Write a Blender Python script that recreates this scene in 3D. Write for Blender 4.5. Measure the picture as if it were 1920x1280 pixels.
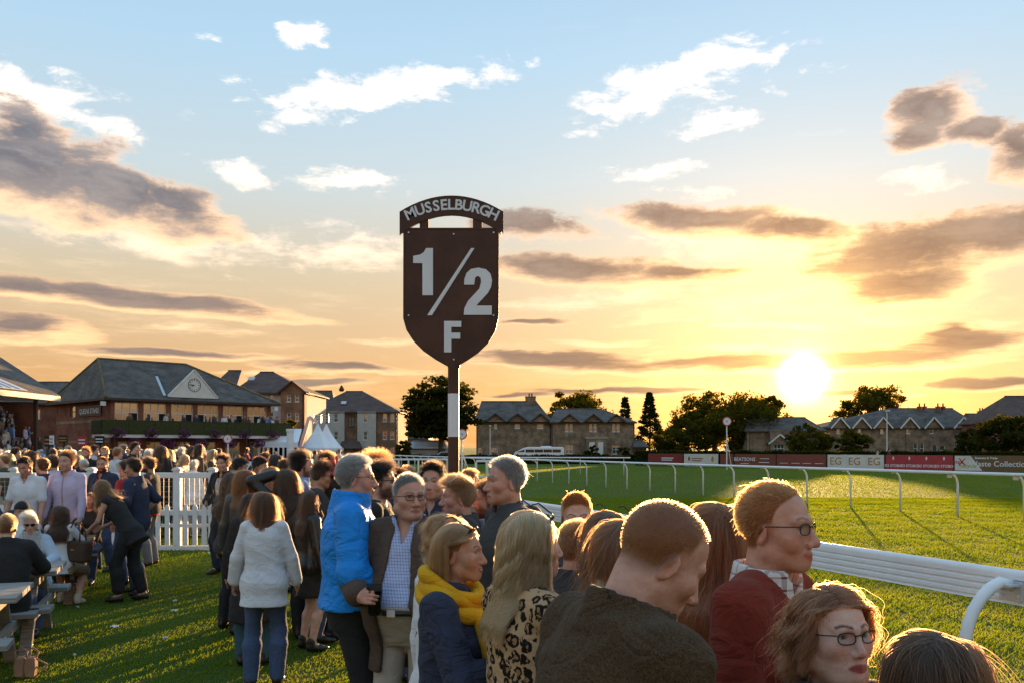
import bpy, bmesh, math, random, time
import numpy as np
from mathutils import Vector, Matrix, Euler
T0 = time.time()
R = math.radians
SC = bpy.context.scene
COL = SC.collection
for o in list(bpy.data.objects): bpy.data.objects.remove(o)

# ------------------------------------------------------------------ camera
F, CX, HY, CAMH = 1700.0, 960.0, 838.0, 1.9       # focal length and horizon of the photograph, eye height
cam_d = bpy.data.cameras.new('camera'); cam = bpy.data.objects.new('camera', cam_d); COL.objects.link(cam)
cam.location = (0, 0, CAMH); cam.rotation_euler = (R(90), 0, 0)
cam_d.sensor_width = 36.0; cam_d.lens = 36.0*F/1920.0
cam_d.shift_y = (HY-640.0)/1920.0
cam_d.clip_start = 0.05; cam_d.clip_end = 6000
SC.camera = cam
def at(px, d, z=0.0): return Vector(((px-CX)/F*d, d, z))
def zat(py, d): return CAMH-(py-HY)/F*d

# ------------------------------------------------------------------ sky
SUN_AZ, SUN_EL = R(17.8), R(4.25)
W = bpy.data.worlds.new('World'); W.use_nodes = True
def build_world():
    nt = W.node_tree; nt.nodes.clear()
    def L(a, b): nt.links.new(a, b)
    def nd(t, **k):
        n = nt.nodes.new(t)
        for a, b in k.items(): setattr(n, a, b)
        return n
    def put(s, v):
        if isinstance(v, bpy.types.NodeSocket): L(v, s)
        elif v is not None: s.default_value = v
    def M(op, a, b=None, c=None, clamp=False):
        n = nd('ShaderNodeMath', operation=op, use_clamp=clamp)
        for i, v in enumerate((a, b, c)):
            if v is not None: put(n.inputs[i], v)
        return n.outputs[0]
    def V(op, a, b=None, scale=None):
        n = nd('ShaderNodeVectorMath', operation=op); put(n.inputs[0], a)
        if b is not None: put(n.inputs[1], b)
        if scale is not None: put(n.inputs['Scale'], scale)
        return n.outputs['Value'] if op in ('LENGTH', 'DOT_PRODUCT') else n.outputs[0]
    def xyz(x, y, z):
        n = nd('ShaderNodeCombineXYZ')
        for i, v in enumerate((x, y, z)): put(n.inputs[i], v)
        return n.outputs[0]
    def ramp(v, lo, hi, a=0.0, b=1.0, smooth=True):
        n = nd('ShaderNodeMapRange', interpolation_type='SMOOTHSTEP' if smooth else 'LINEAR')
        for i, q in enumerate((v, lo, hi, a, b)): put(n.inputs[i], q)
        return n.outputs[0]
    def mix(f, a, b, mode='MIX'):
        n = nd('ShaderNodeMix', data_type='RGBA', blend_type=mode)
        put(n.inputs[0], f); put(n.inputs[6], a); put(n.inputs[7], b)
        return n.outputs[2]
    def noise(vec, scale, det=5, rough=.6, dist=0.0):
        n = nd('ShaderNodeTexNoise'); put(n.inputs['Vector'], vec)
        n.inputs['Scale'].default_value = scale; n.inputs['Detail'].default_value = det
        n.inputs['Roughness'].default_value = rough; n.inputs['Distortion'].default_value = dist
        return n
    tc = nd('ShaderNodeTexCoord').outputs['Generated']
    sep = nd('ShaderNodeSeparateXYZ'); L(tc, sep.inputs[0])
    X, Y, Z = sep.outputs
    az = M('ARCTAN2', X, Y)
    hor = M('SQRT', M('ADD', M('MULTIPLY', X, X), M('MULTIPLY', Y, Y)))
    v = M('DIVIDE', Z, M('MAXIMUM', hor, .05))
    sky = nd('ShaderNodeTexSky', sky_type='NISHITA', sun_disc=False, sun_elevation=SUN_EL, sun_rotation=SUN_AZ,
             air_density=1.0, dust_density=1.6, ozone_density=1.2, altitude=10)
    sund = (math.sin(SUN_AZ)*math.cos(SUN_EL), math.cos(SUN_AZ)*math.cos(SUN_EL), math.sin(SUN_EL))
    cosS = V('DOT_PRODUCT', tc, sund)
    ang = M('ARCCOSINE', M('MINIMUM', cosS, .999999))
    near = ramp(ang, 0.75, 0.02)                      # 1 beside the sun, 0 far from it
    el = M('ARCTANGENT', v)
    # clear sky: the Nishita sky, its colour lifted towards the pale evening blue that thin high haze gives
    base = sky.outputs[0]
    tint = nd('ShaderNodeValToRGB'); cr = tint.color_ramp
    L(ramp(v, -.02, .60, smooth=False), tint.inputs[0])
    while len(cr.elements) < 6: cr.elements.new(.5)
    for e, (p, c) in zip(cr.elements, TINT): e.position = p; e.color = (*c, 1)
    col = mix(.75, mix(1.0, base, (NG, NG*1.02, NG*1.25, 1), 'MULTIPLY'), tint.outputs[0])
    # clouds in sky coordinates (azimuth, tangent of elevation)
    P0 = xyz(az, v, 0.0)
    def blobs(P1, lst, core):
        tot = None; totc = None
        for (px, py, rx, ry, rot, w) in lst:
            a = math.atan((px-CX)/F); cv = (HY-py)/F*math.cos(a); k = math.cos(a)
            mp = nd('ShaderNodeMapping', vector_type='TEXTURE'); L(P1, mp.inputs[0])
            mp.inputs['Location'].default_value = (a, cv, 0); mp.inputs['Rotation'].default_value = (0, 0, R(rot))
            mp.inputs['Scale'].default_value = (rx/F*k*k*1.5, ry/F*k*1.5, 1)
            g = nd('ShaderNodeTexGradient', gradient_type='SPHERICAL'); L(mp.outputs[0], g.inputs[0])
            m = g.outputs['Fac'] if w == 1 else M('MULTIPLY', g.outputs['Fac'], w)
            tot = m if tot is None else M('MAXIMUM', tot, m)
            if core:
                g2 = nd('ShaderNodeTexGradient', gradient_type='SPHERICAL')
                L(V('ADD', mp.outputs[0], (.06, -.16, 0)), g2.inputs[0])
                totc = g2.outputs['Fac'] if totc is None else M('MAXIMUM', totc, g2.outputs['Fac'])
        return tot, totc
    low = ramp(v, .36, .05)
    sunny = ramp(ang, .26, .04)
    facing = ramp(ang, .7, 2.2, 1.0, 1.8)              # clouds opposite the sun, out of view, brightened as added front fill
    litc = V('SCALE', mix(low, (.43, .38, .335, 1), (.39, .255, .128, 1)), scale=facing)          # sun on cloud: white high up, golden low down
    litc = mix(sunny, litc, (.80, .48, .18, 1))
    drk = mix(low, (.060, .061, .073, 1), (.094, .070, .063, 1))
    drk = mix(near, drk, (.108, .066, .042, 1))
    edge = mix(low, (.38, .265, .185, 1), (.43, .26, .125, 1))
    edge = mix(sunny, edge, (.85, .49, .175, 1))
    cs = M('MAXIMUM', cosS, 0.0)                       # the sun burning through thin cloud, a soft aureole round it
    glow = None
    for pw, amp, cc in ((13000.0, 7.0, (1.0, .90, .66)), (3200.0, .8, (1.0, .66, .26)), (260.0, .25, (1.0, .44, .09)), (45.0, .055, (1.0, .40, .10))):
        g_ = V('SCALE', cc, scale=M('MULTIPLY', M('POWER', cs, pw), amp)); glow = g_ if glow is None else V('ADD', glow, g_)
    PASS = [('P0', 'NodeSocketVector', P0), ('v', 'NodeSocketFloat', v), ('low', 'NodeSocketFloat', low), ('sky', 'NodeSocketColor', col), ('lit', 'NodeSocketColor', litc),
            ('edge', 'NodeSocketColor', edge), ('dark', 'NodeSocketColor', drk), ('glow', 'NodeSocketVector', glow)]
    def sector(dl, ll):
        nonlocal nt
        main = nt
        nt = bpy.data.node_groups.new('sky_sector', 'ShaderNodeTree')
        for nm, ty, _ in PASS: nt.interface.new_socket(nm, in_out='INPUT', socket_type=ty)
        nt.interface.new_socket('Shader', in_out='OUTPUT', socket_type='NodeSocketShader')
        gi = nd('NodeGroupInput'); go = nd('NodeGroupOutput')
        L(sector_body(dl, ll, *gi.outputs[:8]), go.inputs[0])
        g = nt; nt = main
        gn = nd('ShaderNodeGroup'); gn.node_tree = g
        for i, (_, _, sk) in enumerate(PASS): L(sk, gn.inputs[i])
        return gn.outputs[0]
    def sector_body(dl, ll, P0, v, low, col, litc, edge, drk, glow):
        c = col; full = bool(dl or ll)
        # scattered thin streaks over the whole sky, everywhere the same recipe; the finest detail only in view
        warp = V('SUBTRACT', noise(V('MULTIPLY', P0, (6, 14, 1)), 1.0, 3 if full else 1, .55).outputs['Color'], (.5, .5, .5))
        wisp = ramp(M('ADD', noise(V('MULTIPLY', V('ADD', P0, V('MULTIPLY', warp, (.08, .02, 0))), (3.2, 17, 1)), 1.0, 6 if full else 2, .68).outputs[0],
                      ramp(v, .30, .03, -.13, .05)), .47, .72)
        veil = M('MULTIPLY', wisp, ramp(v, .45, .18, .08, .62))
        if full:
            strat = ramp(v, .02, .34)                         # low clouds are seen edge-on and drawn out sideways
            P1 = V('ADD', P0, V('MULTIPLY', warp, (.085, .030, 0)))
            bill = noise(V('MULTIPLY', P0, (15, 30, 1)), 1.0, 6, .66, .2).outputs[0]
            strk = noise(V('MULTIPLY', V('ADD', P0, V('MULTIPLY', warp, (.05, .012, 0))), (8, 50, 1)), 1.0, 6, .64).outputs[0]
            fbm = M('SUBTRACT', M('ADD', M('MULTIPLY', bill, strat), M('MULTIPLY', strk, M('SUBTRACT', 1.0, strat))), .5)
            puff = ramp(fbm, -.16, .18)
            drk = mix(M('MULTIPLY', puff, .16), mix(1.0, drk, (.80, .80, .82, 1), 'MULTIPLY'), litc)
        if ll:
            lm, _ = blobs(P1, ll, False)
            lA = ramp(M('ADD', M('MULTIPLY', lm, 1.45), M('MULTIPLY', fbm, 5.0)), .34, 1.40)
            lA = M('MAXIMUM', M('MULTIPLY', lA, ramp(lm, 0.0, .16)), veil)
        else: lA = veil
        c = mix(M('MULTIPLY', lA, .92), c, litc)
        if dl:
            dm, dc = blobs(P1, dl, True)
            dA = M('MULTIPLY', ramp(M('ADD', M('MULTIPLY', dm, 1.9), M('MULTIPLY', fbm, 2.7)), .22, .74), ramp(dm, 0.0, .14))
            dCore = ramp(M('ADD', M('MULTIPLY', dc, 1.7), M('MULTIPLY', fbm, 3.4)), .20, 1.25)
            c = mix(M('MULTIPLY', dA, .95), c, mix(dCore, edge, drk))
        c = V('ADD', c, glow)
        st = nd('ShaderNodeBackground'); L(V('SCALE', c, scale=1.0/SKY_S), st.inputs[0]); st.inputs[1].default_value = SKY_S
        return st.outputs[0]
    # the sky is evaluated sector by sector (each holds only the clouds that reach into it)
    cuts = [-.62, -.36, -.20, -.02, .12, .24, .36, .62]
    def inside(c, lo, hi):
        a = math.atan((c[0]-CX)/F); r = 1.5*c[2]/F*math.cos(a)**2+.05
        return a+r > lo and a-r < hi
    sh = sector([], [])
    for lo, hi in zip(cuts[:-1], cuts[1:]):
        s = sector([c for c in DARK if inside(c, lo, hi)], [c for c in LIGHT if inside(c, lo, hi)])
        f = M('MULTIPLY', M('MULTIPLY', M('GREATER_THAN', az, lo), M('LESS_THAN', az, hi)), M('GREATER_THAN', v, 0.0))
        mx = nd('ShaderNodeMixShader'); L(f, mx.inputs[0]); L(sh, mx.inputs[1]); L(s, mx.inputs[2]); sh = mx.outputs[0]
    out = nd('ShaderNodeOutputWorld'); L(sh, out.inputs[0])
    W.cycles.sampling_method = 'MANUAL'; W.cycles.sample_map_resolution = 256
SKY_S, NG = 0.12, 0.026
#        position over v=-.02..0.60, linear colour
TINT = [(0.0, (.255, .120, .043)), (.14, (.275, .148, .058)), (.32, (.258, .205, .130)), (.50, (.220, .256, .266)), (.72, (.172, .252, .315)), (1.0, (.132, .218, .302))]
DARK = [ # px, py, rx, ry, rot, weight
 (50, 320, 215, 92, -8, 1), (235, 368, 180, 52, -12, 1), (330, 385, 130, 40, -14, 1), (40, 250, 90, 50, 0, 1),
 (270, 560, 340, 20, -4.5, 1), (60, 535, 160, 18, -3, 1), (60, 617, 130, 26, -5, 1), (330, 668, 190, 9, 0, .9), (640, 692, 150, 9, -2, .9),
 (1300, 412, 190, 26, -4, 1), (1500, 435, 110, 26, -14, .9), (1080, 505, 190, 30, -3, 1), (1290, 510, 120, 18, 0, .9), (1000, 425, 130, 26, -4, .55),
 (1740, 480, 210, 75, 8, 1), (1900, 440, 120, 50, 22, 1), (1700, 540, 130, 36, 0, .8),
 (1757, 203, 82, 46, 0, 1), (1725, 255, 60, 22, 6, .8), (1850, 248, 66, 26, -6, .8), (1920, 285, 66, 50, 0, 1),
 (1060, 676, 230, 22, -5, .9), (1480, 680, 380, 20, 0, .9), (1800, 646, 120, 24, 0, 1), (1770, 632, 44, 24, 0, .9),
 (1000, 605, 60, 6, 0, .7), (1900, 720, 150, 11, 0, .8), (1600, 735, 120, 7, 0, .7), (1150, 735, 170, 7, 0, .7), (560, 718, 130, 7, 0, .6), (960, 740, 90, 6, 0, .6), (560, 330, 0.1, .1, 0, 1)][:-1]
LIGHT = [
 (60, 185, 170, 56, -10, 1), (700, 172, 240, 40, 12, 1), (555, 215, 90, 20, 14, 1), (560, 68, 46, 22, 0, 1), (615, 96, 26, 12, 0, .8),
 (398, 72, 24, 12, 0, .8), (428, 150, 30, 9, 0, .8), (430, 186, 46, 8, 6, .8), (650, 335, 100, 26, -5, 1), (455, 318, 80, 24, -8, .9), (720, 356, 40, 14, 0, .8),
 (1270, 160, 190, 50, 16, 1), (1180, 205, 110, 24, 16, 1), (1350, 112, 80, 26, 0, .9), (1330, 237, 70, 26, 0, 1), (1450, 162, 34, 18, 0, .8), (1520, 135, 70, 20, 0, .6),
 (1240, 322, 90, 22, 0, .8), (1300, 355, 90, 18, 4, .7), (1700, 330, 90, 26, 0, .7), (1400, 455, 220, 34, -6, .9), (1350, 575, 200, 34, 4, .9), (1150, 560, 220, 26, 3, .8),
 (300, 450, 420, 50, -4, .75), (650, 470, 320, 46, 0, .65), (1480, 545, 80, 14, 0, .9), (1650, 600, 120, 26, 0, .8), (360, 622, 120, 12, 0, .7), (1350, 655, 150, 18, 0, .8), (1250, 600, 120, 10, 3, .9), (1420, 605, 160, 12, 0, .9), (1700, 690, 160, 9, 0, .8), (1100, 700, 160, 8, 0, .8), (760, 640, 150, 9, 0, .7), (1850, 610, 120, 12, 2, .8), (500, 700, 160, 8, 0, .7), (1560, 520, 60, 16, 10, .9), (1120, 640, 130, 7, 0, .7), (150, 690, 120, 8, 0, .7)]
build_world(); SC.world = W
sun_d = bpy.data.lights.new('sun', 'SUN'); sun = bpy.data.objects.new('sun', sun_d); COL.objects.link(sun)
sun_d.energy = 4.4; sun_d.angle = R(.6); sun_d.color = (1.0, .60, .27)
sun.rotation_euler = Vector((math.sin(SUN_AZ)*math.cos(SUN_EL), math.cos(SUN_AZ)*math.cos(SUN_EL), math.sin(SUN_EL))).to_track_quat('Z', 'Y').to_euler()
SC.view_settings.view_transform = 'Standard'; SC.view_settings.look = 'None'
SC.view_settings.exposure = 1.82; SC.view_settings.gamma = 1.0; SC.view_settings.use_curve_mapping = False
cy = SC.cycles
cy.use_light_tree = False
cy.max_bounces = 5; cy.diffuse_bounces = 2; cy.glossy_bounces = 2; cy.transmission_bounces = 4; cy.transparent_max_bounces = 8; cy.volume_bounces = 0
cy.caustics_reflective = False; cy.caustics_refractive = False
cy.sample_clamp_indirect = 6.0
cy.use_denoising = True
# ------------------------------------------------------------------ helpers
def tag(o, label=None, cat=None, group=None, kind=None):
    if label: o['label'] = label
    if cat: o['category'] = cat
    if group: o['group'] = group
    if kind: o['kind'] = kind
    return o
def link(o, parent=None):
    COL.objects.link(o)
    if parent is not None: o.parent = parent
    return o
def empty(name, loc=(0, 0, 0), rz=0.0, parent=None):
    o = bpy.data.objects.new(name, None); o.location = loc; o.rotation_euler = (0, 0, rz); o.empty_display_size = .2
    return link(o, parent)
def meshobj(name, v, f, mats, parent=None, mi=None, smooth=False):
    me = bpy.data.meshes.new(name)
    me.from_pydata([tuple(p) for p in v] if not isinstance(v, np.ndarray) else v.tolist(), [], f if not isinstance(f, np.ndarray) else f.tolist())
    for m in (mats if isinstance(mats, (list, tuple)) else [mats]): me.materials.append(m)
    if mi is not None: me.polygons.foreach_set('material_index', np.asarray(mi, dtype=np.int32))
    if smooth: me.polygons.foreach_set('use_smooth', np.ones(len(me.polygons), dtype=bool))
    me.update()
    return link(bpy.data.objects.new(name, me), parent)
def copy_tree(o, parent=None, **kw):
    c = o.copy(); COL.objects.link(c)
    if parent is not None: c.parent = parent
    for ch in o.children: copy_tree(ch, c)
    for k, v in kw.items(): c[k] = v
    return c
def I3(): return Matrix.Identity(3)
class MB:
    def __init__(s): s.v = []; s.f = []; s.m = []; s.cur = 0
    def add(s, v, f):
        b = len(s.v); s.v += [Vector(p) for p in v]; s.f += [tuple(i+b for i in q) for q in f]; s.m += [s.cur]*len(f); return s
    def box(s, lo, hi, M=None):
        x0, y0, z0 = lo; x1, y1, z1 = hi
        v = [(x0, y0, z0), (x1, y0, z0), (x1, y1, z0), (x0, y1, z0), (x0, y0, z1), (x1, y0, z1), (x1, y1, z1), (x0, y1, z1)]
        if M is not None: v = [M @ Vector(p) for p in v]
        return s.add(v, [(0, 3, 2, 1), (4, 5, 6, 7), (0, 1, 5, 4), (1, 2, 6, 5), (2, 3, 7, 6), (3, 0, 4, 7)])
    def cbox(s, c, sz, M=None):
        c = Vector(c); h = Vector(sz)/2
        if M is None: return s.box(c-h, c+h)
        b = len(s.v); s.box(-h, h)
        for i in range(b, len(s.v)): s.v[i] = M @ s.v[i]+c
        return s
    def bar(s, a, b, w, h, up=(0, 0, 1)):
        a = Vector(a); b = Vector(b); d = (b-a); L = d.length; d.normalize()
        u = Vector(up); x = d.cross(u)
        if x.length < 1e-4: x = d.cross(Vector((1, 0, 0)))
        x.normalize(); u = x.cross(d)
        v = []
        for p in (a, b):
            for sx, sz in ((-1, -1), (1, -1), (1, 1), (-1, 1)): v.append(p+x*(sx*w/2)+u*(sz*h/2))
        return s.add(v, [(0, 1, 2, 3), (7, 6, 5, 4), (0, 4, 5, 1), (1, 5, 6, 2), (2, 6, 7, 3), (3, 7, 4, 0)])
    def tube(s, pts, rad, n=8, cap=True):
        pts = [Vector(p) for p in pts]; k = len(pts)
        if not hasattr(rad, '__len__'): rad = [rad]*k
        rows = []; ref = None
        for i, p in enumerate(pts):
            t = (pts[min(i+1, k-1)]-pts[max(i-1, 0)]).normalized()
            if ref is None:
                ref = t.cross(Vector((0, 0, 1)))
                if ref.length < .05: ref = t.cross(Vector((1, 0, 0)))
            x = (ref-t*ref.dot(t)).normalized(); ref = x; y = t.cross(x)
            rows.append([p+(x*math.cos(2*math.pi*j/n)+y*math.sin(2*math.pi*j/n))*rad[i] for j in range(n)])
        v = [q for r in rows for q in r]; f = []
        for i in range(k-1):
            for j in range(n): f.append((i*n+j, i*n+(j+1) % n, (i+1)*n+(j+1) % n, (i+1)*n+j))
        if cap: f.append(tuple(range(n-1, -1, -1))); f.append(tuple((k-1)*n+j for j in range(n)))
        return s.add(v, f)
    def lathe(s, prof, n=16, c=(0, 0, 0)):
        c = Vector(c); v = []; f = []
        for r, z in prof:
            for j in range(n): v.append(c+Vector((r*math.cos(2*math.pi*j/n), r*math.sin(2*math.pi*j/n), z)))
        for i in range(len(prof)-1):
            for j in range(n): f.append((i*n+j, i*n+(j+1) % n, (i+1)*n+(j+1) % n, (i+1)*n+j))
        f.append(tuple(range(n-1, -1, -1))); f.append(tuple((len(prof)-1)*n+j for j in range(n)))
        return s.add(v, f)
    def prism(s, poly, h, O=(0, 0, 0), U=(1, 0, 0), V=(0, 0, 1)):      # polygon in the U,V plane, thickness h along U x V, centred
        O = Vector(O); U = Vector(U); V = Vector(V); Nn = U.cross(V).normalized(); n = len(poly)
        ar = sum(poly[i][0]*poly[(i+1) % n][1]-poly[(i+1) % n][0]*poly[i][1] for i in range(n))
        if ar < 0: poly = poly[::-1]
        bm = bmesh.new()
        bv = [bm.verts.new(O+U*a+V*b+Nn*(h/2)) for a, b in poly]; fc = bm.faces.new(bv)
        r = bmesh.ops.extrude_face_region(bm, geom=[fc])
        for e in r['geom']:
            if isinstance(e, bmesh.types.BMVert): e.co -= Nn*h
        bmesh.ops.recalc_face_normals(bm, faces=bm.faces)
        bmesh.ops.triangulate(bm, faces=[q for q in bm.faces if len(q.verts) > 4])
        bm.verts.index_update()
        s.add([q.co.copy() for q in bm.verts], [tuple(w.index for w in q.verts) for q in bm.faces]); bm.free(); return s
    def build(s, name, mats, parent=None, smooth=False, bevel=0.0, auto=None):
        o = meshobj(name, s.v, s.f, mats, parent, s.m, smooth)
        if bevel:
            md = o.modifiers.new('b', 'BEVEL'); md.width = bevel; md.segments = 1; md.limit_method = 'ANGLE'
        return o
def smooth_by_angle(o, deg=40):
    me = o.data; me.polygons.foreach_set('use_smooth', np.ones(len(me.polygons), dtype=bool))
    bm = bmesh.new(); bm.from_mesh(me)
    for e in bm.edges:
        if len(e.link_faces) == 2 and e.calc_face_angle(0) > R(deg): e.smooth = False
    bm.to_mesh(me); bm.free(); return o
_tc = {}
def text_obj(name, s, size, mat, parent, M, ext=.004, off=0.0, align='CENTER', width=None):
    """flat lettering as a thin mesh; M maps the text plane (x right, y up) into the parent's space"""
    key = (s, size, ext, off, align, width)
    if key not in _tc:
        c = bpy.data.curves.new(name, 'FONT'); c.body = s; c.size = size; c.extrude = ext; c.offset = off; c.align_x = align; c.resolution_u = 3
        t = bpy.data.objects.new(name, c); COL.objects.link(t)
        me = bpy.data.meshes.new_from_object(t.evaluated_get(bpy.context.evaluated_depsgraph_get()))
        bpy.data.objects.remove(t); bpy.data.curves.remove(c)
        if width and len(me.vertices):
            xs = [v.co.x for v in me.vertices]; k = width/(max(xs)-min(xs))
            for v in me.vertices: v.co.x *= k
        _tc[key] = me
    me = _tc[key] if not _tc[key].users else _tc[key].copy()
    me.materials.clear(); me.materials.append(mat)
    o = bpy.data.objects.new(name, me); link(o, parent); o.matrix_local = M
    return o
def frame(O, U, V):
    U = Vector(U).normalized(); V = Vector(V).normalized(); Nn = U.cross(V)
    return Matrix(((U.x, V.x, Nn.x, O[0]), (U.y, V.y, Nn.y, O[1]), (U.z, V.z, Nn.z, O[2]), (0, 0, 0, 1)))

# ------------------------------------------------------------------ materials
MAT = {}
class NT:
    def __init__(s, name):
        s.m = bpy.data.materials.new(name); s.m.use_nodes = True; s.t = s.m.node_tree; s.t.nodes.clear()
        s.out = s.n('ShaderNodeOutputMaterial'); MAT[name] = s.m
    def n(s, t, **k):
        q = s.t.nodes.new(t)
        for a, b in k.items(): setattr(q, a, b)
        return q
    def put(s, sk, v):
        if isinstance(v, bpy.types.NodeSocket): s.t.links.new(v, sk)
        elif v is not None:
            if isinstance(v, (tuple, list)) and len(v) == 3 and sk.type == 'RGBA': v = (*v, 1)
            sk.default_value = v
    def M(s, op, a, b=None, c=None):
        q = s.n('ShaderNodeMath', operation=op)
        for i, v in enumerate((a, b, c)):
            if v is not None: s.put(q.inputs[i], v)
        return q.outputs[0]
    def ramp(s, v, lo, hi, a=0., b=1., sm=True):
        q = s.n('ShaderNodeMapRange', interpolation_type='SMOOTHSTEP' if sm else 'LINEAR')
        for i, w in enumerate((v, lo, hi, a, b)): s.put(q.inputs[i], w)
        return q.outputs[0]
    def mix(s, f, a, b, mode='MIX'):
        q = s.n('ShaderNodeMix', data_type='RGBA', blend_type=mode); s.put(q.inputs[0], f); s.put(q.inputs[6], a); s.put(q.inputs[7], b); return q.outputs[2]
    def co(s, which='Object'): return s.n('ShaderNodeTexCoord').outputs[which]
    def mapv(s, v, scale=(1, 1, 1), rot=(0, 0, 0), loc=(0, 0, 0)):
        q = s.n('ShaderNodeMapping'); s.put(q.inputs[0], v); q.inputs['Scale'].default_value = scale; q.inputs['Rotation'].default_value = rot; q.inputs['Location'].default_value = loc; return q.outputs[0]
    def noise(s, v, sc, det=4, rough=.55, out=0, dist=0.):
        q = s.n('ShaderNodeTexNoise'); s.put(q.inputs['Vector'], v); q.inputs['Scale'].default_value = sc; q.inputs['Detail'].default_value = det; q.inputs['Roughness'].default_value = rough; q.inputs['Distortion'].default_value = dist
        return q.outputs[out]
    def bump(s, h, st=.3, dist=.02, nrm=None):
        q = s.n('ShaderNodeBump'); s.put(q.inputs['Height'], h); q.inputs['Strength'].default_value = st; q.inputs['Distance'].default_value = dist
        if nrm is not None: s.put(q.inputs['Normal'], nrm)
        return q.outputs[0]
    def bsdf(s, col, rough=.7, nrm=None, metal=0., spec=.3, **kw):
        q = s.n('ShaderNodeBsdfPrincipled'); s.put(q.inputs['Base Color'], col); s.put(q.inputs['Roughness'], rough); s.put(q.inputs['Metallic'], metal); s.put(q.inputs['Specular IOR Level'], spec)
        if nrm is not None: s.put(q.inputs['Normal'], nrm)
        for a, b in kw.items(): s.put(q.inputs[a], b)
        return q.outputs[0]
    def done(s, sh): s.t.links.new(sh, s.out.inputs[0]); return s.m
    def xyz(s, v):
        q = s.n('ShaderNodeSeparateXYZ'); s.put(q.inputs[0], v); return q.outputs
    def vec(s, x, y, z):
        q = s.n('ShaderNodeCombineXYZ'); s.put(q.inputs[0], x); s.put(q.inputs[1], y); s.put(q.inputs[2], z); return q.outputs[0]
def pm(name, col, rough=.7, var=.25, vs=3.0, bump=.0, bs=60., bd=.01, metal=0., spec=.3, **kw):
    if name in MAT: return MAT[name]
    t = NT(name); c = t.co()
    n1 = t.noise(c, vs, 5, .6)
    cc = t.mix(t.ramp(n1, .3, .7), tuple(x*(1-var) for x in col), tuple(min(1, x*(1+var)) for x in col))
    nr = t.bump(t.noise(c, bs, 3), bump, bd) if bump else None
    return t.done(t.bsdf(cc, rough, nr, metal, spec, **kw))
def brickmat(name, c1, c2, mortar, w=.225, h=.075, rough=.85, bias=0., var=.25):
    if name in MAT: return MAT[name]
    t = NT(name); x, y, z = t.xyz(t.co())
    v = t.vec(t.M('ADD', x, y), z, 0.)
    b = t.n('ShaderNodeTexBrick'); t.put(b.inputs['Vector'], v); t.put(b.inputs['Color1'], c1); t.put(b.inputs['Color2'], c2); t.put(b.inputs['Mortar'], mortar)
    b.inputs['Scale'].default_value = 1.0; b.inputs['Brick Width'].default_value = w; b.inputs['Row Height'].default_value = h; b.inputs['Mortar Size'].default_value = h*.1; b.inputs['Bias'].default_value = bias
    n = t.noise(t.co(), .8, 6, .65)
    c = t.mix(t.ramp(n, .3, .7), b.outputs[0], t.mix(1., b.outputs[0], (1-var*2, 1-var*2, 1-var*2, 1), 'MULTIPLY'))
    return t.done(t.bsdf(c, rough, t.bump(b.outputs['Fac'], -.4, .01), 0, .2))
rnd = random.Random(7); rng = np.random.default_rng(7)
# ------------------------------------------------------------------ surface materials
def grass_ground():
    t = NT('turf'); c = t.co()
    big = t.noise(c, .22, 5, .6); fine = t.noise(t.mapv(c, (1, .6, 1)), 14, 6, .7)
    col = t.mix(t.ramp(big, .35, .65), (.080, .140, .020), (.115, .160, .026))
    col = t.mix(t.ramp(fine, .35, .75), t.mix(1., col, (.65, .7, .65, 1), 'MULTIPLY'), t.mix(.35, col, (.12, .13, .035, 1)))
    return t.done(t.bsdf(col, .9, t.bump(t.noise(t.mapv(c, (1, .5, 1)), 30, 6, .75), .9, .05), 0, .1))
grass_ground()
def leafmat(name, c1, c2, tr=.45, vs=.6, tc=(1.5, 1.3, .5)):
    t = NT(name); c = t.co(); n = t.ramp(t.noise(c, vs, 4, .6), .3, .7)
    col = t.mix(n, c1, c2)
    d = t.n('ShaderNodeBsdfDiffuse'); t.put(d.inputs[0], col)
    q = t.n('ShaderNodeBsdfTranslucent'); t.put(q.inputs[0], t.mix(1., col, (*tc, 1), 'MULTIPLY'))
    m = t.n('ShaderNodeMixShader'); m.inputs[0].default_value = tr; t.put(m.inputs[1], d.outputs[0]); t.put(m.inputs[2], q.outputs[0])
    return t.done(m.outputs[0])
leafmat('blade', (.082, .155, .022), (.130, .185, .030), .6, 1.2, (2.6, 2.0, .35))
leafmat('leaf_dark', (.022, .034, .010), (.052, .058, .016), .42, .6, (2.4, 1.6, .4))
leafmat('leaf_mid', (.030, .045, .010), (.070, .075, .018), .60, .6, (3.4, 2.0, .4))
leafmat('needle', (.016, .028, .012), (.035, .048, .018), .3)
leafmat('petal', (.16, .04, .22), (.30, .06, .26), .3, 5)
pm('white_paint', (.78, .78, .80), .45, .05, 2, .05, 30)
pm('white_metal', (.80, .80, .82), .32, .05, 3, 0)
pm('aluminium', (.62, .62, .65), .35, .08, 4, .05, 50, metal=.35)
pm('bark', (.09, .06, .04), .9, .4, 3, .6, 12, .05)
pm('tent', (.80, .81, .85), .6, .04, 1, .1, 2, .05)
pm('sign_brown', (.072, .028, .018), .55, .22, 2.2, .10, 60)
pm('sign_white', (.72, .72, .76), .5, .04, 3)
pm('red_paint', (.45, .04, .04), .5, .1, 3)
pm('black_paint', (.02, .02, .022), .5, .1, 3)
pm('tyre', (.02, .02, .02), .9, .2, 6)
pm('wood', (.30, .25, .20), .8, .3, 2, .35, 25, .01)
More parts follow.
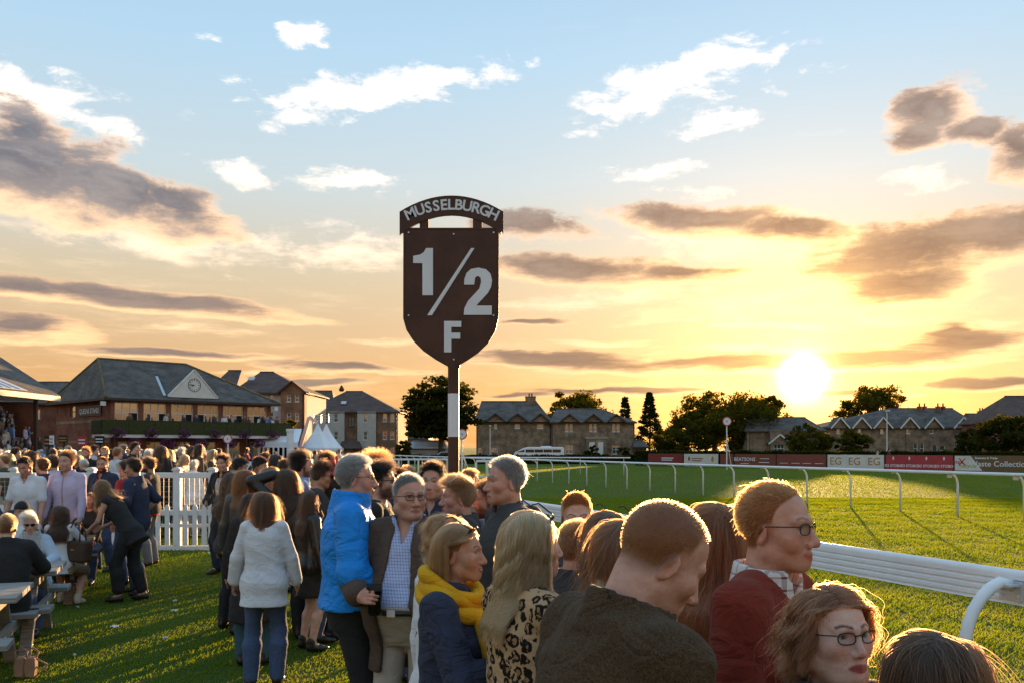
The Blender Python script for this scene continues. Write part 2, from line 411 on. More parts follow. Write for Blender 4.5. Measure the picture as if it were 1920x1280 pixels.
def woodmat(name, col):
    t = NT(name); c = t.co(); g = t.noise(t.mapv(c, (1.2, 30, 30)), 2.2, 6, .65)
    k = t.mix(t.ramp(g, .3, .72), tuple(x*.55 for x in col), tuple(x*1.25 for x in col))
    k = t.mix(t.ramp(t.noise(c, 1.6, 3), .35, .7), k, tuple(x*.8 for x in (col[1], col[1], col[1])))
    return t.done(t.bsdf(k, .8, t.bump(g, .5, .006), 0, .2))
woodmat('weathered_wood', (.34, .30, .26)); woodmat('brown_wood', (.20, .11, .06))
brickmat('red_brick', (.36, .11, .058), (.29, .088, .048), (.30, .21, .15))
brickmat('brown_brick', (.34, .165, .085), (.27, .13, .066), (.30, .23, .17))
brickmat('buff_brick', (.42, .27, .15), (.38, .25, .14), (.35, .27, .2))
brickmat('rubble_stone', (.42, .28, .18), (.31, .21, .14), (.34, .26, .19), .42, .22, var=.3)
brickmat('slate', (.20, .170, .150), (.15, .130, .115), (.07, .06, .055), .30, .13, .85, var=.25)
brickmat('brown_tile', (.17, .105, .088), (.13, .085, .072), (.06, .045, .04), .30, .14, .75, var=.2)
pm('harl', (.48, .43, .40), .9, .08, 1.5, .4, 30, .02)
pm('stone_trim', (.33, .27, .22), .8, .12, 3)
pm('frame_white', (.70, .68, .64), .5, .06, 2)
pm('frame_dark', (.06, .035, .025), .6, .1, 2)
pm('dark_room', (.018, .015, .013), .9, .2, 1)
pm('concrete', (.30, .29, .28), .9, .15, 1.2, .3, 20, .02)
pm('metal_sheet', (.50, .53, .58), .4, .06, 1.5)
pm('gutter', (.60, .52, .44), .6, .08, 1)
def glassmat():
    t = NT('glass'); c = t.co()
    nr = t.bump(t.noise(c, .9, 2), .04, .05)
    return t.done(t.bsdf((.28, .27, .26), .06, nr, .75, .5))
glassmat()
def screenmat():
    t = NT('woven_screen'); c = t.co()
    n = t.noise(c, 9, 5, .75)
    col = t.mix(t.ramp(n, .35, .65), (.020, .030, .012), (.085, .090, .030))
    return t.done(t.bsdf(col, .9, t.bump(n, .8, .05), 0, .2))
screenmat()

# ------------------------------------------------------------------ ground
g = MB(); S = 2500
xs = [-S, -300, -60, -12, 12, 60, 300, S]; ys = [-400, -60, 0, 12, 30, 60, 120, 400, S*2]
for y in ys:
    for x in xs: g.v.append(Vector((x, y, 0)))
for j in range(len(ys)-1):
    for i in range(len(xs)-1):
        b = j*len(xs)+i; g.f.append((b, b+1, b+1+len(xs), b+len(xs))); g.m.append(0)
tag(g.build('ground', MAT['turf']), kind='structure')
g = MB(); g.box((-110, 19, .004), (-12, 110, .03))
tag(g.build('path', pm('tarmac', (.075, .07, .068), .9, .2, 1.5, .3, 60, .01)), kind='structure')

def curves_obj(name, P, rad, mat, parent=None):
    """P: (n,k,3) strand points, rad: (k,) or (n,k)"""
    n, k, _ = P.shape
    cu = bpy.data.hair_curves.new(name); cu.add_curves([k]*n)
    cu.attributes['position'].data.foreach_set('vector', P.astype(np.float32).ravel())
    rr = np.broadcast_to(np.asarray(rad, dtype=np.float32), (n, k)).ravel().copy()
    at_ = cu.attributes.get('radius') or cu.attributes.new('radius', 'FLOAT', 'POINT')
    at_.data.foreach_set('value', rr)
    cu.materials.append(mat)
    return link(bpy.data.objects.new(name, cu), parent)
SC.cycles_curves.shape = 'RIBBONS'; SC.cycles_curves.subdivisions = 2
def grass(n=420000):
    d = np.concatenate([rng.uniform(3.2, 34, n-90000), rng.uniform(30, 95, 90000)]); x = rng.uniform(-.64, .64, n)*d
    x = np.where((d > 30) & (x < -.30*d), -x, x)
    h = rng.uniform(.014, .032, n)*(1+.012*np.minimum(d, 50))
    t = np.where(x > 1.9-.398*(d-7.5), 1.25, .9); h = h*t
    cl = np.sin(x*2.1+np.sin(d*1.3)*2)*np.sin(d*1.7+x)*.35+1; h = h*cl
    a = rng.uniform(0, 2*np.pi, n); ln = rng.uniform(.2, 1.1, n)
    dx = np.cos(a)*h*ln+h*.25; dy = np.sin(a)*h*ln
    P = np.zeros((n, 3, 3))
    for j, s in enumerate((0, .55, 1.0)):
        P[:, j, 0] = x+dx*s*s; P[:, j, 1] = d+dy*s*s; P[:, j, 2] = h*s
    rad = np.stack([.0013+.00019*d, .0011+.00015*d, .0003+0*d], 1)
    tag(curves_obj('grass', P, rad, MAT['blade']), 'short green turf blades covering the lawn and the racetrack', 'grass', kind='stuff')
grass()

# ------------------------------------------------------------------ running rails
U_RAIL = Vector((-.398, 1, 0)).normalized(); N_RAIL = Vector((U_RAIL.y, -U_RAIL.x, 0))   # N points to the track side
def rail_profile(side, hh=.16, ww=.06):
    p = []
    for k in range(9):
        a = math.pi*(1-k/8); p.append((math.cos(a)*ww/2, math.sin(a)*ww/2))
    z = 0
    for k in range(4):
        p += [(ww/2, z-.006), (ww/2, z-hh*.2), (ww/2-.009, z-hh*.2-.006), (ww/2-.009, z-hh*.25-.002)]; z -= hh*.25
    p += [(ww/2, z-.008), (-ww/2, z-.008)]
    for k in range(4):
        p += [(-ww/2+.009, z+.002), (-ww/2+.009, z+hh*.05), (-ww/2, z+hh*.05+.006), (-ww/2, z+hh*.25-.006)]; z += hh*.25
    return p
def sweep(mb, prof, pts, normals):
    n = len(prof); rows = []
    for p, nn in zip(pts, normals):
        for a, b in prof: rows.append(Vector(p)+Vector(nn)*a+Vector((0, 0, b)))
    f = []
    for i in range(len(pts)-1):
        for j in range(n): f.append((i*n+j, i*n+(j+1) % n, (i+1)*n+(j+1) % n, (i+1)*n+j))
    f.append(tuple(range(n))); f.append(tuple((len(pts)-1)*n+j for j in range(n-1, -1, -1)))
    mb.add(rows, f)
def gooseneck(mb, top, side, out=.32, r=.028, h=None):
    """post foot stands `out` metres to the side (unit vector) of the rail, the pipe bends over to it"""
    top = Vector(top); side = Vector(side); pts = []
    foot = top+side*out; foot.z = -.05
    pts.append(foot); pts.append(Vector((foot.x, foot.y, top.z-out*1.05)))
    for k in range(1, 7):
        a = k/7*math.pi/2
        pts.append(Vector((foot.x, foot.y, 0))-side*(out*.86*(1-math.cos(a)))+Vector((0, 0, top.z-out*1.05+math.sin(a)*out*.98)))
    pts.append(top+side*.03+Vector((0, 0, -.06)))
    mb.tube(pts, r, 10)
def running_rail(name, label, A, B, side, spacing, r, z, prof, posts_from=0.0, out=.32, curve=None):
    A = Vector(A); B = Vector(B); L = (B-A).length; u = (B-A).normalized(); nn = Vector((u.y, -u.x, 0))
    root = empty(name, (A.x, A.y, 0)); tag(root, label, 'rail')
    m = MB(); k = max(2, int(L/3))
    pts = [A+u*(L*i/k)-root.location+Vector((0, 0, z-A.z)) for i in range(k+1)]
    sweep(m, prof, pts, [nn]*len(pts)); b = m.build('rail_beam', MAT['white_metal'], root); smooth_by_angle(b, 30)
    s = posts_from; i = 0
    while s < L:
        p = A+u*s-root.location
        m = MB(); gooseneck(m, (p.x, p.y, z), nn*side, out, r); po = m.build('post', MAT['white_metal'], root, smooth=True)
        if s < 9 and name == 'running_rail':
            m = MB(); q = Vector((p.x, p.y, z-.085))+nn*side*.035
            m.cbox(q+nn*side*.004, (.012, .15, .11), Matrix.Rotation(math.atan2(u.y, u.x)-math.pi/2, 3, 'Z'))
            m.cbox(q+nn*side*.05+Vector((0, 0, .035)), (.09, .13, .012), Matrix.Rotation(math.atan2(u.y, u.x)-math.pi/2, 3, 'Z'))
            for sx in (-1, 1):
                for sz in (-1, 1): m.cbox(q+u*(sx*.05)+Vector((0, 0, sz*.03))+nn*side*.013, (.014, .014, .014))
            m.build('bracket', MAT['aluminium'], po)
        s += spacing; i += 1
    return root
PA = Vector((2.27, 6.76, 0)); NR0 = PA-U_RAIL*5.2
running_rail('running_rail', 'white running rail between the crowd and the track', NR0, PA+U_RAIL*46, -1, 2.4, .034, 1.17, rail_profile(1), 3.52, .40)
round_p = [(math.cos(a*math.pi/4)*.045, math.sin(a*math.pi/4)*.045) for a in range(8)]
FA = Vector((12.6, 22.7, 0)); u2 = Vector((-.415, 1, 0)).normalized()
running_rail('running_rail', 'white running rail on far side of the track', FA-u2*6, FA+u2*76, 1, 2.0, .03, 1.22, round_p, 0.02, .34)
running_rail('running_rail', 'short white rail beyond the far running rail, below the coach', (-4.2, 64, 0), (8.1, 62, 0), -1, 3.0, .03, 1.2, round_p, 0, .3)
# white plastic crossing fence far down the track, left of the marker post
def post_fence(px0, px1, d, label):
    a = at(px0, d); b = at(px1, d); root = empty('crossing_fence', a); tag(root, label, 'fence')
    L = (b-a).length
    m = MB(); m.box((0, -.05, 1.10), (L, .05, 1.22)); m.build('rail', MAT['white_paint'], root)
    m = MB(); m.box((0, -.03, .25), (L, .03, .33)); m.build('rail', MAT['white_paint'], root)
    base = None
    for i in range(int(L/.62)+1):
        if base is None:
            m = MB(); m.box((-.05, -.04, 0), (.05, .04, 1.10)); base = m.build('post', MAT['white_paint'], root); o = base
        else: o = base.copy(); link(o, root)
        o.location = (i*.62, 0, 0)
post_fence(655, 862, 57, 'white post and rail fence across the end of the track')
post_fence(893, 962, 50, 'white barrier panel standing behind the grey-haired man at the rail')

# ------------------------------------------------------------------ half-furlong marker
def marker():
    d = 12.4; s = d/F*.28137
    root = empty('furlong_marker', at(850, d)); tag(root, 'brown shield-shaped half furlong marker on a striped pole', 'sign')
    def q(zx, zy): return ((730+zx*.28137-850)/F*d, zat(350+zy*.28137, d))
    sh = [(100, 284), (725, 284), (724, 800), (722, 880), (700, 965), (655, 1040), (590, 1103), (520, 1150), (466, 1182), (466, 1205), (390, 1205), (390, 1190), (310, 1145), (230, 1090), (165, 1025), (120, 955), (99, 880), (99, 800)]
    m = MB(); m.prism([q(*p) for p in sh], .05); o = m.build('panel', MAT['sign_brown'], root, bevel=.006)
    m = MB()
    rim = sh+[sh[0]]
    for a, b in zip(rim[:-1], rim[1:]):
        if a == (390, 1205) or b == (390, 1205): continue
        A = q(*a); B = q(*b); m.bar((A[0], -.002, A[1]), (B[0], -.002, B[1]), .058, .022)
    m.build('rim', MAT['sign_brown'], root)
    arc = [(70+690*k/16, 172-107*(1-((k-8)/8)**2)) for k in range(17)]
    low = [(132+570*k/12, 282-87*(1-((k-6)/6)**2)) for k in range(13)][::-1]
    ar = [(70, 330)]+arc+[(760, 318), (748, 300), (742, 332), (730, 305), (722, 322), (722, 296)]+low[:1]+low[1:]+[(104, 300)]
    m = MB(); m.prism([q(*p) for p in ar], .044, (0, -.012, 0)); m.build('name_arch', MAT['sign_brown'], root)
    for x0, x1 in ((203, 262), (557, 618)):
        a = q(x0, 300); b = q(x1, 205); m = MB(); m.box((a[0], -.02, a[1]), (b[0], .02, b[1])); m.build('strut', MAT['sign_brown'], root)
    yf = -.030
    def glyph(poly):
        m = MB(); m.prism([q(*p) for p in poly], .006, (0, yf, 0)); return m.build('numeral', MAT['sign_white'], root)
    glyph([(222, 727), (222, 514), (160, 514), (160, 466), (205, 458), (232, 440), (246, 414), (292, 414), (292, 727)])
    glyph([(254, 860), (545, 414), (568, 414), (285, 860)])
    glyph([(366, 1103), (366, 898), (480, 898), (480, 937), (414, 937), (414, 975), (473, 975), (473, 1015), (414, 1015), (414, 1103)])
    glyph([(499, 657), (501, 620), (515, 580), (545, 553), (595, 544), (645, 555), (675, 585), (685, 630), (678, 675), (655, 715), (610, 762), (580, 796), (683, 796), (683, 857), (497, 857), (500, 815), (525, 765), (565, 722), (600, 684), (612, 640), (608, 610), (590, 598), (572, 610), (566, 657)])
    for zx, zy in ((130, 310), (695, 310), (130, 860), (695, 860), (430, 320), (430, 1150)):
        A = q(zx, zy); m = MB(); m.tube([(A[0], -.026, A[1]), (A[0], -.036, A[1])], .011, 8); m.build('bolt', MAT['aluminium'], root)
    txt = 'MUSSELBURGH'
    cxz, rz_, cyz = 415, 640, 770                      # circle the letters stand on
    wd = {'M': 1.35, 'L': .8, 'E': .85, 'S': .92, 'B': .95, 'R': .97, 'U': 1.05, 'G': 1.12, 'H': 1.1}
    tot = sum(wd[c] for c in txt); a0 = -.500; a1 = .500; acc = 0
    for c in txt:
        a = a0+(acc+wd[c]/2)/tot*(a1-a0); acc += wd[c]
        rr = 612
        x = cxz+math.sin(a)*rr; y = cyz-math.cos(a)*rr
        A = q(x, y)
        Uv = Vector((math.cos(a), 0, -math.sin(a))); Vv = Vector((math.sin(a), 0, math.cos(a)))
        text_obj('letter', c, 98*s, MAT['sign_white'], root, frame((A[0], -.036, A[1]), Uv, Vv), .003, .0045)
    r = .076
    zz = [0, zat(845, d), zat(739, d), zat(686, d), ]
    cuts = [(0, .55, 'sign_brown'), (.55, .95, 'sign_white'), (.95, zat(818, d), 'sign_brown'), (zat(818, d), zat(737, d), 'sign_white'), (zat(737, d), zat(680, d), 'sign_brown')]
    for a, b, mt in cuts:
        m = MB(); m.tube([(0, .03, a), (0, .03, b)], r, 20); smooth_by_angle(m.build('pole_section', MAT[mt], root))
marker()

# round furlong discs
def disc(px, py, d, dia, label, foot_px=None):
    root = empty('disc_marker', at(px, d)); tag(root, label, 'sign'); z = zat(py, d)
    m = MB(); m.tube([(0, .06, 0), (0, .06, z)], .05, 10); m.build('post', MAT['white_paint'], root)
    def ring(name, r, y0, y1, mt):
        m = MB(); m.tube([(0, y1, z), (0, y0, z)], r, 28); m.build(name, MAT[mt], root)
    ring('rim', dia/2, -.03, .03, 'red_paint'); ring('face', dia*.40, -.045, -.031, 'sign_white'); ring('bullseye', dia*.06, -.055, -.046, 'black_paint')
    m = MB(); m.tube([(.02, .1, z*.62), (.55, .5, 0)], .025, 8); m.build('stay', MAT['white_paint'], root)
disc(866, 813, 52, .62, 'round red-rimmed white disc on a post just right of the striped pole')
disc(427, 822, 60, .62, 'round red-rimmed white disc on a post above the crowd by the balcony')
disc(1363, 789, 78, .80, 'round white disc on a tall post in front of the sunlit trees')

# ------------------------------------------------------------------ advertising boards
def boards():
    B0 = Vector((13.8, 92, 0)); B1 = Vector((40.2, 66.3, 0)); u = (B1-B0).normalized(); L = (B1-B0).length
    def s_of(px):
        k = (px-CX)/F; return (k*B0.y-B0.x)/(u.x-k*u.y)
    H = 1.28
    spec = [(1215, 1280, 'board_maroon', (.22, .035, .03), [('~', 1252, .62, .22, 'sign_white')], 'maroon advertising board at the hedge end of the row'),
            (1282, 1347, 'board_cream', (.62, .58, .52), [('~', 1308, .60, .20, 'board_maroon'), ('~', 1308, .36, .10, 'grey_print'), ('*', 1336, .6, .4, 'gold_print'), ('*', 1292, .62, .3, 'board_maroon')], 'cream advertising board with small gold emblem'),
            (1350, 1375, 'board_rust', (.20, .06, .035), [], 'narrow plain rust-brown advertising board'),
            (1377, 1455, 'board_rust', (.26, .07, .04), [('BEATSONS', 1396, .62, .34, 'sign_white'), ('~', 1434, .66, .14, 'sign_white'), ('~', 1433, .36, .16, 'sign_white'), ('~', 1397, .26, .14, 'sign_white')], 'rust board with bold white capital letters'),
            (1456, 1549, 'board_dusk', (.22, .06, .045), [('~', 1470, .34, .12, 'sign_white'), ('~', 1492, .34, .12, 'sign_white'), ('~', 1513, .34, .12, 'sign_white'), ('~', 1536, .34, .12, 'sign_white')], 'dull red board with four faint lines of print'),
            (1551, 1658, 'board_white', (.66, .63, .60), [('EG', 1567, .55, .66, 'gold_print'), ('EG', 1602, .55, .66, 'gold_print'), ('EG', 1639, .55, .66, 'gold_print')], 'white board repeating a brown two-letter mark three times'),
            (1660, 1787, 'board_red', (.42, .05, .06), [('SO STOBO', 1675, .28, .22, 'sign_white'), ('SO STOBO', 1705, .28, .22, 'sign_white'), ('SO STOBO', 1737, .28, .22, 'sign_white'), ('SO STOBO', 1770, .28, .22, 'sign_white'), ('drop', 1675, .8, .3, 'sign_white'), ('drop', 1705, .8, .3, 'sign_white'), ('drop', 1737, .8, .3, 'sign_white'), ('drop', 1770, .8, .3, 'sign_white')], 'bright red board with four white drop marks'),
            (1789, 1990, 'board_olive', (.16, .10, .05), [('Business & Trade', 1849, .86, .17, 'sign_white'), ('Waste Collection', 1873, .48, .44, 'sign_white'), ('white', 0, 0, 0, ''), ('max', 1796, .60, .34, 'red_paint'), ('X', 1804, .58, .6, 'red_paint'), ('recycle', 1815, .34, .32, 'green_print')], 'olive and white board about waste collection')]
    pm('grey_print', (.3, .3, .3), .6, .1); pm('gold_print', (.45, .22, .06), .6, .15); pm('green_print', (.30, .38, .06), .6, .1)
    nn = Vector((u.y, -u.x, 0))                        # faces the camera side
    for (p0, p1, mn, mc, txt, lab) in spec:
        pm(mn, mc, .5, .08, 1.5)
        s0 = s_of(p0); s1 = s_of(p1); O = B0+u*s0; w = s1-s0
        root = empty('advertising_board', O, math.atan2(u.y, u.x)); tag(root, lab, 'board', 'advertising boards along the far rail')
        m = MB(); m.box((0.03, 0, .08), (w-.03, .04, H)); m.build('panel', MAT[mn], root)
        m = MB(); m.box((0, .03, .04), (.06, .10, H+.03)); m.box((w-.06, .03, .04), (w, .10, H+.03)); m.box((0, .045, H-.03), (w, .09, H+.03)); m.build('frame', MAT['frame_dark'], root)
        m = MB()
        for k in (.3, w/2, w-.3): m.bar((k, .08, H*.8), (k, .8, 0), .05, .05)
        m.build('support', MAT['frame_dark'], root)
        for (s, px, zf, hh, mt) in txt:
            if s == 'white':
                k = s_of(1842)-s0; m = MB(); m.prism([(0.05, .1), (k, .1), (k-.85, H-.03), (.05, H-.03)], .004, (0, -.004, 0)); m.build('logo_panel', MAT['board_white'], root); continue
            x = s_of(px)-s0; z = .08+zf*(H-.1)
            if s == '~':
                m = MB()
                for r_ in range(2 if hh > .18 else 1): m.box((x-hh*3.4, -.006, z-r_*.2), (x+hh*3.4*(.9-.2*r_), -.002, z+hh*.5-r_*.2-.02))
                m.build('small_print', MAT[mt], root)
            elif s in ('*', 'drop'):
                m = MB(); pts = [(x+math.cos(a*math.pi/6)*hh*.32*(1+.25*(a % 2)), z+math.sin(a*math.pi/6)*hh*.7) for a in range(12)] if s == '*' else [(x, z+hh*.6), (x+hh*.28, z), (x, z-hh*.6), (x-hh*.28, z)]
                m.prism(pts, .004, (0, -.006, 0)); m.build('emblem', MAT[mt], root)
            else:
                text_obj('lettering', s, hh*1.35, MAT[mt], root, frame((x, -.009, z-hh*.45), (1, 0, 0), (0, 0, 1)), .003, .006)
boards()

# ------------------------------------------------------------------ buildings
def wall_open(mb, O, U, w, h, ops, t=.3):
    O = Vector(O); U = Vector(U); Z = Vector((0, 0, 1)); N = U.cross(Z)
    xs = sorted({0, w, *[o[0] for o in ops], *[o[2] for o in ops]}); zs = sorted({0, h, *[o[1] for o in ops], *[o[3] for o in ops]})
    P = lambda x, z, y=0: O+U*x+Z*z-N*y
    for i in range(len(xs)-1):
        for j in range(len(zs)-1):
            cx_, cz_ = (xs[i]+xs[i+1])/2, (zs[j]+zs[j+1])/2
            if any(o[0] < cx_ < o[2] and o[1] < cz_ < o[3] for o in ops): continue
            mb.add([P(xs[i], zs[j]), P(xs[i+1], zs[j]), P(xs[i+1], zs[j+1]), P(xs[i], zs[j+1])], [(0, 1, 2, 3)])
    for (x0, z0, x1, z1) in ops:
        for a, b in (((x0, z0), (x1, z0)), ((x1, z0), (x1, z1)), ((x1, z1), (x0, z1)), ((x0, z1), (x0, z0))):
            mb.add([P(*a), P(*b), P(*b, t), P(*a, t)], [(0, 3, 2, 1)])
    mb.add([P(0, 0, t), P(w, 0, t), P(w, h, t), P(0, h, t)], [(0, 3, 2, 1)])
def window(root, O, U, op, nx=1, nz=2, fm='frame_white', fw=.07, rec=.12, sill=None, split=False, skip=()):
    O = Vector(O); U = Vector(U); Z = Vector((0, 0, 1)); N = U.cross(Z); x0, z0, x1, z1 = op
    B = O+U*x0+Z*z0-N*rec; w = x1-x0; h = z1-z0
    wr = Matrix(((U.x, -N.x, 0), (U.y, -N.y, 0), (0, 0, 1)))
    def bx(m, a, b):
        k = len(m.v); m.box(a, b)
        for i in range(k, len(m.v)): m.v[i] = wr @ m.v[i]+B
    m = MB()
    bx(m, (0, 0, 0), (fw, .08, h)); bx(m, (w-fw, 0, 0), (w, .08, h)); bx(m, (fw, 0, 0), (w-fw, .08, fw)); bx(m, (fw, 0, h-fw), (w-fw, .08, h))
    zr = [0, .66, 1] if nz == 'top' else [i/nz for i in range(nz+1)]
    for i in range(1, nx): bx(m, (w*i/nx-fw*.4, .012, fw), (w*i/nx+fw*.4, .07, h-fw))
    for z in zr[1:-1]: bx(m, (fw, .006, h*z-fw*.4), (w-fw, .075, h*z+fw*.4))
    if sill:
        bx(m, (-.06, -rec-.05, -.07), (w+.06, .1, -.004))
    wo = m.build('window', MAT[fm], root)
    if split:
        for i in range(nx):
            for j in range(len(zr)-1):
                m = MB(); bx(m, (w*i/nx+fw*.3, .04, h*zr[j]+fw*.3), (w*(i+1)/nx-fw*.3, .055, h*zr[j+1]-fw*.3))
                m.build('pane', MAT['dark_room'] if (i, j) in skip else MAT['glass'], wo)
    else:
        m = MB(); bx(m, (fw*.5, .04, fw*.5), (w-fw*.5, .055, h-fw*.5)); m.build('pane', MAT['glass'], wo)
    return wo
def slab(mb, pts, t):
    """roof plane: polygon with thickness below"""
    pts = [Vector(p) for p in pts]; n = len(pts)
    nr = (pts[1]-pts[0]).cross(pts[2]-pts[0]).normalized()
    if nr.z < 0: pts = pts[::-1]; nr = -nr
    lo = [p-Vector((0, 0, t)) for p in pts]
    mb.add(pts+lo, [tuple(range(n)), tuple(range(2*n-1, n-1, -1))]+[(i, i+n, (i+1) % n+n, (i+1) % n) for i in range(n)])

def queens_stand():
    root = empty('grandstand', (-33.6, 75, 0), R(45)); tag(root, 'red brick grandstand with slate hipped roof, clock gable and flower balcony', 'grandstand')
    W_, D_, E = 16.2, 14.0, 6.0; i_ = .6
    fw = W_-2*i_
    bays = []
    for k in range(6):
        x = .35+k*2.44; bays.append((x, 3.2, x+2.02, 5.72))
    low = [(.6+k*2.44, .1, 2.1+k*2.44, 2.4) for k in range(6)]
    m = MB(); wall_open(m, (i_, i_, 0), (1, 0, 0), fw, E, bays+low); m.build('wall', MAT['red_brick'], root)
    lw = [(D_-2*i_-9.9+.6, 4.55, D_-2*i_-8.6+.6, 5.7)]
    m = MB(); wall_open(m, (i_, D_-i_, 0), (0, -1, 0), D_-2*i_, E, lw); m.build('wall', MAT['red_brick'], root)
    m = MB(); wall_open(m, (W_-i_, i_, 0), (0, 1, 0), D_-2*i_, E, []); m.build('wall', MAT['red_brick'], root)
    m = MB(); m.box((i_-.02, i_+.2, 4.05), (i_+.1, D_-i_, 4.3)); m.box((i_-.02, i_+.2, 2.3), (i_+.1, D_-i_, 2.5)); m.build('string_course', MAT['buff_brick'], root)
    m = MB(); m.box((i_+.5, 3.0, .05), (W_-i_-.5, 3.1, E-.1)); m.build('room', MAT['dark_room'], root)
    for k, b in enumerate(bays):
        window(root, (i_, i_, 0), (1, 0, 0), b, 3, 'top', 'frame_white', .08, .10, split=True, skip=[((2, 0), (2, 0), (2, 0), (0, 0), (2, 0), (1, 0))[k]])
    for b in low: window(root, (i_, i_, 0), (1, 0, 0), b, 2, 1, 'frame_white', .07, .1)
    window(root, (i_, D_-i_, 0), (0, -1, 0), lw[0], 1, 2, 'buff_brick', .10, .08, True)
    # roof
    R0, R1, z0, z1 = (2, 7), (10.2, 7), E+.05, 9.85
    c = [(0, 0, z0), (W_, 0, z0), (W_, D_, z0), (0, D_, z0)]; a = (*R0, z1); b = (*R1, z1)
    rf = MB(); slab(rf, [c[0], c[1], b, a], .18); slab(rf, [c[1], c[2], b], .18); slab(rf, [c[2], c[3], a, b], .18); slab(rf, [c[3], c[0], a], .18)
    roof = rf.build('roof', MAT['slate'], root)
    m = MB()
    for p, q in ((c[0], a), (a, b), (b, c[1]), (c[3], a)): m.tube([Vector(p)+Vector((0, 0, .03)), Vector(q)+Vector((0, 0, .03))], .11, 6)
    m.build('ridge_tiles', pm('mossy_tile', (.14, .11, .06), .9, .3, 2), roof)
    m = MB(); m.box((-.08, -.12, z0-.22), (W_+.08, -.02, z0-.02)); m.box((-.12, -.02, z0-.22), (-.02, D_, z0-.02)); m.build('gutter', MAT['frame_dark'], root)
    # clock gable
    gx0, gx1, gz, gy = 5.55, 9.98, 6.42, .42; ax, az_ = 7.85, 8.75
    gb = MB(); gb.prism([(gx0, gz), (gx1, gz), (ax, az_)], .12, (0, gy, 0)); gab = gb.build('clock_gable', MAT['frame_white'], root)
    m = MB(); m.bar((gx0-.1, gy-.02, gz-.02), (ax, gy-.02, az_+.06), .22, .10); m.bar((gx1+.1, gy-.02, gz-.02), (ax, gy-.02, az_+.06), .22, .10); m.bar((gx0-.1, gy-.02, gz-.06), (gx1+.1, gy-.02, gz-.06), .2, .10); m.build('trim', MAT['frame_white'], gab)
    yb = 7*(az_-z0)/(z1-z0)+.25
    m = MB(); slab(m, [(gx0-.15, gy-.1, gz), (ax, gy-.1, az_+.1), (ax, yb, az_+.1), (gx0-.15, gy+.4, gz)], .06); slab(m, [(gx1+.15, gy-.1, gz), (gx1+.15, gy+.4, gz), (ax, yb, az_+.1), (ax, gy-.1, az_+.1)], .06); m.build('gable_roof', MAT['slate'], gab)
    m = MB(); m.bar((gx0-.3, gy+.2, gz+.02), (gx0+.55, 4.2, 8.35), .22, .05); m.build('flashing', MAT['metal_sheet'], gab)
    cl = MB(); cz = 7.45
    for k in range(12):
        an = k*math.pi/6; cl.bar((ax+math.sin(an)*.40, gy-.075, cz+math.cos(an)*.40), (ax+math.sin(an)*.50, gy-.075, cz+math.cos(an)*.50), .03, .05)
    ck = cl.build('clock', MAT['black_paint'], gab)
    m = MB()
    for k in range(24):
        p = [(ax+math.sin((k+q)*math.pi/12)*.58, gy-.075, cz+math.cos((k+q)*math.pi/12)*.58) for q in (0, 1)]; m.bar(p[0], p[1], .03, .035)
    m.build('ring', MAT['black_paint'], ck)
    for an, ln in ((R(250), .28), (R(275), .42)):
        m = MB(); m.bar((ax, gy-.085, cz), (ax+math.sin(an)*ln, gy-.085, cz+math.cos(an)*ln), .025, .05); m.build('hand', MAT['black_paint'], ck)
    # balcony: floor, seven woven screens, white edge
    m = MB(); m.box((-.9, -1.5, 2.72), (W_+.3, i_, 2.98)); m.build('balcony_floor', MAT['frame_white'], root)
    n = 8; w = (W_+1.2)/n
    for k in range(n):
        m = MB(); m.box((-.9+k*w+.02, -1.56, 3.0), (-.9+(k+1)*w-.02, -1.46, 4.12)); m.build('balcony_screen', MAT['woven_screen'], root)
    m = MB(); m.box((-.96, -1.46, 3.0), (-.86, i_, 4.12)); m.build('balcony_screen', MAT['woven_screen'], root)
    m = MB(); m.box((-.96, -1.58, 4.12), (W_+.3, -1.44, 4.17)); m.build('handrail', MAT['frame_dark'], root)
    for k in range(5):
        x = .2+k*3.9; m = MB(); m.box((x, -1.35, 0), (x+.16, -1.19, 2.72)); m.build('column', MAT['frame_dark'], root)
    # name board on the side wall
    sb = MB(); sb.box((i_-.09, 2.4, 4.62), (i_-.005, 7.8, 5.55)); nb = sb.build('name_board', pm('plum_paint', (.035, .018, .020), .5, .1), root)
    text_obj('lettering', 'QUEENS STAND', .62, MAT['sign_white'], nb, frame((i_-.10, 5.1, 4.86), (0, -1, 0), (0, 0, 1)), .004, .008)
    for (x, y) in ((-.1, .3), (W_-.5, -.05)):
        m = MB(); m.cbox((x, y, 5.55), (.35, .3, .35)); m.build('floodlight', MAT['sign_white'], root)
    # hanging baskets under the balcony
    fl = None
    for k in range(12):
        x = -.9+1.1+k*1.42; up = k % 2 == 0
        bk = MB(); bk.lathe([(.05, -.28), (.22, -.15), (.3, 0)], 10)
        if fl is None:
            fb = bk.build('hanging_basket', MAT['frame_dark']); P = rng.normal(0, 1, (260, 3)); P /= np.linalg.norm(P, axis=1)[:, None]
            P *= rng.uniform(.6, 1, (260, 1))**.5; P *= (.72, .52, .42); fm = leaf_quads(P+(0, 0, .02), .15, 3); fl = meshobj('flowers', fm[0], fm[1], [MAT['petal'], MAT['leaf_mid']], fb, mi=(rng.uniform(0, 1, 260) < .28).astype(int)); fl['kind'] = 'stuff'
            o = fb
        else: o = copy_tree(fb)
        L_ = root.matrix_basis if False else Matrix.Translation((-33.6, 75, 0)) @ Matrix.Rotation(R(45), 4, 'Z')
        o.location = L_ @ Vector((x, -1.85, 3.05 if up else 2.25)); o.rotation_euler = (0, 0, k*1.3)
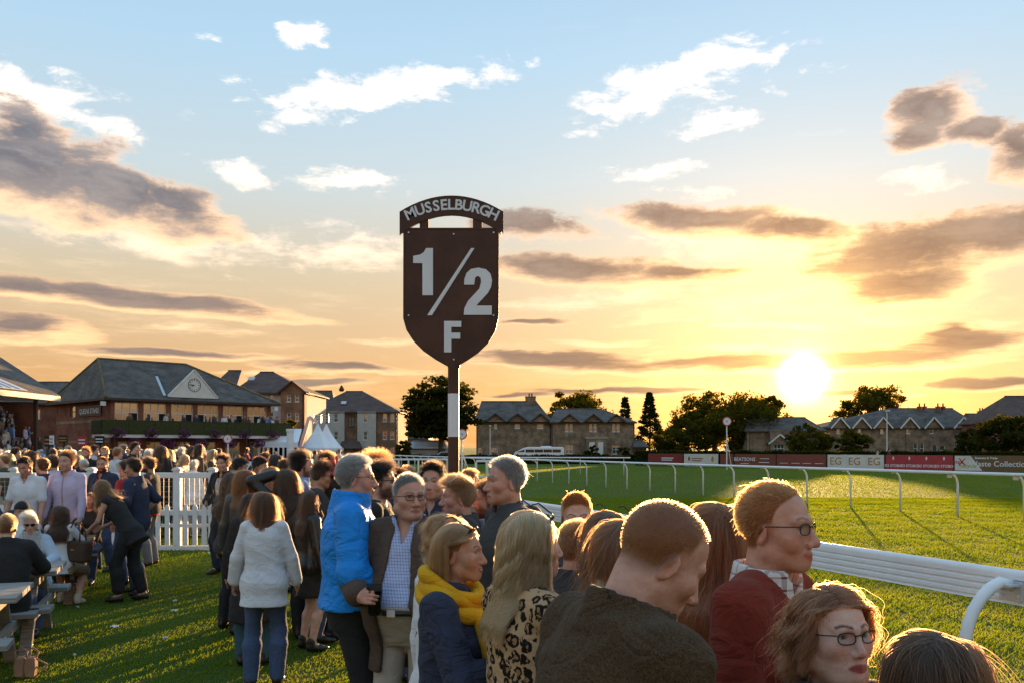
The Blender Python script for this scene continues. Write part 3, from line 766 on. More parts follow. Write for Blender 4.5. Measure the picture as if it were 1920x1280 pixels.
        tag(o, '%s purple flower basket %s, counted from the name board end' % (('first', 'second', 'third', 'fourth', 'fifth', 'sixth')[k//2], 'against the balcony screen' if up else 'hung below the balcony floor'), 'flower basket', 'flower baskets along the balcony')
def leaf_quads(P, size, seed=0, flat=0.0):
    r = np.random.default_rng(seed); n = len(P)
    a = r.normal(0, 1, (n, 3)); a[:, 2] *= (1-flat); a /= np.linalg.norm(a, axis=1)[:, None]
    b = r.normal(0, 1, (n, 3)); b[:, 2] *= (1-flat); b -= a*(a*b).sum(1)[:, None]; b /= np.linalg.norm(b, axis=1)[:, None]
    s = size*r.uniform(.6, 1.3, (n, 1))
    V = np.stack([P-a*s*.5, P+b*s*.28, P+a*s*.5, P-b*s*.28], 1).reshape(-1, 3)
    f = np.arange(4*n).reshape(-1, 4)
    return V, f
queens_stand()

def left_stand():
    root = empty('covered_stand', (-32, 56, 0)); tag(root, 'covered stand with metal canopy over packed terrace steps at the left edge', 'stand')
    m = MB(); slab(m, [(.1, 8, 5.55), (-.1, -22, 5.55), (-11, -22, 10.2), (-10.2, 15.6, 10.2)], .2); slab(m, [(.1, 8, 5.55), (-10.2, 15.6, 10.2), (-20, 17, 5.55)], .2); rf = m.build('roof', MAT['slate'], root)
    m = MB()
    for k in range(26):
        y = -22+k*1.0; m.bar((-.05, y+.5, 5.66), (-4.2, y+.5, 7.42), .94, .05)
        m.bar((-.05, y, 5.70), (-4.2, y, 7.46), .07, .09)
    m.build('canopy_sheet', MAT['metal_sheet'], rf)
    m = MB(); m.box((.02, -22, 5.15), (.14, 8, 5.5)); m.box((-20, 7.9, 5.2), (.1, 8.05, 5.5)); m.build('fascia', MAT['gutter'], root)
    for y in (-14, -4, 6.5):
        m = MB(); m.box((-1.0, y, 0), (-.8, y+.2, 5.3)); m.build('column', MAT['frame_dark'], root)
    for k in range(8):
        m = MB(); m.box((-1.6-k*.6, -22, 0), (-1.0-k*.6, 11.5, .15+k*.42)); m.build('step', MAT['concrete'], root)
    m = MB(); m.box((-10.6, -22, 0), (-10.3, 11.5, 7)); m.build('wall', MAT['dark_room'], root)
    for k, (y0, y1) in enumerate(((-3, -.6), (-.4, 1.8), (2, 4.2), (4.4, 6.4))):
        m = MB(); m.box((-10.3, y0, 3.9), (-10.22, y1, 5.4)); m.build('wall_panel', MAT['frame_white'] if k % 2 else MAT['gutter'], root)
    m = MB(); m.box((-20, 11.6, 0), (-3.5, 11.9, 5.3)); m.build('wall', MAT['red_brick'], root)
    m = MB(); m.tube([(-8, 4, 9.3), (-8, 4, 11.3)], .04, 6); m.bar((-8.6, 4, 11.2), (-7.4, 4, 11.2), .04, .04); m.bar((-8.5, 4, 10.8), (-7.5, 4, 10.8), .04, .04); m.build('aerial', MAT['aluminium'], root)
left_stand()

def house(name, label, cat, d, strips, eave, ridge, wins, depth=10, rmat='brown_tile', over=.4, hip=(True, True), wallm=None, base=0.0, extra=None):
    """a building that faces the track at distance d. strips: (px0,px1,material,proud metres); ridge: (px0,px1,py)"""
    p0 = min(s[0] for s in strips); p1 = max(s[1] for s in strips)
    mx = lambda px: (px-p0)/F*d
    mz = lambda py: zat(py, d)
    root = empty(name, at(p0, d)); tag(root, label, cat)
    zE = mz(eave); W_ = mx(p1)
    for (a, b, mt, pr) in strips:
        ops = []
        for (wx, wy, ww, wh, *_r) in wins:
            if a <= wx < b: ops.append((mx(wx-ww/2)-mx(a), max(.3, mz(wy+wh/2)), mx(wx+ww/2)-mx(a), mz(wy-wh/2)))
        m = MB(); wall_open(m, (mx(a), -pr, 0), (1, 0, 0), mx(b)-mx(a), zE, ops)
        if pr: m.box((mx(a), -pr+.3, 0), (mx(b), .3, zE))
        m.build('wall', MAT[mt], root)
        i = 0
        for (wx, wy, ww, wh, *r_) in wins:
            if a <= wx < b:
                st = r_[0] if r_ else 'frame_white'
                window(root, (mx(a), -pr, 0), (1, 0, 0), ops[i], r_[1] if len(r_) > 1 else 1, 2, st, .09, .12, True); i += 1
    m = MB(); m.box((0, .3, 0), (.3, depth, zE)); m.box((W_-.3, .3, 0), (W_, depth, zE)); m.box((.3, depth-.3, 0), (W_-.3, depth, zE)); m.build('wall', MAT[strips[0][2]], root)
    a0, b0, zr = mx(ridge[0]), mx(ridge[1]), zat(ridge[2], d+depth/2)
    c = [(-over, -over, zE), (W_+over, -over, zE), (W_+over, depth+over, zE), (-over, depth+over, zE)]; A = (a0, depth/2, zr); B = (b0, depth/2, zr)
    m = MB(); slab(m, [c[0], c[1], B, A], .15); slab(m, [c[2], c[3], A, B], .15); slab(m, [c[1], c[2], B], .15); slab(m, [c[3], c[0], A], .15)
    rf = m.build('roof', MAT[rmat], root)
    m = MB(); m.tube([A, B], .12, 6); m.build('ridge_tiles', MAT[rmat], rf)
    m = MB(); m.box((-over, -over-.1, zE-.26), (W_+over, -over-.01, zE-.12)); m.build('gutter', MAT['frame_dark'], root)
    for px in (p0, p1):
        m = MB(); m.tube([(mx(px)+(.12 if px == p0 else -.12), -.1-max(s[3] for s in strips), 0), (mx(px)+(.12 if px == p0 else -.12), -.1-max(s[3] for s in strips), zE-.2)], .05, 6); m.build('downpipe', MAT['frame_dark'], root)
    if extra: extra(root, rf, mx, mz, zE)
    return root
def gablet(root, mx, mz, px0, px1, apex_py, zE, pr, wm, rm, y0=-.05, back=3.0, trim='frame_dark'):
    x0, x1, za = mx(px0), mx(px1), mz(apex_py); xm = (x0+x1)/2
    m = MB(); m.prism([(x0, zE-.3), (x1, zE-.3), (x1, zE), (xm, za), (x0, zE)], .3, (0, -pr+.1, 0)); g_ = m.build('gable', MAT[wm], root)
    m = MB(); slab(m, [(x0-.35, -pr-.35, zE-.1), (xm, -pr-.35, za+.15), (xm, back, za+.15), (x0-.35, back-1, zE-.1)], .12); slab(m, [(x1+.35, -pr-.35, zE-.1), (x1+.35, back-1, zE-.1), (xm, back, za+.15), (xm, -pr-.35, za+.15)], .12); m.build('gable_roof', MAT[rm], g_)
    m = MB(); m.bar((x0-.4, -pr-.4, zE-.2), (xm, -pr-.4, za+.08), .06, .2); m.bar((x1+.4, -pr-.4, zE-.2), (xm, -pr-.4, za+.08), .06, .2); m.build('bargeboard', MAT[trim], g_)
def chimney(rf, mx, px, y, z0, z1, w=.9, pots=2, mt='rubble_stone'):
    m = MB(); x = mx(px); m.box((x-w/2, y-.4, z0), (x+w/2, y+.4, z1)); m.box((x-w/2-.06, y-.46, z1), (x+w/2+.06, y+.46, z1+.15)); ch = m.build('chimney', MAT[mt], rf)
    for k in range(pots): m = MB(); m.lathe([(.13, 0), (.10, .5)], 10, (x+(k-(pots-1)/2)*.4, y, z1+.15)); m.build('chimney_pot', MAT['red_brick'], ch)
house('brick_annexe', 'low red brick annexe between the left stand and the grandstand', 'building', 88, [(-20, 128, 'red_brick', 0)], 754, (20, 100, 716), [(70, 775, 10, 18)], 9, 'slate', .3)
# flats behind the grandstand
def exA(root, rf, mx, mz, zE):
    gablet(root, mx, mz, 531, 574, 717, zE, 1.2, 'brown_brick', 'brown_tile', back=4)
    m = MB(); m.cbox((mx(462), 2.2, zE+1.9), (.8, .9, .08), Matrix.Rotation(R(30), 3, 'X')); m.build('rooflight', MAT['metal_sheet'], rf)
house('block_of_flats', 'brown brick and grey harled flats directly behind the grandstand roof', 'building', 112,
      [(440, 531, 'harl', 0), (531, 574, 'brown_brick', 1.2)], 735, (462, 490, 697),
      [(509, 746, 8, 14), (509, 780, 8, 17), (546, 746, 8, 15), (561, 746, 8, 15), (546, 781, 8, 16), (561, 781, 8, 16), (546, 820, 8, 18), (561, 820, 8, 18)], 12, extra=exA)
house('block_of_flats', 'flats showing only a tiled roof over the grandstand clock gable', 'building', 122,
      [(392, 436, 'harl', 0)], 735, (402, 428, 694), [(414, 760, 8, 14)], 12)
def exB(root, rf, mx, mz, zE):
    m = MB(); x0, x1, z0 = mx(640), mx(684), mz(838); m.box((x0+.3, -1.5, 0), (x1-.3, -.05, z0-.2)); po = m.build('porch', MAT['brown_brick'], root)
    m = MB(); slab(m, [(x0, -2, z0-.1), (x1, -2, z0-.1), (x1-1, -.05, mz(822)), (x0+.2, -.05, mz(822))], .12); m.build('porch_roof', MAT['brown_tile'], po)
    m = MB(); m.cbox((mx(640), 2.0, zE+1.5), (.8, .9, .08), Matrix.Rotation(R(30), 3, 'X')); m.build('rooflight', MAT['metal_sheet'], rf)
    m = MB(); m.lathe([(.3, 0), (.45, .3), (.2, .8), (.05, 1.0)], 8, (mx(629), 5, zat(733, 145))); m.build('roof_cowl', MAT['frame_dark'], rf)
bw = [(px, py, 8, 16) for px in (722, 736) for py in (782, 815, 845)]+[(px, py, 8, 16) for px in (631, 686) for py in (783, 816, 846)]
house('block_of_flats', 'three-storey brown brick and harled flats behind the white tents', 'building', 140,
      [(576, 615, 'brown_brick', 0), (615, 647, 'harl', .5), (647, 671, 'brown_brick', 0), (671, 706, 'harl', .5), (706, 746, 'brown_brick', .2)], 771, (634, 668, 733),
      bw+[(590, 783, 8, 16), (603, 783, 8, 16), (659, 790, 12, 20, 'frame_dark', 2), (590, 815, 8, 16), (603, 815, 8, 16)], 13, extra=exB)
house('block_of_flats', 'lower wing of flats with plain tiled roof left of the tents', 'building', 155,
      [(560, 625, 'brown_brick', 0)], 768, (575, 610, 732), [(588, 784, 7, 14)], 12)
def exS(gs):
    def f(root, rf, mx, mz, zE):
        for (a, b, ap) in gs: gablet(root, mx, mz, a, b, ap, zE, .25, 'rubble_stone', 'slate', back=2.2)
        if gs[0][0] < 1000:
            chimney(rf, mx, 996, 5, zE+2, zat(744, 140), 1.6, 2)
        else:
            m = MB(); m.box((mx(1098), -1.6, 0), (mx(1136), -.05, mz(822))); po = m.build('porch', MAT['rubble_stone'], root)
            m = MB(); m.box((mx(1096), -1.7, mz(822)), (mx(1138), -.05, mz(818))); m.build('cornice', MAT['stone_trim'], po)
            for q in (1108, 1124):
                m = MB(); m.box((mx(q-5), -1.66, .6), (mx(q+5), -1.61, mz(828))); m.build('window', MAT['frame_white'], po)
    return f
house('stone_house', 'rubble stone wing with slate roof and three small gablets beside the big tree', 'building', 135,
      [(893, 1033, 'rubble_stone', 0)], 790, (900, 1008, 752), [(929, 798, 6, 10), (970, 798, 10, 9), (1013, 798, 12, 9), (927, 846, 12, 16), (895+5, 846, 8, 16)], 11, 'slate', .3, extra=exS([(912, 946, 776), (953, 988, 776), (997, 1030, 776)]))
house('stone_house', 'lower stone house with paired windows under three gablets above the coach', 'building', 134,
      [(1034, 1190, 'rubble_stone', 0)], 790, (1047, 1135, 766), [(1063, 800, 6, 17), (1071, 800, 6, 17), (1108, 800, 6, 17), (1116, 800, 6, 17), (1151, 800, 6, 17), (1159, 800, 6, 17), (1067, 841, 14, 17, 'frame_white', 2), (1155, 842, 15, 17, 'frame_white', 2)], 11, 'slate', .3, extra=exS([(1052, 1083, 777), (1097, 1128, 777), (1140, 1170, 777)]))
house('shed', 'small stone outbuilding at the end of the stone house', 'building', 132, [(1192, 1212, 'rubble_stone', 0)], 836, (1194, 1204, 824), [], 5, 'slate')
# houses under and right of the sun
def exR(root, rf, mx, mz, zE):
    for a in (1560, 1600, 1640, 1690, 1735, 1790): gablet(root, mx, mz, a, a+26, 783, zE, .3, 'rubble_stone', 'slate', back=2.4, trim='frame_white')
    for q in (1752, 1762, 1788, 1798): chimney(rf, mx, q, 5, zat(768, 140), zat(763, 140), .35, 1, 'red_brick')
house('stone_terrace', 'long stone terrace with gablets behind the bright red board', 'building', 135,
      [(1545, 1700, 'rubble_stone', 0), (1700, 1838, 'rubble_stone', .2)], 800, (1700, 1826, 765),
      [(1716, 840, 8, 22), (1728, 840, 8, 22), (1752, 845, 10, 24, 'frame_white'), (1766, 843, 10, 18), (1791, 832, 5, 9), (1800, 832, 5, 9), (1810, 832, 5, 9), (1572, 806, 7, 12), (1612, 806, 7, 12), (1654, 806, 7, 12), (1702, 806, 7, 12), (1746, 806, 7, 12)], 13, 'slate', .3, extra=exR)
def exC(root, rf, mx, mz, zE):
    gablet(root, mx, mz, 1441, 1474, 815, mz(829), 1.0, 'rubble_stone', 'slate', back=2.2, trim='frame_white')
house('cottage', 'stone cottage with white arched window under the sun', 'building', 125,
      [(1400, 1440, 'rubble_stone', 0), (1440, 1476, 'rubble_stone', 1.0), (1476, 1545, 'rubble_stone', 0)], 806, (1420, 1530, 782), [(1457, 840, 20, 22, 'frame_white', 3), (1465+50, 836, 8, 18), (1500, 836, 8, 18)], 9, 'slate', .3, extra=exC)
def exG(root, rf, mx, mz, zE): chimney(rf, mx, 1871, 5, zE+1, zat(772, 146), .8, 2)
house('terraced_house', 'tiled house with short chimney behind the dark bush at the right edge', 'building', 140, [(1838, 1905, 'rubble_stone', 0)], 800, (1840, 1900, 775), [], 10, 'brown_tile', .3, extra=exG)
house('terraced_house', 'red-roofed house cut off by the right picture edge', 'building', 120, [(1888, 2010, 'red_brick', 0)], 790, (1930, 1990, 742), [], 12, 'brown_tile', .4)
house('cottage', 'pink-roofed cottage seen under the big tree', 'building', 165, [(742, 800, 'harl', 0)], 822, (750, 795, 792), [(757, 835, 5, 10), (766, 835, 5, 10), (775, 835, 5, 10)], 9, 'brown_tile')
house('shed', 'grey shed with pale lean-to roof under the big tree', 'building', 118, [(762, 835, 'concrete', 0)], 838, (770, 830, 826), [], 5, 'metal_sheet', .1)

# ------------------------------------------------------------------ trees, hedges
def tree(name, label, px, d, top, wpx, mat, n=9000, leaf=.42, clumps=70, flat=.0, low=.25, seed=1, conifer=False, squash=1.0, group='trees beyond the track', lay=False):
    r = np.random.default_rng(seed); H = zat(top, d); rx = wpx/2/F*d
    root = empty(name, at(px, d)); tag(root, label, 'tree', group)
    zc0 = H*low; hz = (H-zc0)/2; zc = zc0+hz
    if conifer:
        t = r.uniform(0, 1, clumps)**.8; rad = rx*(1-t)*r.uniform(.55, 1.0, clumps)+.15; a = r.uniform(0, 2*np.pi, clumps)
        C = np.stack([np.cos(a)*rad, np.sin(a)*rad, zc0+t*(H-zc0)], 1); cr = np.clip(rx*.30*(1.1-t), .3, 9)
    else:
        v = r.normal(0, 1, (clumps, 3)); v /= np.linalg.norm(v, axis=1)[:, None]
        v *= r.uniform(.25, .93, (clumps, 1))**.6
        C = v*np.array([rx*.9, rx*.8, hz*.93])+np.array([0, 0, zc]); C[:, 2] += .12*hz*np.cos(C[:, 0]/rx*2.2)
        C[:, 0] += r.normal(0, .07*rx, clumps); cr = np.full(clumps, rx*.17)*r.uniform(.6, 1.4, clumps)
        if lay: C[:, 2] = zc0+np.round((C[:, 2]-zc0)/(hz*.16)+r.normal(0, .4, clumps))*(hz*.16)
    k = r.integers(0, clumps, n); off = r.normal(0, 1, (n, 3)); off /= np.linalg.norm(off, axis=1)[:, None]; off *= r.uniform(0, 1, (n, 1))**.4
    sc = np.array([1.15, 1.0, .8]) if not lay else np.array([1.6, 1.4, .55])
    if conifer: sc = np.array([1.2, 1.2, .55])
    P = C[k]+off*cr[k][:, None]*sc
    P[:, 2] = np.maximum(P[:, 2], .25)
    V, f = leaf_quads(P, leaf, seed, flat); meshobj('crown', V, f, MAT[mat], root)
    m = MB(); tr = max(.16, rx*.06)
    m.tube([(0, 0, -.2), (0, 0, H*.2), (rx*.04, 0, H*.5), (0, 0, H*(.95 if conifer else .8))], [tr*1.25, tr, tr*.7, tr*.12], 8)
    if not conifer:
        for i in range(9):
            c = C[i]; m.tube([(0, 0, H*(.22+.05*i)), tuple(np.array([0, 0, H*.3])*.5+c*.5), tuple(c)], [tr*.55, tr*.35, tr*.08], 6)
    m.build('trunk', MAT['bark'], root, smooth=True)
    return root
tree('cedar_tree', 'broad dark spreading tree behind the striped pole', 826, 118, 706, 150, 'leaf_dark', 17000, .55, 150, .45, .12, 3, lay=True)
tree('oak_tree', 'broad round tree over the low stone house roof', 1075, 158, 733, 150, 'leaf_mid', 8000, .6, 70, 0, .2, 4)
tree('spruce_tree', 'small ragged conifer left of the taller pointed conifer', 1172, 150, 745, 46, 'needle', 5500, .4, 170, .3, .1, 5, conifer=True)
tree('spruce_tree', 'pointed dark conifer standing taller than the stone house', 1218, 146, 736, 66, 'needle', 8000, .4, 220, .3, .08, 6, conifer=True)
tree('lime_tree', 'leafy tree rising left of the sun over the round disc marker', 1340, 140, 733, 165, 'leaf_mid', 9500, .55, 80, 0, .08, 7)
tree('lime_tree', 'tall leafy tree directly below the sun', 1428, 136, 738, 116, 'leaf_mid', 8500, .5, 80, 0, .06, 8)
tree('hawthorn_tree', 'low spreading tree filling the gap between the disc marker and the sun', 1392, 130, 744, 190, 'leaf_mid', 9000, .45, 90, 0, .02, 17)
tree('hawthorn_tree', 'low rounded tree left of the round disc marker', 1290, 128, 768, 90, 'leaf_mid', 5000, .42, 60, 0, .02, 18)
tree('oak_tree', 'round tree with full crown to the right of the sun', 1641, 150, 717, 168, 'leaf_mid', 9000, .55, 80, 0, .12, 9)
tree('elder_bush', 'low bush between the conifer and the cream board', 1255, 125, 800, 90, 'leaf_mid', 5000, .4, 50, 0, .02, 10)
tree('elder_bush', 'large dark bush behind the waste collection board', 1890, 84, 770, 120, 'leaf_dark', 9000, .30, 80, 0, .02, 11)
tree('elder_bush', 'golden bush in front of the cottage below the sun', 1520, 116, 796, 110, 'leaf_mid', 6000, .35, 60, 0, .02, 21)
tree('elder_bush', 'bush before the left half of the stone terrace', 1600, 118, 806, 80, 'leaf_mid', 4500, .35, 50, 0, .02, 22)
tree('elder_bush', 'bush at the right end of the stone terrace', 1822, 112, 800, 70, 'leaf_dark', 4500, .35, 50, 0, .02, 23)
tree('elder_bush', 'shrub against the low stone house wall', 1108, 130, 832, 34, 'leaf_dark', 1600, .3, 24, 0, .02, 12)
tree('elder_bush', 'shrub at the corner of the low stone house', 1168, 130, 835, 30, 'leaf_dark', 1400, .3, 24, 0, .02, 13)
tree('elder_bush', 'green shrub in front of the pink-roofed cottage', 758, 112, 824, 44, 'leaf_mid', 1800, .35, 30, 0, .02, 14)
tree('rowan_tree', 'slim tree in front of the brown brick flats', 542, 100, 778, 40, 'leaf_mid', 2600, .32, 40, 0, .1, 15)
tree('ash_tree', 'distant small tree showing beside the flats roof', 738, 175, 760, 40, 'leaf_dark', 2200, .5, 30, 0, .1, 16)
def hedge(p0, p1, d0, d1, h, label, mat='leaf_dark', n=9000, seed=30, leaf=.16):
    r = np.random.default_rng(seed); a = at(p0, d0); b = at(p1, d1); L = (b-a).length; root = empty('hedge', a, math.atan2((b-a).y, (b-a).x)); tag(root, label, 'hedge')
    P = r.uniform(0, 1, (n, 3))*np.array([L, 1.0, h]); side = r.uniform(0, 1, n) < .6; P[side, 1] *= .15
    P[:, 2] = np.where(r.uniform(0, 1, n) < .3, h-.1+r.normal(0, .07, n)+.06*np.sin(P[:, 0]*1.7), P[:, 2])
    V, f = leaf_quads(P, leaf*2, seed); meshobj('foliage', V, f, MAT[mat], root)
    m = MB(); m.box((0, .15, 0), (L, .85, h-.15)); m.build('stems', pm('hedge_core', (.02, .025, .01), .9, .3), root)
hedge(640, 1215, 104, 104, 1.0, 'long low dark hedge below the stone houses')
hedge(1190, 1990, 97, 73, 1.5, 'dark hedge behind the row of advertising boards', seed=31, n=12000)

# ------------------------------------------------------------------ tents, coach, lift, small far things
def tent(px, d, w, peak_py, label):
    root = empty('pagoda_tent', at(px, d)); tag(root, label, 'tent', 'white pagoda tents'); ze = zat(839, d); zp = zat(peak_py, d)
    m = MB(); prof = [(1.0, ze), (.80, ze+(zp-ze)*.16), (.52, ze+(zp-ze)*.40), (.28, ze+(zp-ze)*.66), (.10, ze+(zp-ze)*.9), (.03, zp)]
    n = 16; v = []
    for k, z in prof:
        for j in range(n):
            a = 2*math.pi*(j+.5)/n; q = max(abs(math.cos(a)), abs(math.sin(a))); sq = k/q*(1 if k > .3 else .92)
            v.append((math.cos(a)*sq*w/2, math.sin(a)*sq*w/2, z))
    f = [(i*n+j, i*n+(j+1) % n, (i+1)*n+(j+1) % n, (i+1)*n+j) for i in range(len(prof)-1) for j in range(n)]
    m.add(v, f); m.build('canopy', MAT['tent'], root)
    m = MB()
    for s in (-1, 1): m.box((-w/2, s*w/2-.02, ze-.3), (w/2, s*w/2+.02, ze)); m.box((s*w/2-.02, -w/2+.02, ze-.3), (s*w/2+.02, w/2-.02, ze))
    m.build('valance', MAT['tent'], root)
    for x in (-1, 1):
        for y in (-1, 1): m = MB(); m.tube([(x*(w/2-.08), y*(w/2-.08), 0), (x*(w/2-.08), y*(w/2-.08), ze-.02)], .06, 8); m.build('pole', MAT['white_metal'], root)
tent(596, 88, 2.95, 793, 'white peaked tent standing in front of its twin')
tent(612, 93, 2.95, 794, 'white peaked tent half hidden behind the nearer tent')
def marquee():
    d = 84; root = empty('marquee', at(485, d)); tag(root, 'low white marquee below the end of the balcony', 'tent'); x1 = 74/F*d; z0 = zat(838, d); z1 = zat(822, d)
    m = MB(); slab(m, [(0, 0, z0+.5), (x1, 0, z0+.5), (x1*.9, 3, z1+1.0), (.3, 3, z1+1.0)], .1); m.box((0, -.02, z0), (x1, .02, z0+.45)); m.build('canopy', MAT['tent'], root)
    for k in range(9): m = MB(); m.box((x1*k/8-.07, -.05, 0), (x1*k/8+.07, .05, z0)); m.build('pole', MAT['white_metal'], root)
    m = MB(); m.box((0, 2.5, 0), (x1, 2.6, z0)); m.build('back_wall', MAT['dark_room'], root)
marquee()
def column_white():
    root = empty('white_pillar', at(544, 70)); tag(root, 'stout white pillar standing beside the marquee', 'pillar')
    m = MB(); m.tube([(0, 0, 0), (0, 0, zat(806, 70)-.1)], .26, 14); smooth_by_angle(m.build('shaft', MAT['white_paint'], root))
    m = MB(); m.tube([(0, 0, zat(806, 70)-.1), (0, 0, zat(803, 70))], .31, 14); m.build('cap', MAT['white_paint'], root)
column_white()
def lift():
    d = 100; root = empty('boom_lift', at(565, d)); tag(root, 'folding lift boom raised behind the white tents', 'lift'); q = lambda px, py: ((px-565)/F*d, 0, zat(py, d))
    m = MB(); m.box((-1, -.8, .3), (1.4, .8, 1.2)); m.build('chassis', MAT['black_paint'], root)
    for s in (-.7, .9):
        m = MB(); m.tube([(s, -.85, .35), (s, -.6, .35)], .35, 14); m.build('wheel', MAT['tyre'], root)
    m = MB(); m.bar(q(563, 838), q(580, 781), .30, .35); m.build('lower_boom', MAT['aluminium'], root)
    m = MB(); m.bar(q(580, 780), q(594, 792), .26, .3); m.build('upper_boom', MAT['aluminium'], root)
    m = MB()
    for (a, b) in ((588, 601), (603, 616)):
        for yy in (778, 783, 788): m.bar(q(a, yy), q(b, yy), .06, .08)
        for xx in (a, b): m.bar(q(xx, 776), q(xx, 792), .06, .06)
    m.build('platform_cage', MAT['aluminium'], root)
lift()
def coach():
    d = 112; root = empty('coach', at(962, d)); tag(root, 'white minibus coach parked in front of the stone houses', 'coach'); L = 96/F*d; z0, z1 = .35, zat(837, d)
    prof = [(0.05, z0), (.0, z0+.6), (.28, z0+1.0), (1.35, z1-.12), (1.9, z1), (L-.15, z1), (L, z1-.2), (L, z0)]
    m = MB(); m.prism(prof, 2.2, (0, 1.1, 0)); m.build('body', MAT['white_metal'], root, bevel=.06)
    pm('tinted', (.02, .02, .022), .08, .05, spec=.6)
    for k in range(4):
        a = 1.55+k*(L-1.9)/4; m = MB(); m.box((a, -.025, z0+.95), (a+(L-1.9)/4-.07, .0, z1-.3)); m.build('window', MAT['tinted'], root)
    m = MB(); m.prism([(.42, z0+1.0), (1.4, z0+1.0), (1.4, z1-.32)], .03, (0, -.012, 0)); m.build('window', MAT['tinted'], root)
    m = MB(); m.bar((.30, 1.1, z0+1.06), (1.3, 1.1, z1-.2), 1.9, .04); m.build('windscreen', MAT['tinted'], root)
    for x in (1.1, L-1.3):
        m = MB(); m.tube([(x, -.02, .36), (x, .25, .36)], .36, 18); w = m.build('wheel', MAT['tyre'], root); m = MB(); m.tube([(x, -.04, .36), (x, -.021, .36)], .2, 14); m.build('hub', MAT['aluminium'], w)
    for y in (.25, 1.95): m = MB(); m.cbox((.02, y, z0+.55), (.1, .3, .16)); m.build('headlight', MAT['sign_white'], root)
    m = MB(); m.box((L*.55, .5, z1), (L*.75, 1.6, z1+.12)); m.build('roof_vent', MAT['white_metal'], root)
coach()
def car_top(px, d, col, label):
    root = empty('parked_car', at(px, d)); tag(root, label, 'car')
    prof = [(0, .35), (.05, .75), (.9, .92), (1.5, 1.38), (3.0, 1.42), (3.7, .98), (4.2, .9), (4.25, .4)]
    m = MB(); m.prism(prof, 1.7, (0, .85, 0)); m.build('body', pm('car_paint_'+str(px), col, .25, .03, spec=.6), root, bevel=.05)
    m = MB(); m.prism([(1.05, .95), (1.55, 1.33), (2.95, 1.36), (3.5, .98)], .02, (0, -.011, 0)); m.build('side_window', MAT['tinted'], root)
    for x in (.85, 3.4): m = MB(); m.tube([(x, -.03, .31), (x, .2, .31)], .31, 16); m.build('wheel', MAT['tyre'], root)
    for y in (.3, 1.4): m = MB(); m.cbox((.03, y, .68), (.06, .3, .12)); m.build('headlight', MAT['sign_white'], root)
car_top(803, 108, (.55, .58, .66), 'silver car roof showing over the hedge below the big tree')
car_top(1216, 108, (.6, .6, .62), 'pale car behind the maroon advertising board')
def lamp(px, d, top, label):
    root = empty('street_lamp', at(px, d)); tag(root, label, 'lamp'); z = zat(top, d)
    m = MB(); m.tube([(0, 0, 0), (0, 0, z)], [.08, .05], 8); m.build('pole', MAT['aluminium'], root)
    m = MB(); m.cbox((0, -.2, z+.04), (.25, .7, .12)); m.build('lamp_head', MAT['sign_white'], root)
lamp(1663, 100, 770, 'tall thin lamp post behind the red advertising board'); lamp(919, 110, 798, 'slim lamp post in front of the stone wing')
def signboard(px, py, d, wpx, hpx, mt, stripe, label):
    root = empty('notice_board', at(px, d)); tag(root, label, 'sign'); w = wpx/F*d; h = hpx/F*d; z = zat(py, d)
    m = MB(); m.box((-w/2, -.06, z-h/2), (w/2, .06, z+h/2)); m.build('panel', MAT[mt], root)
    m = MB(); m.box((-w*.4, -.08, z+h*.05), (w*.4, -.061, z+h*.2)); m.box((-w*.4, -.08, z-h*.3), (w*.4, -.061, z-h*.15)); m.build('stripe', MAT[stripe], root)
    m = MB(); m.tube([(0, .1, 0), (0, .1, z)], .05, 8); m.build('post', MAT['black_paint'], root)
signboard(154, 826, 56, 15, 17, 'red_paint', 'sign_white', 'red notice board with white lines by the brick grandstand')
signboard(119, 822, 56, 17, 14, 'black_paint', 'gold_print', 'black bookmaker board with yellow line by the terrace')
signboard(187, 824, 57, 17, 15, 'dark_room', 'sign_white', 'dark board with white print below the balcony')
signboard(90, 826, 52, 12, 20, 'black_paint', 'gold_print', 'tall black board at the foot of the terrace')
signboard(97, 824, 51, 7, 17, 'sign_white', 'grey_print', 'narrow white upright banner at the foot of the terrace')
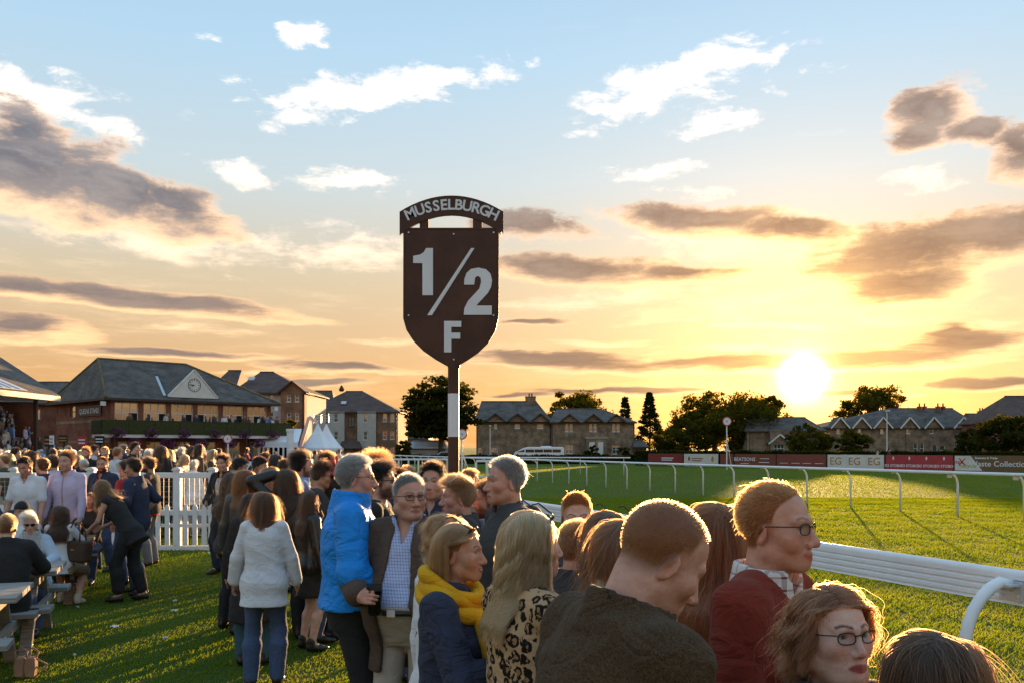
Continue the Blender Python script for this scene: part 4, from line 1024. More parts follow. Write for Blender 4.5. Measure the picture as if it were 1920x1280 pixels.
# ------------------------------------------------------------------ figures: distance fields meshed with surface nets
f32 = np.float32
def fast_mesh(name, V, Q):
    me = bpy.data.meshes.new(name); n, k = len(V), len(Q)
    me.vertices.add(n); me.vertices.foreach_set('co', np.ascontiguousarray(V, dtype=f32).ravel())
    me.loops.add(4*k); me.loops.foreach_set('vertex_index', np.ascontiguousarray(Q, dtype=np.int32).ravel())
    me.polygons.add(k); me.polygons.foreach_set('loop_start', np.arange(0, 4*k, 4, dtype=np.int32))
    me.polygons.foreach_set('use_smooth', np.ones(k, dtype=bool))
    me.update(calc_edges=True); return me
def snet(Fv, xs, ys, zs):
    S = Fv < 0
    c = np.zeros(tuple(n-1 for n in S.shape), dtype=np.int8)
    for i in (0, 1):
        for j in (0, 1):
            for k in (0, 1): c += S[i:S.shape[0]-1+i, j:S.shape[1]-1+j, k:S.shape[2]-1+k]
    I, J, K = np.nonzero((c > 0) & (c < 8)); n = len(I)
    idx = np.full(c.shape, -1, dtype=np.int32); idx[I, J, K] = np.arange(n)
    val = {(i, j, k): Fv[I+i, J+j, K+k] for i in (0, 1) for j in (0, 1) for k in (0, 1)}
    acc = np.zeros((n, 3), dtype=f32); cnt = np.zeros(n, dtype=f32)
    for ax in range(3):
        for a in (0, 1):
            for b in (0, 1):
                c0 = [a, b]; c0.insert(ax, 0); c1 = [a, b]; c1.insert(ax, 1)
                va, vb = val[tuple(c0)], val[tuple(c1)]; m = (va < 0) != (vb < 0)
                t = va[m]/(va[m]-vb[m]); p = np.tile(np.array(c0, dtype=f32), (m.sum(), 1)); p[:, ax] = t
                acc[m] += p; cnt[m] += 1
    acc /= cnt[:, None]
    V = np.stack([xs[I]+acc[:, 0]*(xs[I+1]-xs[I]), ys[J]+acc[:, 1]*(ys[J+1]-ys[J]), zs[K]+acc[:, 2]*(zs[K+1]-zs[K])], 1)
    Q = []
    for ax in range(3):
        sl0 = [slice(1, -1)]*3; sl0[ax] = slice(0, -1); sl1 = [slice(1, -1)]*3; sl1[ax] = slice(1, None)
        A = S[tuple(sl0)]; B = S[tuple(sl1)]; i, j, k = np.nonzero(A != B)
        g = [i, j, k]
        for q in range(3):
            if q != ax: g[q] = g[q]+1
        o1, o2 = [q for q in range(3) if q != ax]
        def at_(d1, d2):
            h = [g[0], g[1], g[2]]; h[o1] = h[o1]-d1; h[o2] = h[o2]-d2; return idx[h[0], h[1], h[2]]
        q = np.stack([at_(1, 1), at_(0, 1), at_(0, 0), at_(1, 0)], 1)
        fl = A[i, j, k] if ax != 1 else ~A[i, j, k]
        q[~fl] = q[~fl][:, ::-1]
        Q.append(q)
    Q = np.concatenate(Q); Q = Q[(Q >= 0).all(1)]
    return V, Q
def axis(lo, hi, base, fine=()):
    p = [lo]
    while p[-1] < hi:
        x = p[-1]; st = base
        for a, b, f_ in fine:
            if a-.5*base <= x <= b: st = min(st, f_)
        p.append(x+st)
    return np.array(p, dtype=f32)
class Field:
    def __init__(s, xs, ys, zs): s.a = (xs, ys, zs); s.F = np.full((len(xs), len(ys), len(zs)), .25, dtype=f32)
    def sub(s, lo, hi):
        r = []
        for q in range(3): r.append(slice(max(0, np.searchsorted(s.a[q], lo[q])-1), np.searchsorted(s.a[q], hi[q])+1))
        g = np.meshgrid(s.a[0][r[0]], s.a[1][r[1]], s.a[2][r[2]], indexing='ij', sparse=True); return tuple(r), g
    def comb(s, r, d, k, op):
        A = s.F[r]
        if A.size == 0: return
        if op == 'u':
            if k > 0: h = np.maximum(k-np.abs(A-d), 0)/k; s.F[r] = np.minimum(A, d)-h*h*k*.25
            else: s.F[r] = np.minimum(A, d)
        elif op == 's':
            d = -d
            if k > 0: h = np.maximum(k-np.abs(A-d), 0)/k; s.F[r] = np.maximum(A, d)+h*h*k*.25
            else: s.F[r] = np.maximum(A, d)
    def cone(s, a, b, ra, rb, k=.02, op='u', off=0.):
        a = np.asarray(a, dtype=f32); b = np.asarray(b, dtype=f32); ra += off; rb += off; m = max(ra, rb)+k+.03
        r, (X, Y, Z) = s.sub(np.minimum(a, b)-m, np.maximum(a, b)+m); u = b-a; L = float(u@u)+1e-9
        t = np.clip(((X-a[0])*u[0]+(Y-a[1])*u[1]+(Z-a[2])*u[2])/L, 0, 1)
        d = np.sqrt((X-a[0]-t*u[0])**2+(Y-a[1]-t*u[1])**2+(Z-a[2]-t*u[2])**2)-(ra+t*(rb-ra)); s.comb(r, d, k, op)
    def ell(s, c, rad, Rm=None, k=.02, op='u', off=0.):
        c = np.asarray(c, dtype=f32); rad = np.asarray(rad, dtype=f32)+off; m = rad.max()+k+.03
        r, (X, Y, Z) = s.sub(c-m, c+m); X = X-c[0]; Y = Y-c[1]; Z = Z-c[2]
        if Rm is not None: X, Y, Z = (Rm[0, 0]*X+Rm[1, 0]*Y+Rm[2, 0]*Z, Rm[0, 1]*X+Rm[1, 1]*Y+Rm[2, 1]*Z, Rm[0, 2]*X+Rm[1, 2]*Y+Rm[2, 2]*Z)
        k0 = np.sqrt((X/rad[0])**2+(Y/rad[1])**2+(Z/rad[2])**2); k1 = np.sqrt((X/rad[0]**2)**2+(Y/rad[1]**2)**2+(Z/rad[2]**2)**2)+1e-6
        s.comb(r, k0*(k0-1)/k1, k, op)
    def local(s, lo, hi, c, Rm):
        r, (X, Y, Z) = s.sub(lo, hi); X = X-c[0]; Y = Y-c[1]; Z = Z-c[2]
        return r, (Rm[0, 0]*X+Rm[1, 0]*Y+Rm[2, 0]*Z, Rm[0, 1]*X+Rm[1, 1]*Y+Rm[2, 1]*Z, Rm[0, 2]*X+Rm[1, 2]*Y+Rm[2, 2]*Z)
    def profile(s, c, Rm, zz, aa, bb, yy, k=.03, op='u', n=2.3):
        zz, aa, bb, yy = (np.asarray(q, dtype=f32) for q in (zz, aa, bb, yy))
        zt = np.linspace(zz[0], zz[-1], 120); sm = lambda v: np.convolve(np.pad(np.interp(zt, zz, v), 6, mode='edge'), np.ones(13)/13, 'valid')
        A, B, Yo = sm(aa), sm(bb), sm(yy); m = max(aa.max(), bb.max())+np.abs(yy).max()+.05+k
        ends = np.array([c+Rm@np.array([0, 0, zz[0]]), c+Rm@np.array([0, 0, zz[-1]])])
        r, (X, Y, Z) = s.local(ends.min(0)-m, ends.max(0)+m, c, Rm)
        a = np.interp(Z, zt, A).astype(f32); b = np.interp(Z, zt, B).astype(f32); Y = Y-np.interp(Z, zt, Yo).astype(f32)
        q = (np.abs(X/a)**n+np.abs(Y/b)**n)**(1/n); d = (q-1)*np.minimum(a, b)
        d = np.maximum(d, np.maximum(Z-zz[-1], zz[0]-Z)); s.comb(r, d.astype(f32), k, op)
    def cutplane(s, p, nrm, op='s', lo=None, hi=None):
        p = np.asarray(p, dtype=f32); nrm = np.asarray(nrm, dtype=f32)
        lo = np.array([-9]*3) if lo is None else lo; hi = np.array([9]*3) if hi is None else hi
        r, (X, Y, Z) = s.sub(lo, hi); d = -((X-p[0])*nrm[0]+(Y-p[1])*nrm[1]+(Z-p[2])*nrm[2]); s.comb(r, d, 0, op)
    def folds(s, amp, seed, kz=40., kx=20.):
        r_ = np.random.default_rng(seed); X, Y, Z = np.meshgrid(*s.a, indexing='ij', sparse=True); tot = 0
        for i in range(4):
            p = r_.uniform(0, 6.28, 4); w = r_.uniform(.6, 1.3, 4); sg = r_.choice([-1, 1])
            tot = tot+1.2*np.abs(np.sin(.5*(kz*w[0]*Z+sg*kx*w[1]*X+kx*w[2]*Y+p[0]+1.7*np.sin(kx*.7*w[3]*X+p[1]+9*Z)+1.2*np.sin(kx*.6*Y-14*Z+p[2]))))**.7-.75
        s.F += (amp*.5*tot).astype(f32)
    def mesh(s): return snet(s.F, *s.a)
def rotm(yaw=0, pitch=0, roll=0):        # pitch > 0 bows forward (towards +Y), yaw > 0 turns to the left
    cy_, sy = math.cos(R(yaw)), math.sin(R(yaw)); cp, sp = math.cos(R(-pitch)), math.sin(R(-pitch)); cr_, sr = math.cos(R(roll)), math.sin(R(roll))
    Rz = np.array([[cy_, -sy, 0], [sy, cy_, 0], [0, 0, 1]]); Rx = np.array([[1, 0, 0], [0, cp, -sp], [0, sp, cp]]); Ry = np.array([[cr_, 0, sr], [0, 1, 0], [-sr, 0, cr_]])
    return Rz@Rx@Ry
def ik(a, t, l1, l2, pole):
    a = np.array(a, float); t = np.array(t, float); d = t-a; L = np.linalg.norm(d); mx = (l1+l2)*.995
    if L > mx: t = a+d/L*mx; d = t-a; L = mx
    u = d/L; x = (l1*l1-l2*l2+L*L)/(2*L); h = math.sqrt(max(0, l1*l1-x*x)); p = np.array(pole, float); p -= u*(p@u); p /= np.linalg.norm(p)+1e-9
    return a+u*x+p*h, t
class Sk: pass
def skeleton(S):
    """joints of a 1.75 m figure in its own space, facing +Y, for the pose given in S"""
    k = Sk(); fem = S.get('fem', False); seat = S.get('seat')
    k.fem = fem; pz = .95 if seat is None else .13+seat; k.pel = np.array([0, 0, pz]); k.T = rotm(S.get('twist', 0), S.get('lean', 0), S.get('roll', 0))
    sw = .146 if fem else .170
    sw *= S.get('wide', 1.0)
    L = lambda x, y, z: k.pel+k.T@np.array([x, y, z])
    k.L = L; k.sh = {1: L(sw, -.01, .475), -1: L(-sw, -.01, .475)}
    k.neck = L(0, -.005, .535); nd = rotm(S.get('twist', 0)*.5+S.get('yaw', 0)*.3, S.get('lean', 0)*.6+S.get('pitch', 0)*.5+6)
    k.H = rotm(S.get('twist', 0)+S.get('yaw', 0), S.get('lean', 0)*.4+S.get('pitch', 0), S.get('tilt', 0))
    k.hc = k.neck+nd@np.array([0, .008, .088])+k.H@np.array([0, .012, .060]); k.hs = S.get('hs', .955 if fem else 1.0)
    k.el = {}; k.wr = {}
    for s in (1, -1):
        h = S.get('hand_r' if s > 0 else 'hand_l', None)
        if h is None: tgt = k.pel+np.array([s*.275, .05, -.13]) if not seat else k.pel+np.array([s*.16, .36, .02])
        else: tgt = np.array(h, float)
        pole = S.get('pole_r' if s > 0 else 'pole_l', (s*.75, -.7, -.25))
        e, w = ik(k.sh[s], tgt, .285, .255, pole); k.el[s] = e; k.wr[s] = w
    k.hip = {}; k.kn = {}; k.an = {}
    for s in (1, -1):
        k.hip[s] = k.pel+np.array([s*.088, 0, -.05])
        ft = S.get('foot_r' if s > 0 else 'foot_l', None)
        if ft is None: ft = (s*.11, -.02+S.get('step', 0)*s, .09) if not seat else (s*.13, .40, .09)
        e, w = ik(k.hip[s], ft, .42, .41, (s*.15, 1, .1)); k.kn[s] = e; k.an[s] = w
    return k
def torso_prof(S, fem, th=0., zlo=-.12, flare=0., zhi=.50):
    b = S.get('belly', 0.); g = S.get('girth', 1.0)
    if fem:
        z = [-.12, -.02, .12, .20, .32, .42, .48, .53]; A = [.150, .172, .138, .134, .146, .140, .105, .06]; B = [.105, .120, .098, .098, .108, .100, .075, .05]; Y = [-.01, -.015, 0, 0, .004, -.006, -.01, -.01]
    else:
        z = [-.12, -.02, .12, .20, .32, .42, .48, .53]; A = [.150, .166, .158, .160, .172, .168, .125, .065]; B = [.100, .115, .112, .116, .124, .112, .085, .052]; Y = [-.005, -.01, 0, 0, .004, -.004, -.01, -.01]
    z = np.array(z); A = np.array(A)*g+th; B = np.array(B)*g+th; Y = np.array(Y, float)
    bl = b*np.exp(-((z-.10)/.13)**2); B = B+bl*.55; Y = Y+bl*.5; A = A+bl*.35
    if zlo < -.12:
        z = np.concatenate([[zlo], z]); d = -.12-zlo; A = np.concatenate([[A[0]+flare*d+.012], A]); B = np.concatenate([[B[0]+flare*d+.02], B]); Y = np.concatenate([[Y[0]], Y])
    elif zlo > -.12:
        zi = np.concatenate([[zlo], z[z > zlo]]); A, B, Y = (np.interp(zi, z, q) for q in (A, B, Y)); z = zi
    return z, A, B, Y
def add_torso(Fd, k, S, th, zlo=-.12, flare=0., trap=True):
    z, A, B, Y = torso_prof(S, k.fem, th, zlo, flare)
    Fd.profile(k.pel, k.T, z, A+np.where(z < .02, th*.55, 0), B+np.where(z < .02, th*.55, 0), Y, .02)
    if k.fem and S.get('bust', 1):
        for s in (1, -1): Fd.ell(k.L(s*.068, .085, .315), (.062+th*.5, .055+th*.5, .058+th*.5), k.T, .045)
    for s in (1, -1):
        Fd.cone(k.L(s*.030, -.015, .512), k.sh[s], .040 if k.fem else .048, .044 if k.fem else .052, .025, off=th)
def add_arm(Fd, k, s, th, upto=1.0, loose=0.):
    ru, re, rw = (.040, .034, .025) if k.fem else (.048, .040, .030)
    Fd.cone(k.sh[s], k.sh[s]*.55+k.el[s]*.45, .047 if k.fem else .056, ru, .014, off=th)
    if upto <= .5:
        e = k.sh[s]+(k.el[s]-k.sh[s])*upto*2; Fd.cone(k.sh[s], e, ru*1.05, ru*1.02, .02, off=th+loose*.5); return
    Fd.cone(k.sh[s], k.el[s], ru, re, .010, off=th+loose*.5)
    e = k.el[s]+(k.wr[s]-k.el[s])*(upto-.5)*2; Fd.cone(k.el[s], e, re, re+(rw-re)*(upto-.5)*2, .010, off=th+loose)
def hand_pts(k, s, S):
    d = k.wr[s]-k.el[s]; d = d/np.linalg.norm(d)
    hd = S.get('hdir_r' if s > 0 else 'hdir_l'); d = d if hd is None else np.array(hd, float)/np.linalg.norm(hd)
    pn = np.array(S.get('palm_r' if s > 0 else 'palm_l', (-s, 0, 0)), float); pn -= d*(pn@d); pn /= np.linalg.norm(pn)+1e-9
    sd = np.cross(d, pn)*(1 if s > 0 else -1)   # towards the thumb
    return d, pn, sd
def add_hand(Fd, k, s, S):
    d, pn, sd = hand_pts(k, s, S); w = k.wr[s]; curl = S.get('curl_r' if s > 0 else 'curl_l', .45); g = .92 if k.fem else 1.0
    P = lambda a, b, c: w+(d*a+sd*b+pn*c)*g
    Fd.cone(P(-.02, 0, 0), P(.03, 0, 0), .026*g, .027*g, .012)
    for b in (-.026, -.009, .009, .026): Fd.cone(P(.025, b*.75, 0), P(.088, b, .002), .0145*g, .0125*g, .012)
    for b, ln in ((-.029, .062), (-.0095, .078), (.0105, .082), (.030, .072)):
        p = P(.09, b, .002); a = curl*.6; dirv = d
        for i, fr in enumerate((.45, .32, .25)):
            q_ = (d*math.cos(a)+pn*math.sin(a)); n = p+q_*ln*fr*g; r0 = .0098-.0012*i
            Fd.cone(p, n, r0*g, (r0-.0008)*g, .004); p = n; a += curl*1.25
    t0 = P(.022, .026, .006); t1 = P(.055, .050, .018+.012*curl); t2 = P(.088, .050-.012*curl, .024+.022*curl); t3 = P(.108, .046-.018*curl, .024+.03*curl)
    Fd.cone(t0, t1, .0145*g, .0125*g, .01); Fd.cone(t1, t2, .0118*g, .0108*g, .004); Fd.cone(t2, t3, .0108*g, .0088*g, .003)
def add_head(Fd, k, S):
    hs = k.hs; fem = k.fem; H = k.H; c = k.hc
    fw_ = S.get('face_w', 1.0)*(.97 if fem else 1.0); fat = S.get('fat', 0.)
    P = lambda x, y, z: c+H@(np.array([x*fw_, y, z])*hs)
    r = lambda *v: np.array(v)*hs
    Fd.ell(P(0, -.016, .030), r(.0755*fw_, .096, .086), H, .02)
    Fd.ell(P(0, .020, -.034), r((.061+fat*.012)*fw_, .066, .080), H, .03)
    jw = .050 if not fem else .043
    for s in (1, -1):
        Fd.cone(P(s*(jw+fat*.012), -.006, -.066), P(s*.012, .062, -.097), (.019+fat*.012)*hs, .018*hs, .022)
        Fd.ell(P(s*.042, .048, -.026), r(.026+fat*.004, .026, .024), H, .02)
    Fd.ell(P(0, .066, -.097), r(.022, .019, .018), H, .018)
    if fat: Fd.ell(P(0, .035, -.105), r(.042, .045, .022)*(1+.2*fat), H, .03)
    Fd.ell(P(0, .060, -.070), r(.033, .029, .026), H, .018)
    br = .0105 if not fem else .008
    for s in (1, -1): Fd.cone(P(s*.046, .062, .019), P(s*.008, .081, .017), br*hs, br*hs, .012)
    ns = S.get('nose', 1.0)*(.9 if fem else 1.0)
    Fd.cone(P(0, .080, .006), P(0, .080+.0205*ns, -.037), .0085*hs, .0118*hs*ns, .010)
    Fd.ell(P(0, .080+.0215*ns, -.040), r(.0125, .0125, .011)*ns, H, .006)
    for s in (1, -1): Fd.ell(P(s*.0135*ns, .080+.0105*ns, -.044), r(.0088, .011, .0085)*ns, H, .005)
    for s in (1, -1): Fd.ell(P(s*.0315, .0885, .001), r(.021, .0165, .0125), H, .010, 's')
    for s in (1, -1): Fd.ell(P(s*.0310, .0605, .001), r(.0140, .0128, .0128), H, .003)
    for s in (1, -1):                                    # lids
        Fd.cone(P(s*.018, .0705, .0085), P(s*.032, .0735, .0110), .0042*hs, .0042*hs, .004); Fd.cone(P(s*.032, .0735, .0110), P(s*.045, .0660, .0070), .0042*hs, .004*hs, .004)
        Fd.cone(P(s*.020, .0705, -.0085), P(s*.043, .0670, -.0075), .0042*hs, .004*hs, .004)
    sm = S.get('smile', 0.); ag = S.get('age', .1 if fem else .5)
    for s in (1, -1):
        Fd.cone(P(s*.021, .088, -.046), P(s*.032, .075, -.072), .0022*hs*(.6+ag), .0020*hs*(.6+ag), .006, 's'); Fd.ell(P(s*.031, .0735, -.0165), r(.013, .005, .0045)*(.6+.6*ag), H, .006)
        Fd.cone(P(0, .0885, -.0690), P(s*.025*(1+.25*sm), .0770-.004*sm, -.0745+.008*sm), .0058*hs, .0030*hs, .005)
        Fd.cone(P(0, .0870, -.0815), P(s*.023*(1+.25*sm), .0765-.004*sm, -.0770+.008*sm), .0066*hs, .0030*hs, .005)
        if sm: Fd.ell(P(s*.040, .055, -.045), r(.018, .018, .016), H, .015)
    for s in (1, -1):
        E = H@rotm(s*-14, 0, 0)@np.array([[1, 0, 0], [0, .97, .24], [0, -.24, .97]])
        Fd.ell(P(s*.0765, -.014, -.018), r(.0075, .0175, .0295), E, .006); Fd.ell(P(s*.0860, -.010, -.016), r(.0060, .0105, .0190), E, .006, 's')
    nr = (.047 if fem else .056)*S.get('neck_w', 1.0)
    a = k.neck+(k.L(0, -.01, .44)-k.neck); Fd.cone(P(0, -.024, -.062), k.L(0, -.012, .50), nr*hs, nr*1.12, .03)
    Fd.cone(k.L(0, -.012, .50), k.L(0, -.01, .42), nr*1.12, nr*1.2, .03)
def leg_cones(Fd, k, s, th, top=True, upto=1.0, loose=0.):
    rt, rk, ra = (.082, .054, .037) if k.fem else (.080, .056, .040)
    Fd.cone(k.hip[s], k.kn[s], rt, rk, .02, off=th+loose*.3)
    if upto <= .5: return
    ca = k.kn[s]*.68+k.an[s]*.32+np.array([0, -.016, 0])*(1 if k.kn[s][2] < .7 else 0)
    Fd.cone(k.kn[s], ca, rk, .055, .03, off=th+loose*.6); e = k.kn[s]+(k.an[s]-k.kn[s])*(upto-.5)*2
    if upto > .66: Fd.cone(ca, e, .055, ra+(1-upto)*.04, .03, off=th+loose)
def body_mesh(S, k, res_head, res_body, hands='lo', bare_legs=False):
    lo = np.array([-.36, -.32, 0.]); hi = np.array([.36, .34, 1.9])
    pts = np.array([k.hc, k.pel, *k.sh.values(), *k.el.values(), *k.wr.values(), *k.kn.values(), *k.an.values()])
    lo = pts.min(0)-.19; hi = pts.max(0)+.19; lo[2] = -.02
    h = .135*k.hs; fx = [(k.hc[0]-h, k.hc[0]+h, res_head)]; fy = [(k.hc[1]-h, k.hc[1]+h, res_head)]; fz = [(k.hc[2]-h, k.hc[2]+h*.95, res_head)]
    if hands != 'lo':
        for s in (1, -1):
            if hands in (s, 'both'):
                d, pn, sd = hand_pts(k, s, S); c = k.wr[s]+d*.075+pn*.02
                for q, l in enumerate((fx, fy, fz)): l.append((c[q]-.085, c[q]+.085, .0048))
    Fd = Field(axis(lo[0], hi[0], res_body, fx), axis(lo[1], hi[1], res_body, fy), axis(lo[2], hi[2], res_body, fz))
    add_torso(Fd, k, S, -.010); [add_arm(Fd, k, s, -.002) for s in (1, -1)]; [add_hand(Fd, k, s, S) for s in (1, -1)]
    for s in (1, -1):
        leg_cones(Fd, k, s, -.010 if not bare_legs else 0.); Fd.cone(k.an[s], k.an[s]+np.array([s*.012, .10, -.055]), .034, .03, .02); Fd.cone(k.an[s]+np.array([s*.012, .10, -.055]), k.an[s]+np.array([s*.015, .17, -.062]), .03, .022, .02)
    add_head(Fd, k, S)
    V, Q = Fd.mesh(); return V, Q
def hair_line(y, S):
    rec = S.get('recede', 0.)
    ln = np.interp(y, [-.12, -.035, -.018, -.004, .012, .024, .045, .062, .085], [-.070, -.062, -.030, .004, .004, .034, .050, .070-.0, .074])
    return ln+rec*np.interp(y, [0, .03, .09], [0, .02, .035])
def hair_mask(q, S):
    """>0 where hair grows, q in head space (origin between the eyes' level and the ears)"""
    m = q[:, 2]-hair_line(q[:, 1], S)
    b = S.get('bald', 0.)
    if b: m = np.minimum(m, .115-b*.055-q[:, 2]+.05*np.clip(-q[:, 1]-.05, 0, 1)*0)
    return m
def paint(me, V, k, S):
    n = len(V); col = np.zeros((n, 4), dtype=f32); col[:, 3] = 1
    skin = np.array(S.get('skin', (.50, .27, .19)), dtype=f32); col[:, :3] = skin
    q = ((V-k.hc)@k.H)/k.hs; fw_ = S.get('face_w', 1.0); x, y, z = np.abs(q[:, 0])/fw_, q[:, 1], q[:, 2]
    def blend(w, c): w = np.clip(w, 0, 1)[:, None]; col[:, :3] = col[:, :3]*(1-w)+np.array(c, dtype=f32)*w
    red = skin*np.array([1.02, .72, .66], dtype=f32); g = lambda cx_, cy_, cz_, r_: np.exp(-((x-cx_)**2+(y-cy_)**2+(z-cz_)**2)/r_**2)
    fl = S.get('flush', .7); blend(fl*g(.042, .06, -.035, .022), red); blend(fl*g(0, .105, -.04, .016), red); blend(fl*.8*g(.08, -.012, -.02, .028), red)
    for s in (1, -1):
        hnd = np.exp(-(np.sum((V-(k.wr[s]+(k.wr[s]-k.el[s])*.35))**2, 1))/.09**2); blend(.4*hnd, red)
    face = (y > .035) & (np.abs(q[:, 0]) < .09)
    if not k.fem and not S.get('beard'): S['beard'] = .10
    if S.get('beard'):
        d_ = S['beard']; m = np.clip((-.040-z)/.02, 0, 1)*np.clip((y+.02)/.03, 0, 1)*np.clip((z+.135)/.02, 0, 1); m = np.maximum(m, np.clip((.018-np.abs(y-.004))/.01, 0, 1)*np.clip((-z)/.02, 0, 1)*np.clip((x-.055)/.01, 0, 1)*np.clip((z+.09)/.02, 0, 1)); blend(m*d_, S.get('hairc', (.05, .03, .02)))
    ew = np.sqrt(((x-.031)/.0115)**2+((z-.0005)/.0050)**2); eb = (1.15-ew)*4; blend(np.where(face & (y > .05), eb, 0), (.02, .012, .01)); blend(np.where(face & (y > .05), (.93-ew)*6, 0), (.40, .36, .34))
    gz = S.get('gaze', 0.); ir = np.sqrt((q[:, 0]/fw_*1.0-np.sign(q[:, 0])*.031-gz*.004)**2+(z-.001)**2); blend(np.where(face & (y > .05) & (ew < .95), (.0055-ir)*600, 0), S.get('eye', (.05, .04, .03)))
    hc_ = np.array(S.get('hairc', (.06, .04, .03)), dtype=f32)
    bw = np.abs(z-(.0235+.006*np.exp(-((x-.032)/.014)**2)-.002)); blend(np.where(face & (x > .010) & (x < .050), (.0052-bw)*330*.8, 0), hc_*.8 if not S.get('browc') else S['browc'])
    lip = S.get('lip', skin*np.array([.86, .50, .50], dtype=f32)); sm = S.get('smile', 0.)
    zz = z-sm*.010*(x/.024)**2; lw = np.sqrt((x/(.0280*(1+.2*sm)))**2+((zz+.0755)/.0115)**2); blend(np.where(face & (y > .06), (1.08-lw)*4, 0), lip)
    op = S.get('open', 0.)
    if op:
        lo_ = np.sqrt((x/.020)**2+((zz+.0760)/(.0028+.006*op))**2); blend(np.where(face & (y > .06), (1.2-lo_)*3, 0), (.05, .012, .010)); te = np.sqrt((x/.017)**2+((zz+.0728)/(.0022+.002*op))**2); blend(np.where(face & (y > .06), (1.1-te)*4, 0), (.62, .58, .52))
    else: blend(np.where(face & (y > .06) & (x < .027), (.0020-np.abs(zz+.0762))*600, 0), skin*np.array([.35, .18, .18], dtype=f32))
    blend(np.where((y > .085) & (x < .012) & (z < -.045) & (z > -.056), .8*g(.0065, .097, -.0505, .004)/.9, 0), (.03, .012, .01))
    hm = hair_mask(q, S); inhead = np.sum(q*q, 1) < .16**2
    if S.get('hair') != 'none': blend(np.where(inhead & (z > -.075), hm/.012, 0)*S.get('scalp', 1.0), hc_*.9)
    a = me.color_attributes.new('tint', 'FLOAT_COLOR', 'POINT'); a.data.foreach_set('color', col.ravel())
# ---- hair strands
def hair_mat(key, c):
    n_ = 'hair_'+key
    if n_ in MAT: return MAT[n_]
    t = NT(n_); hi_ = t.n('ShaderNodeHairInfo')
    cc = t.mix(t.ramp(hi_.outputs['Random'], 0., 1., sm=False), tuple(x*.55 for x in c), tuple(min(.95, x*1.45) for x in c))
    h = t.n('ShaderNodeBsdfHairPrincipled', parametrization='COLOR', model='CHIANG'); t.put(h.inputs['Color'], cc); h.inputs['Roughness'].default_value = .38; h.inputs['Radial Roughness'].default_value = .45
    return t.done(h.outputs[0])
HS = {  # style: number, points, length, step growth
 'buzz': dict(n=6500, k=3, ln=.005, lift=1.0, r=.0005, clump=0, fly=0), 'crop': dict(n=5600, k=4, ln=.020, lift=.38, r=.00055), 'short': dict(n=5600, k=5, ln=.040, lift=.20, r=.00055),
 'quiff': dict(n=5600, k=5, ln=.050, lift=.42, r=.00055, fwd=-.5), 'side': dict(n=5200, k=6, ln=.075, lift=.25, r=.00055, side=.8), 'tousled': dict(n=5200, k=6, ln=.06, lift=.34, r=.0006, frizz=.5),
 'bob': dict(n=5600, k=9, ln=.235, lift=.12, r=.0006, long=True), 'pixie': dict(n=5000, k=6, ln=.075, lift=.25, r=.00055, side=.4), 'shoulder': dict(n=6000, k=11, ln=.33, lift=.10, r=.0006, long=True),
 'long': dict(n=6500, k=14, ln=.46, lift=.08, r=.0006, long=True), 'wavy': dict(n=7500, k=22, ln=.50, lift=.12, r=.0006, long=True, wave=.016), 'curly': dict(n=6000, k=12, ln=.20, lift=.35, r=.0006, long=True, wave=.016, frizz=.4),
 'blown': dict(n=5600, k=10, ln=.20, lift=.22, r=.0006, long=True, frizz=.25)}
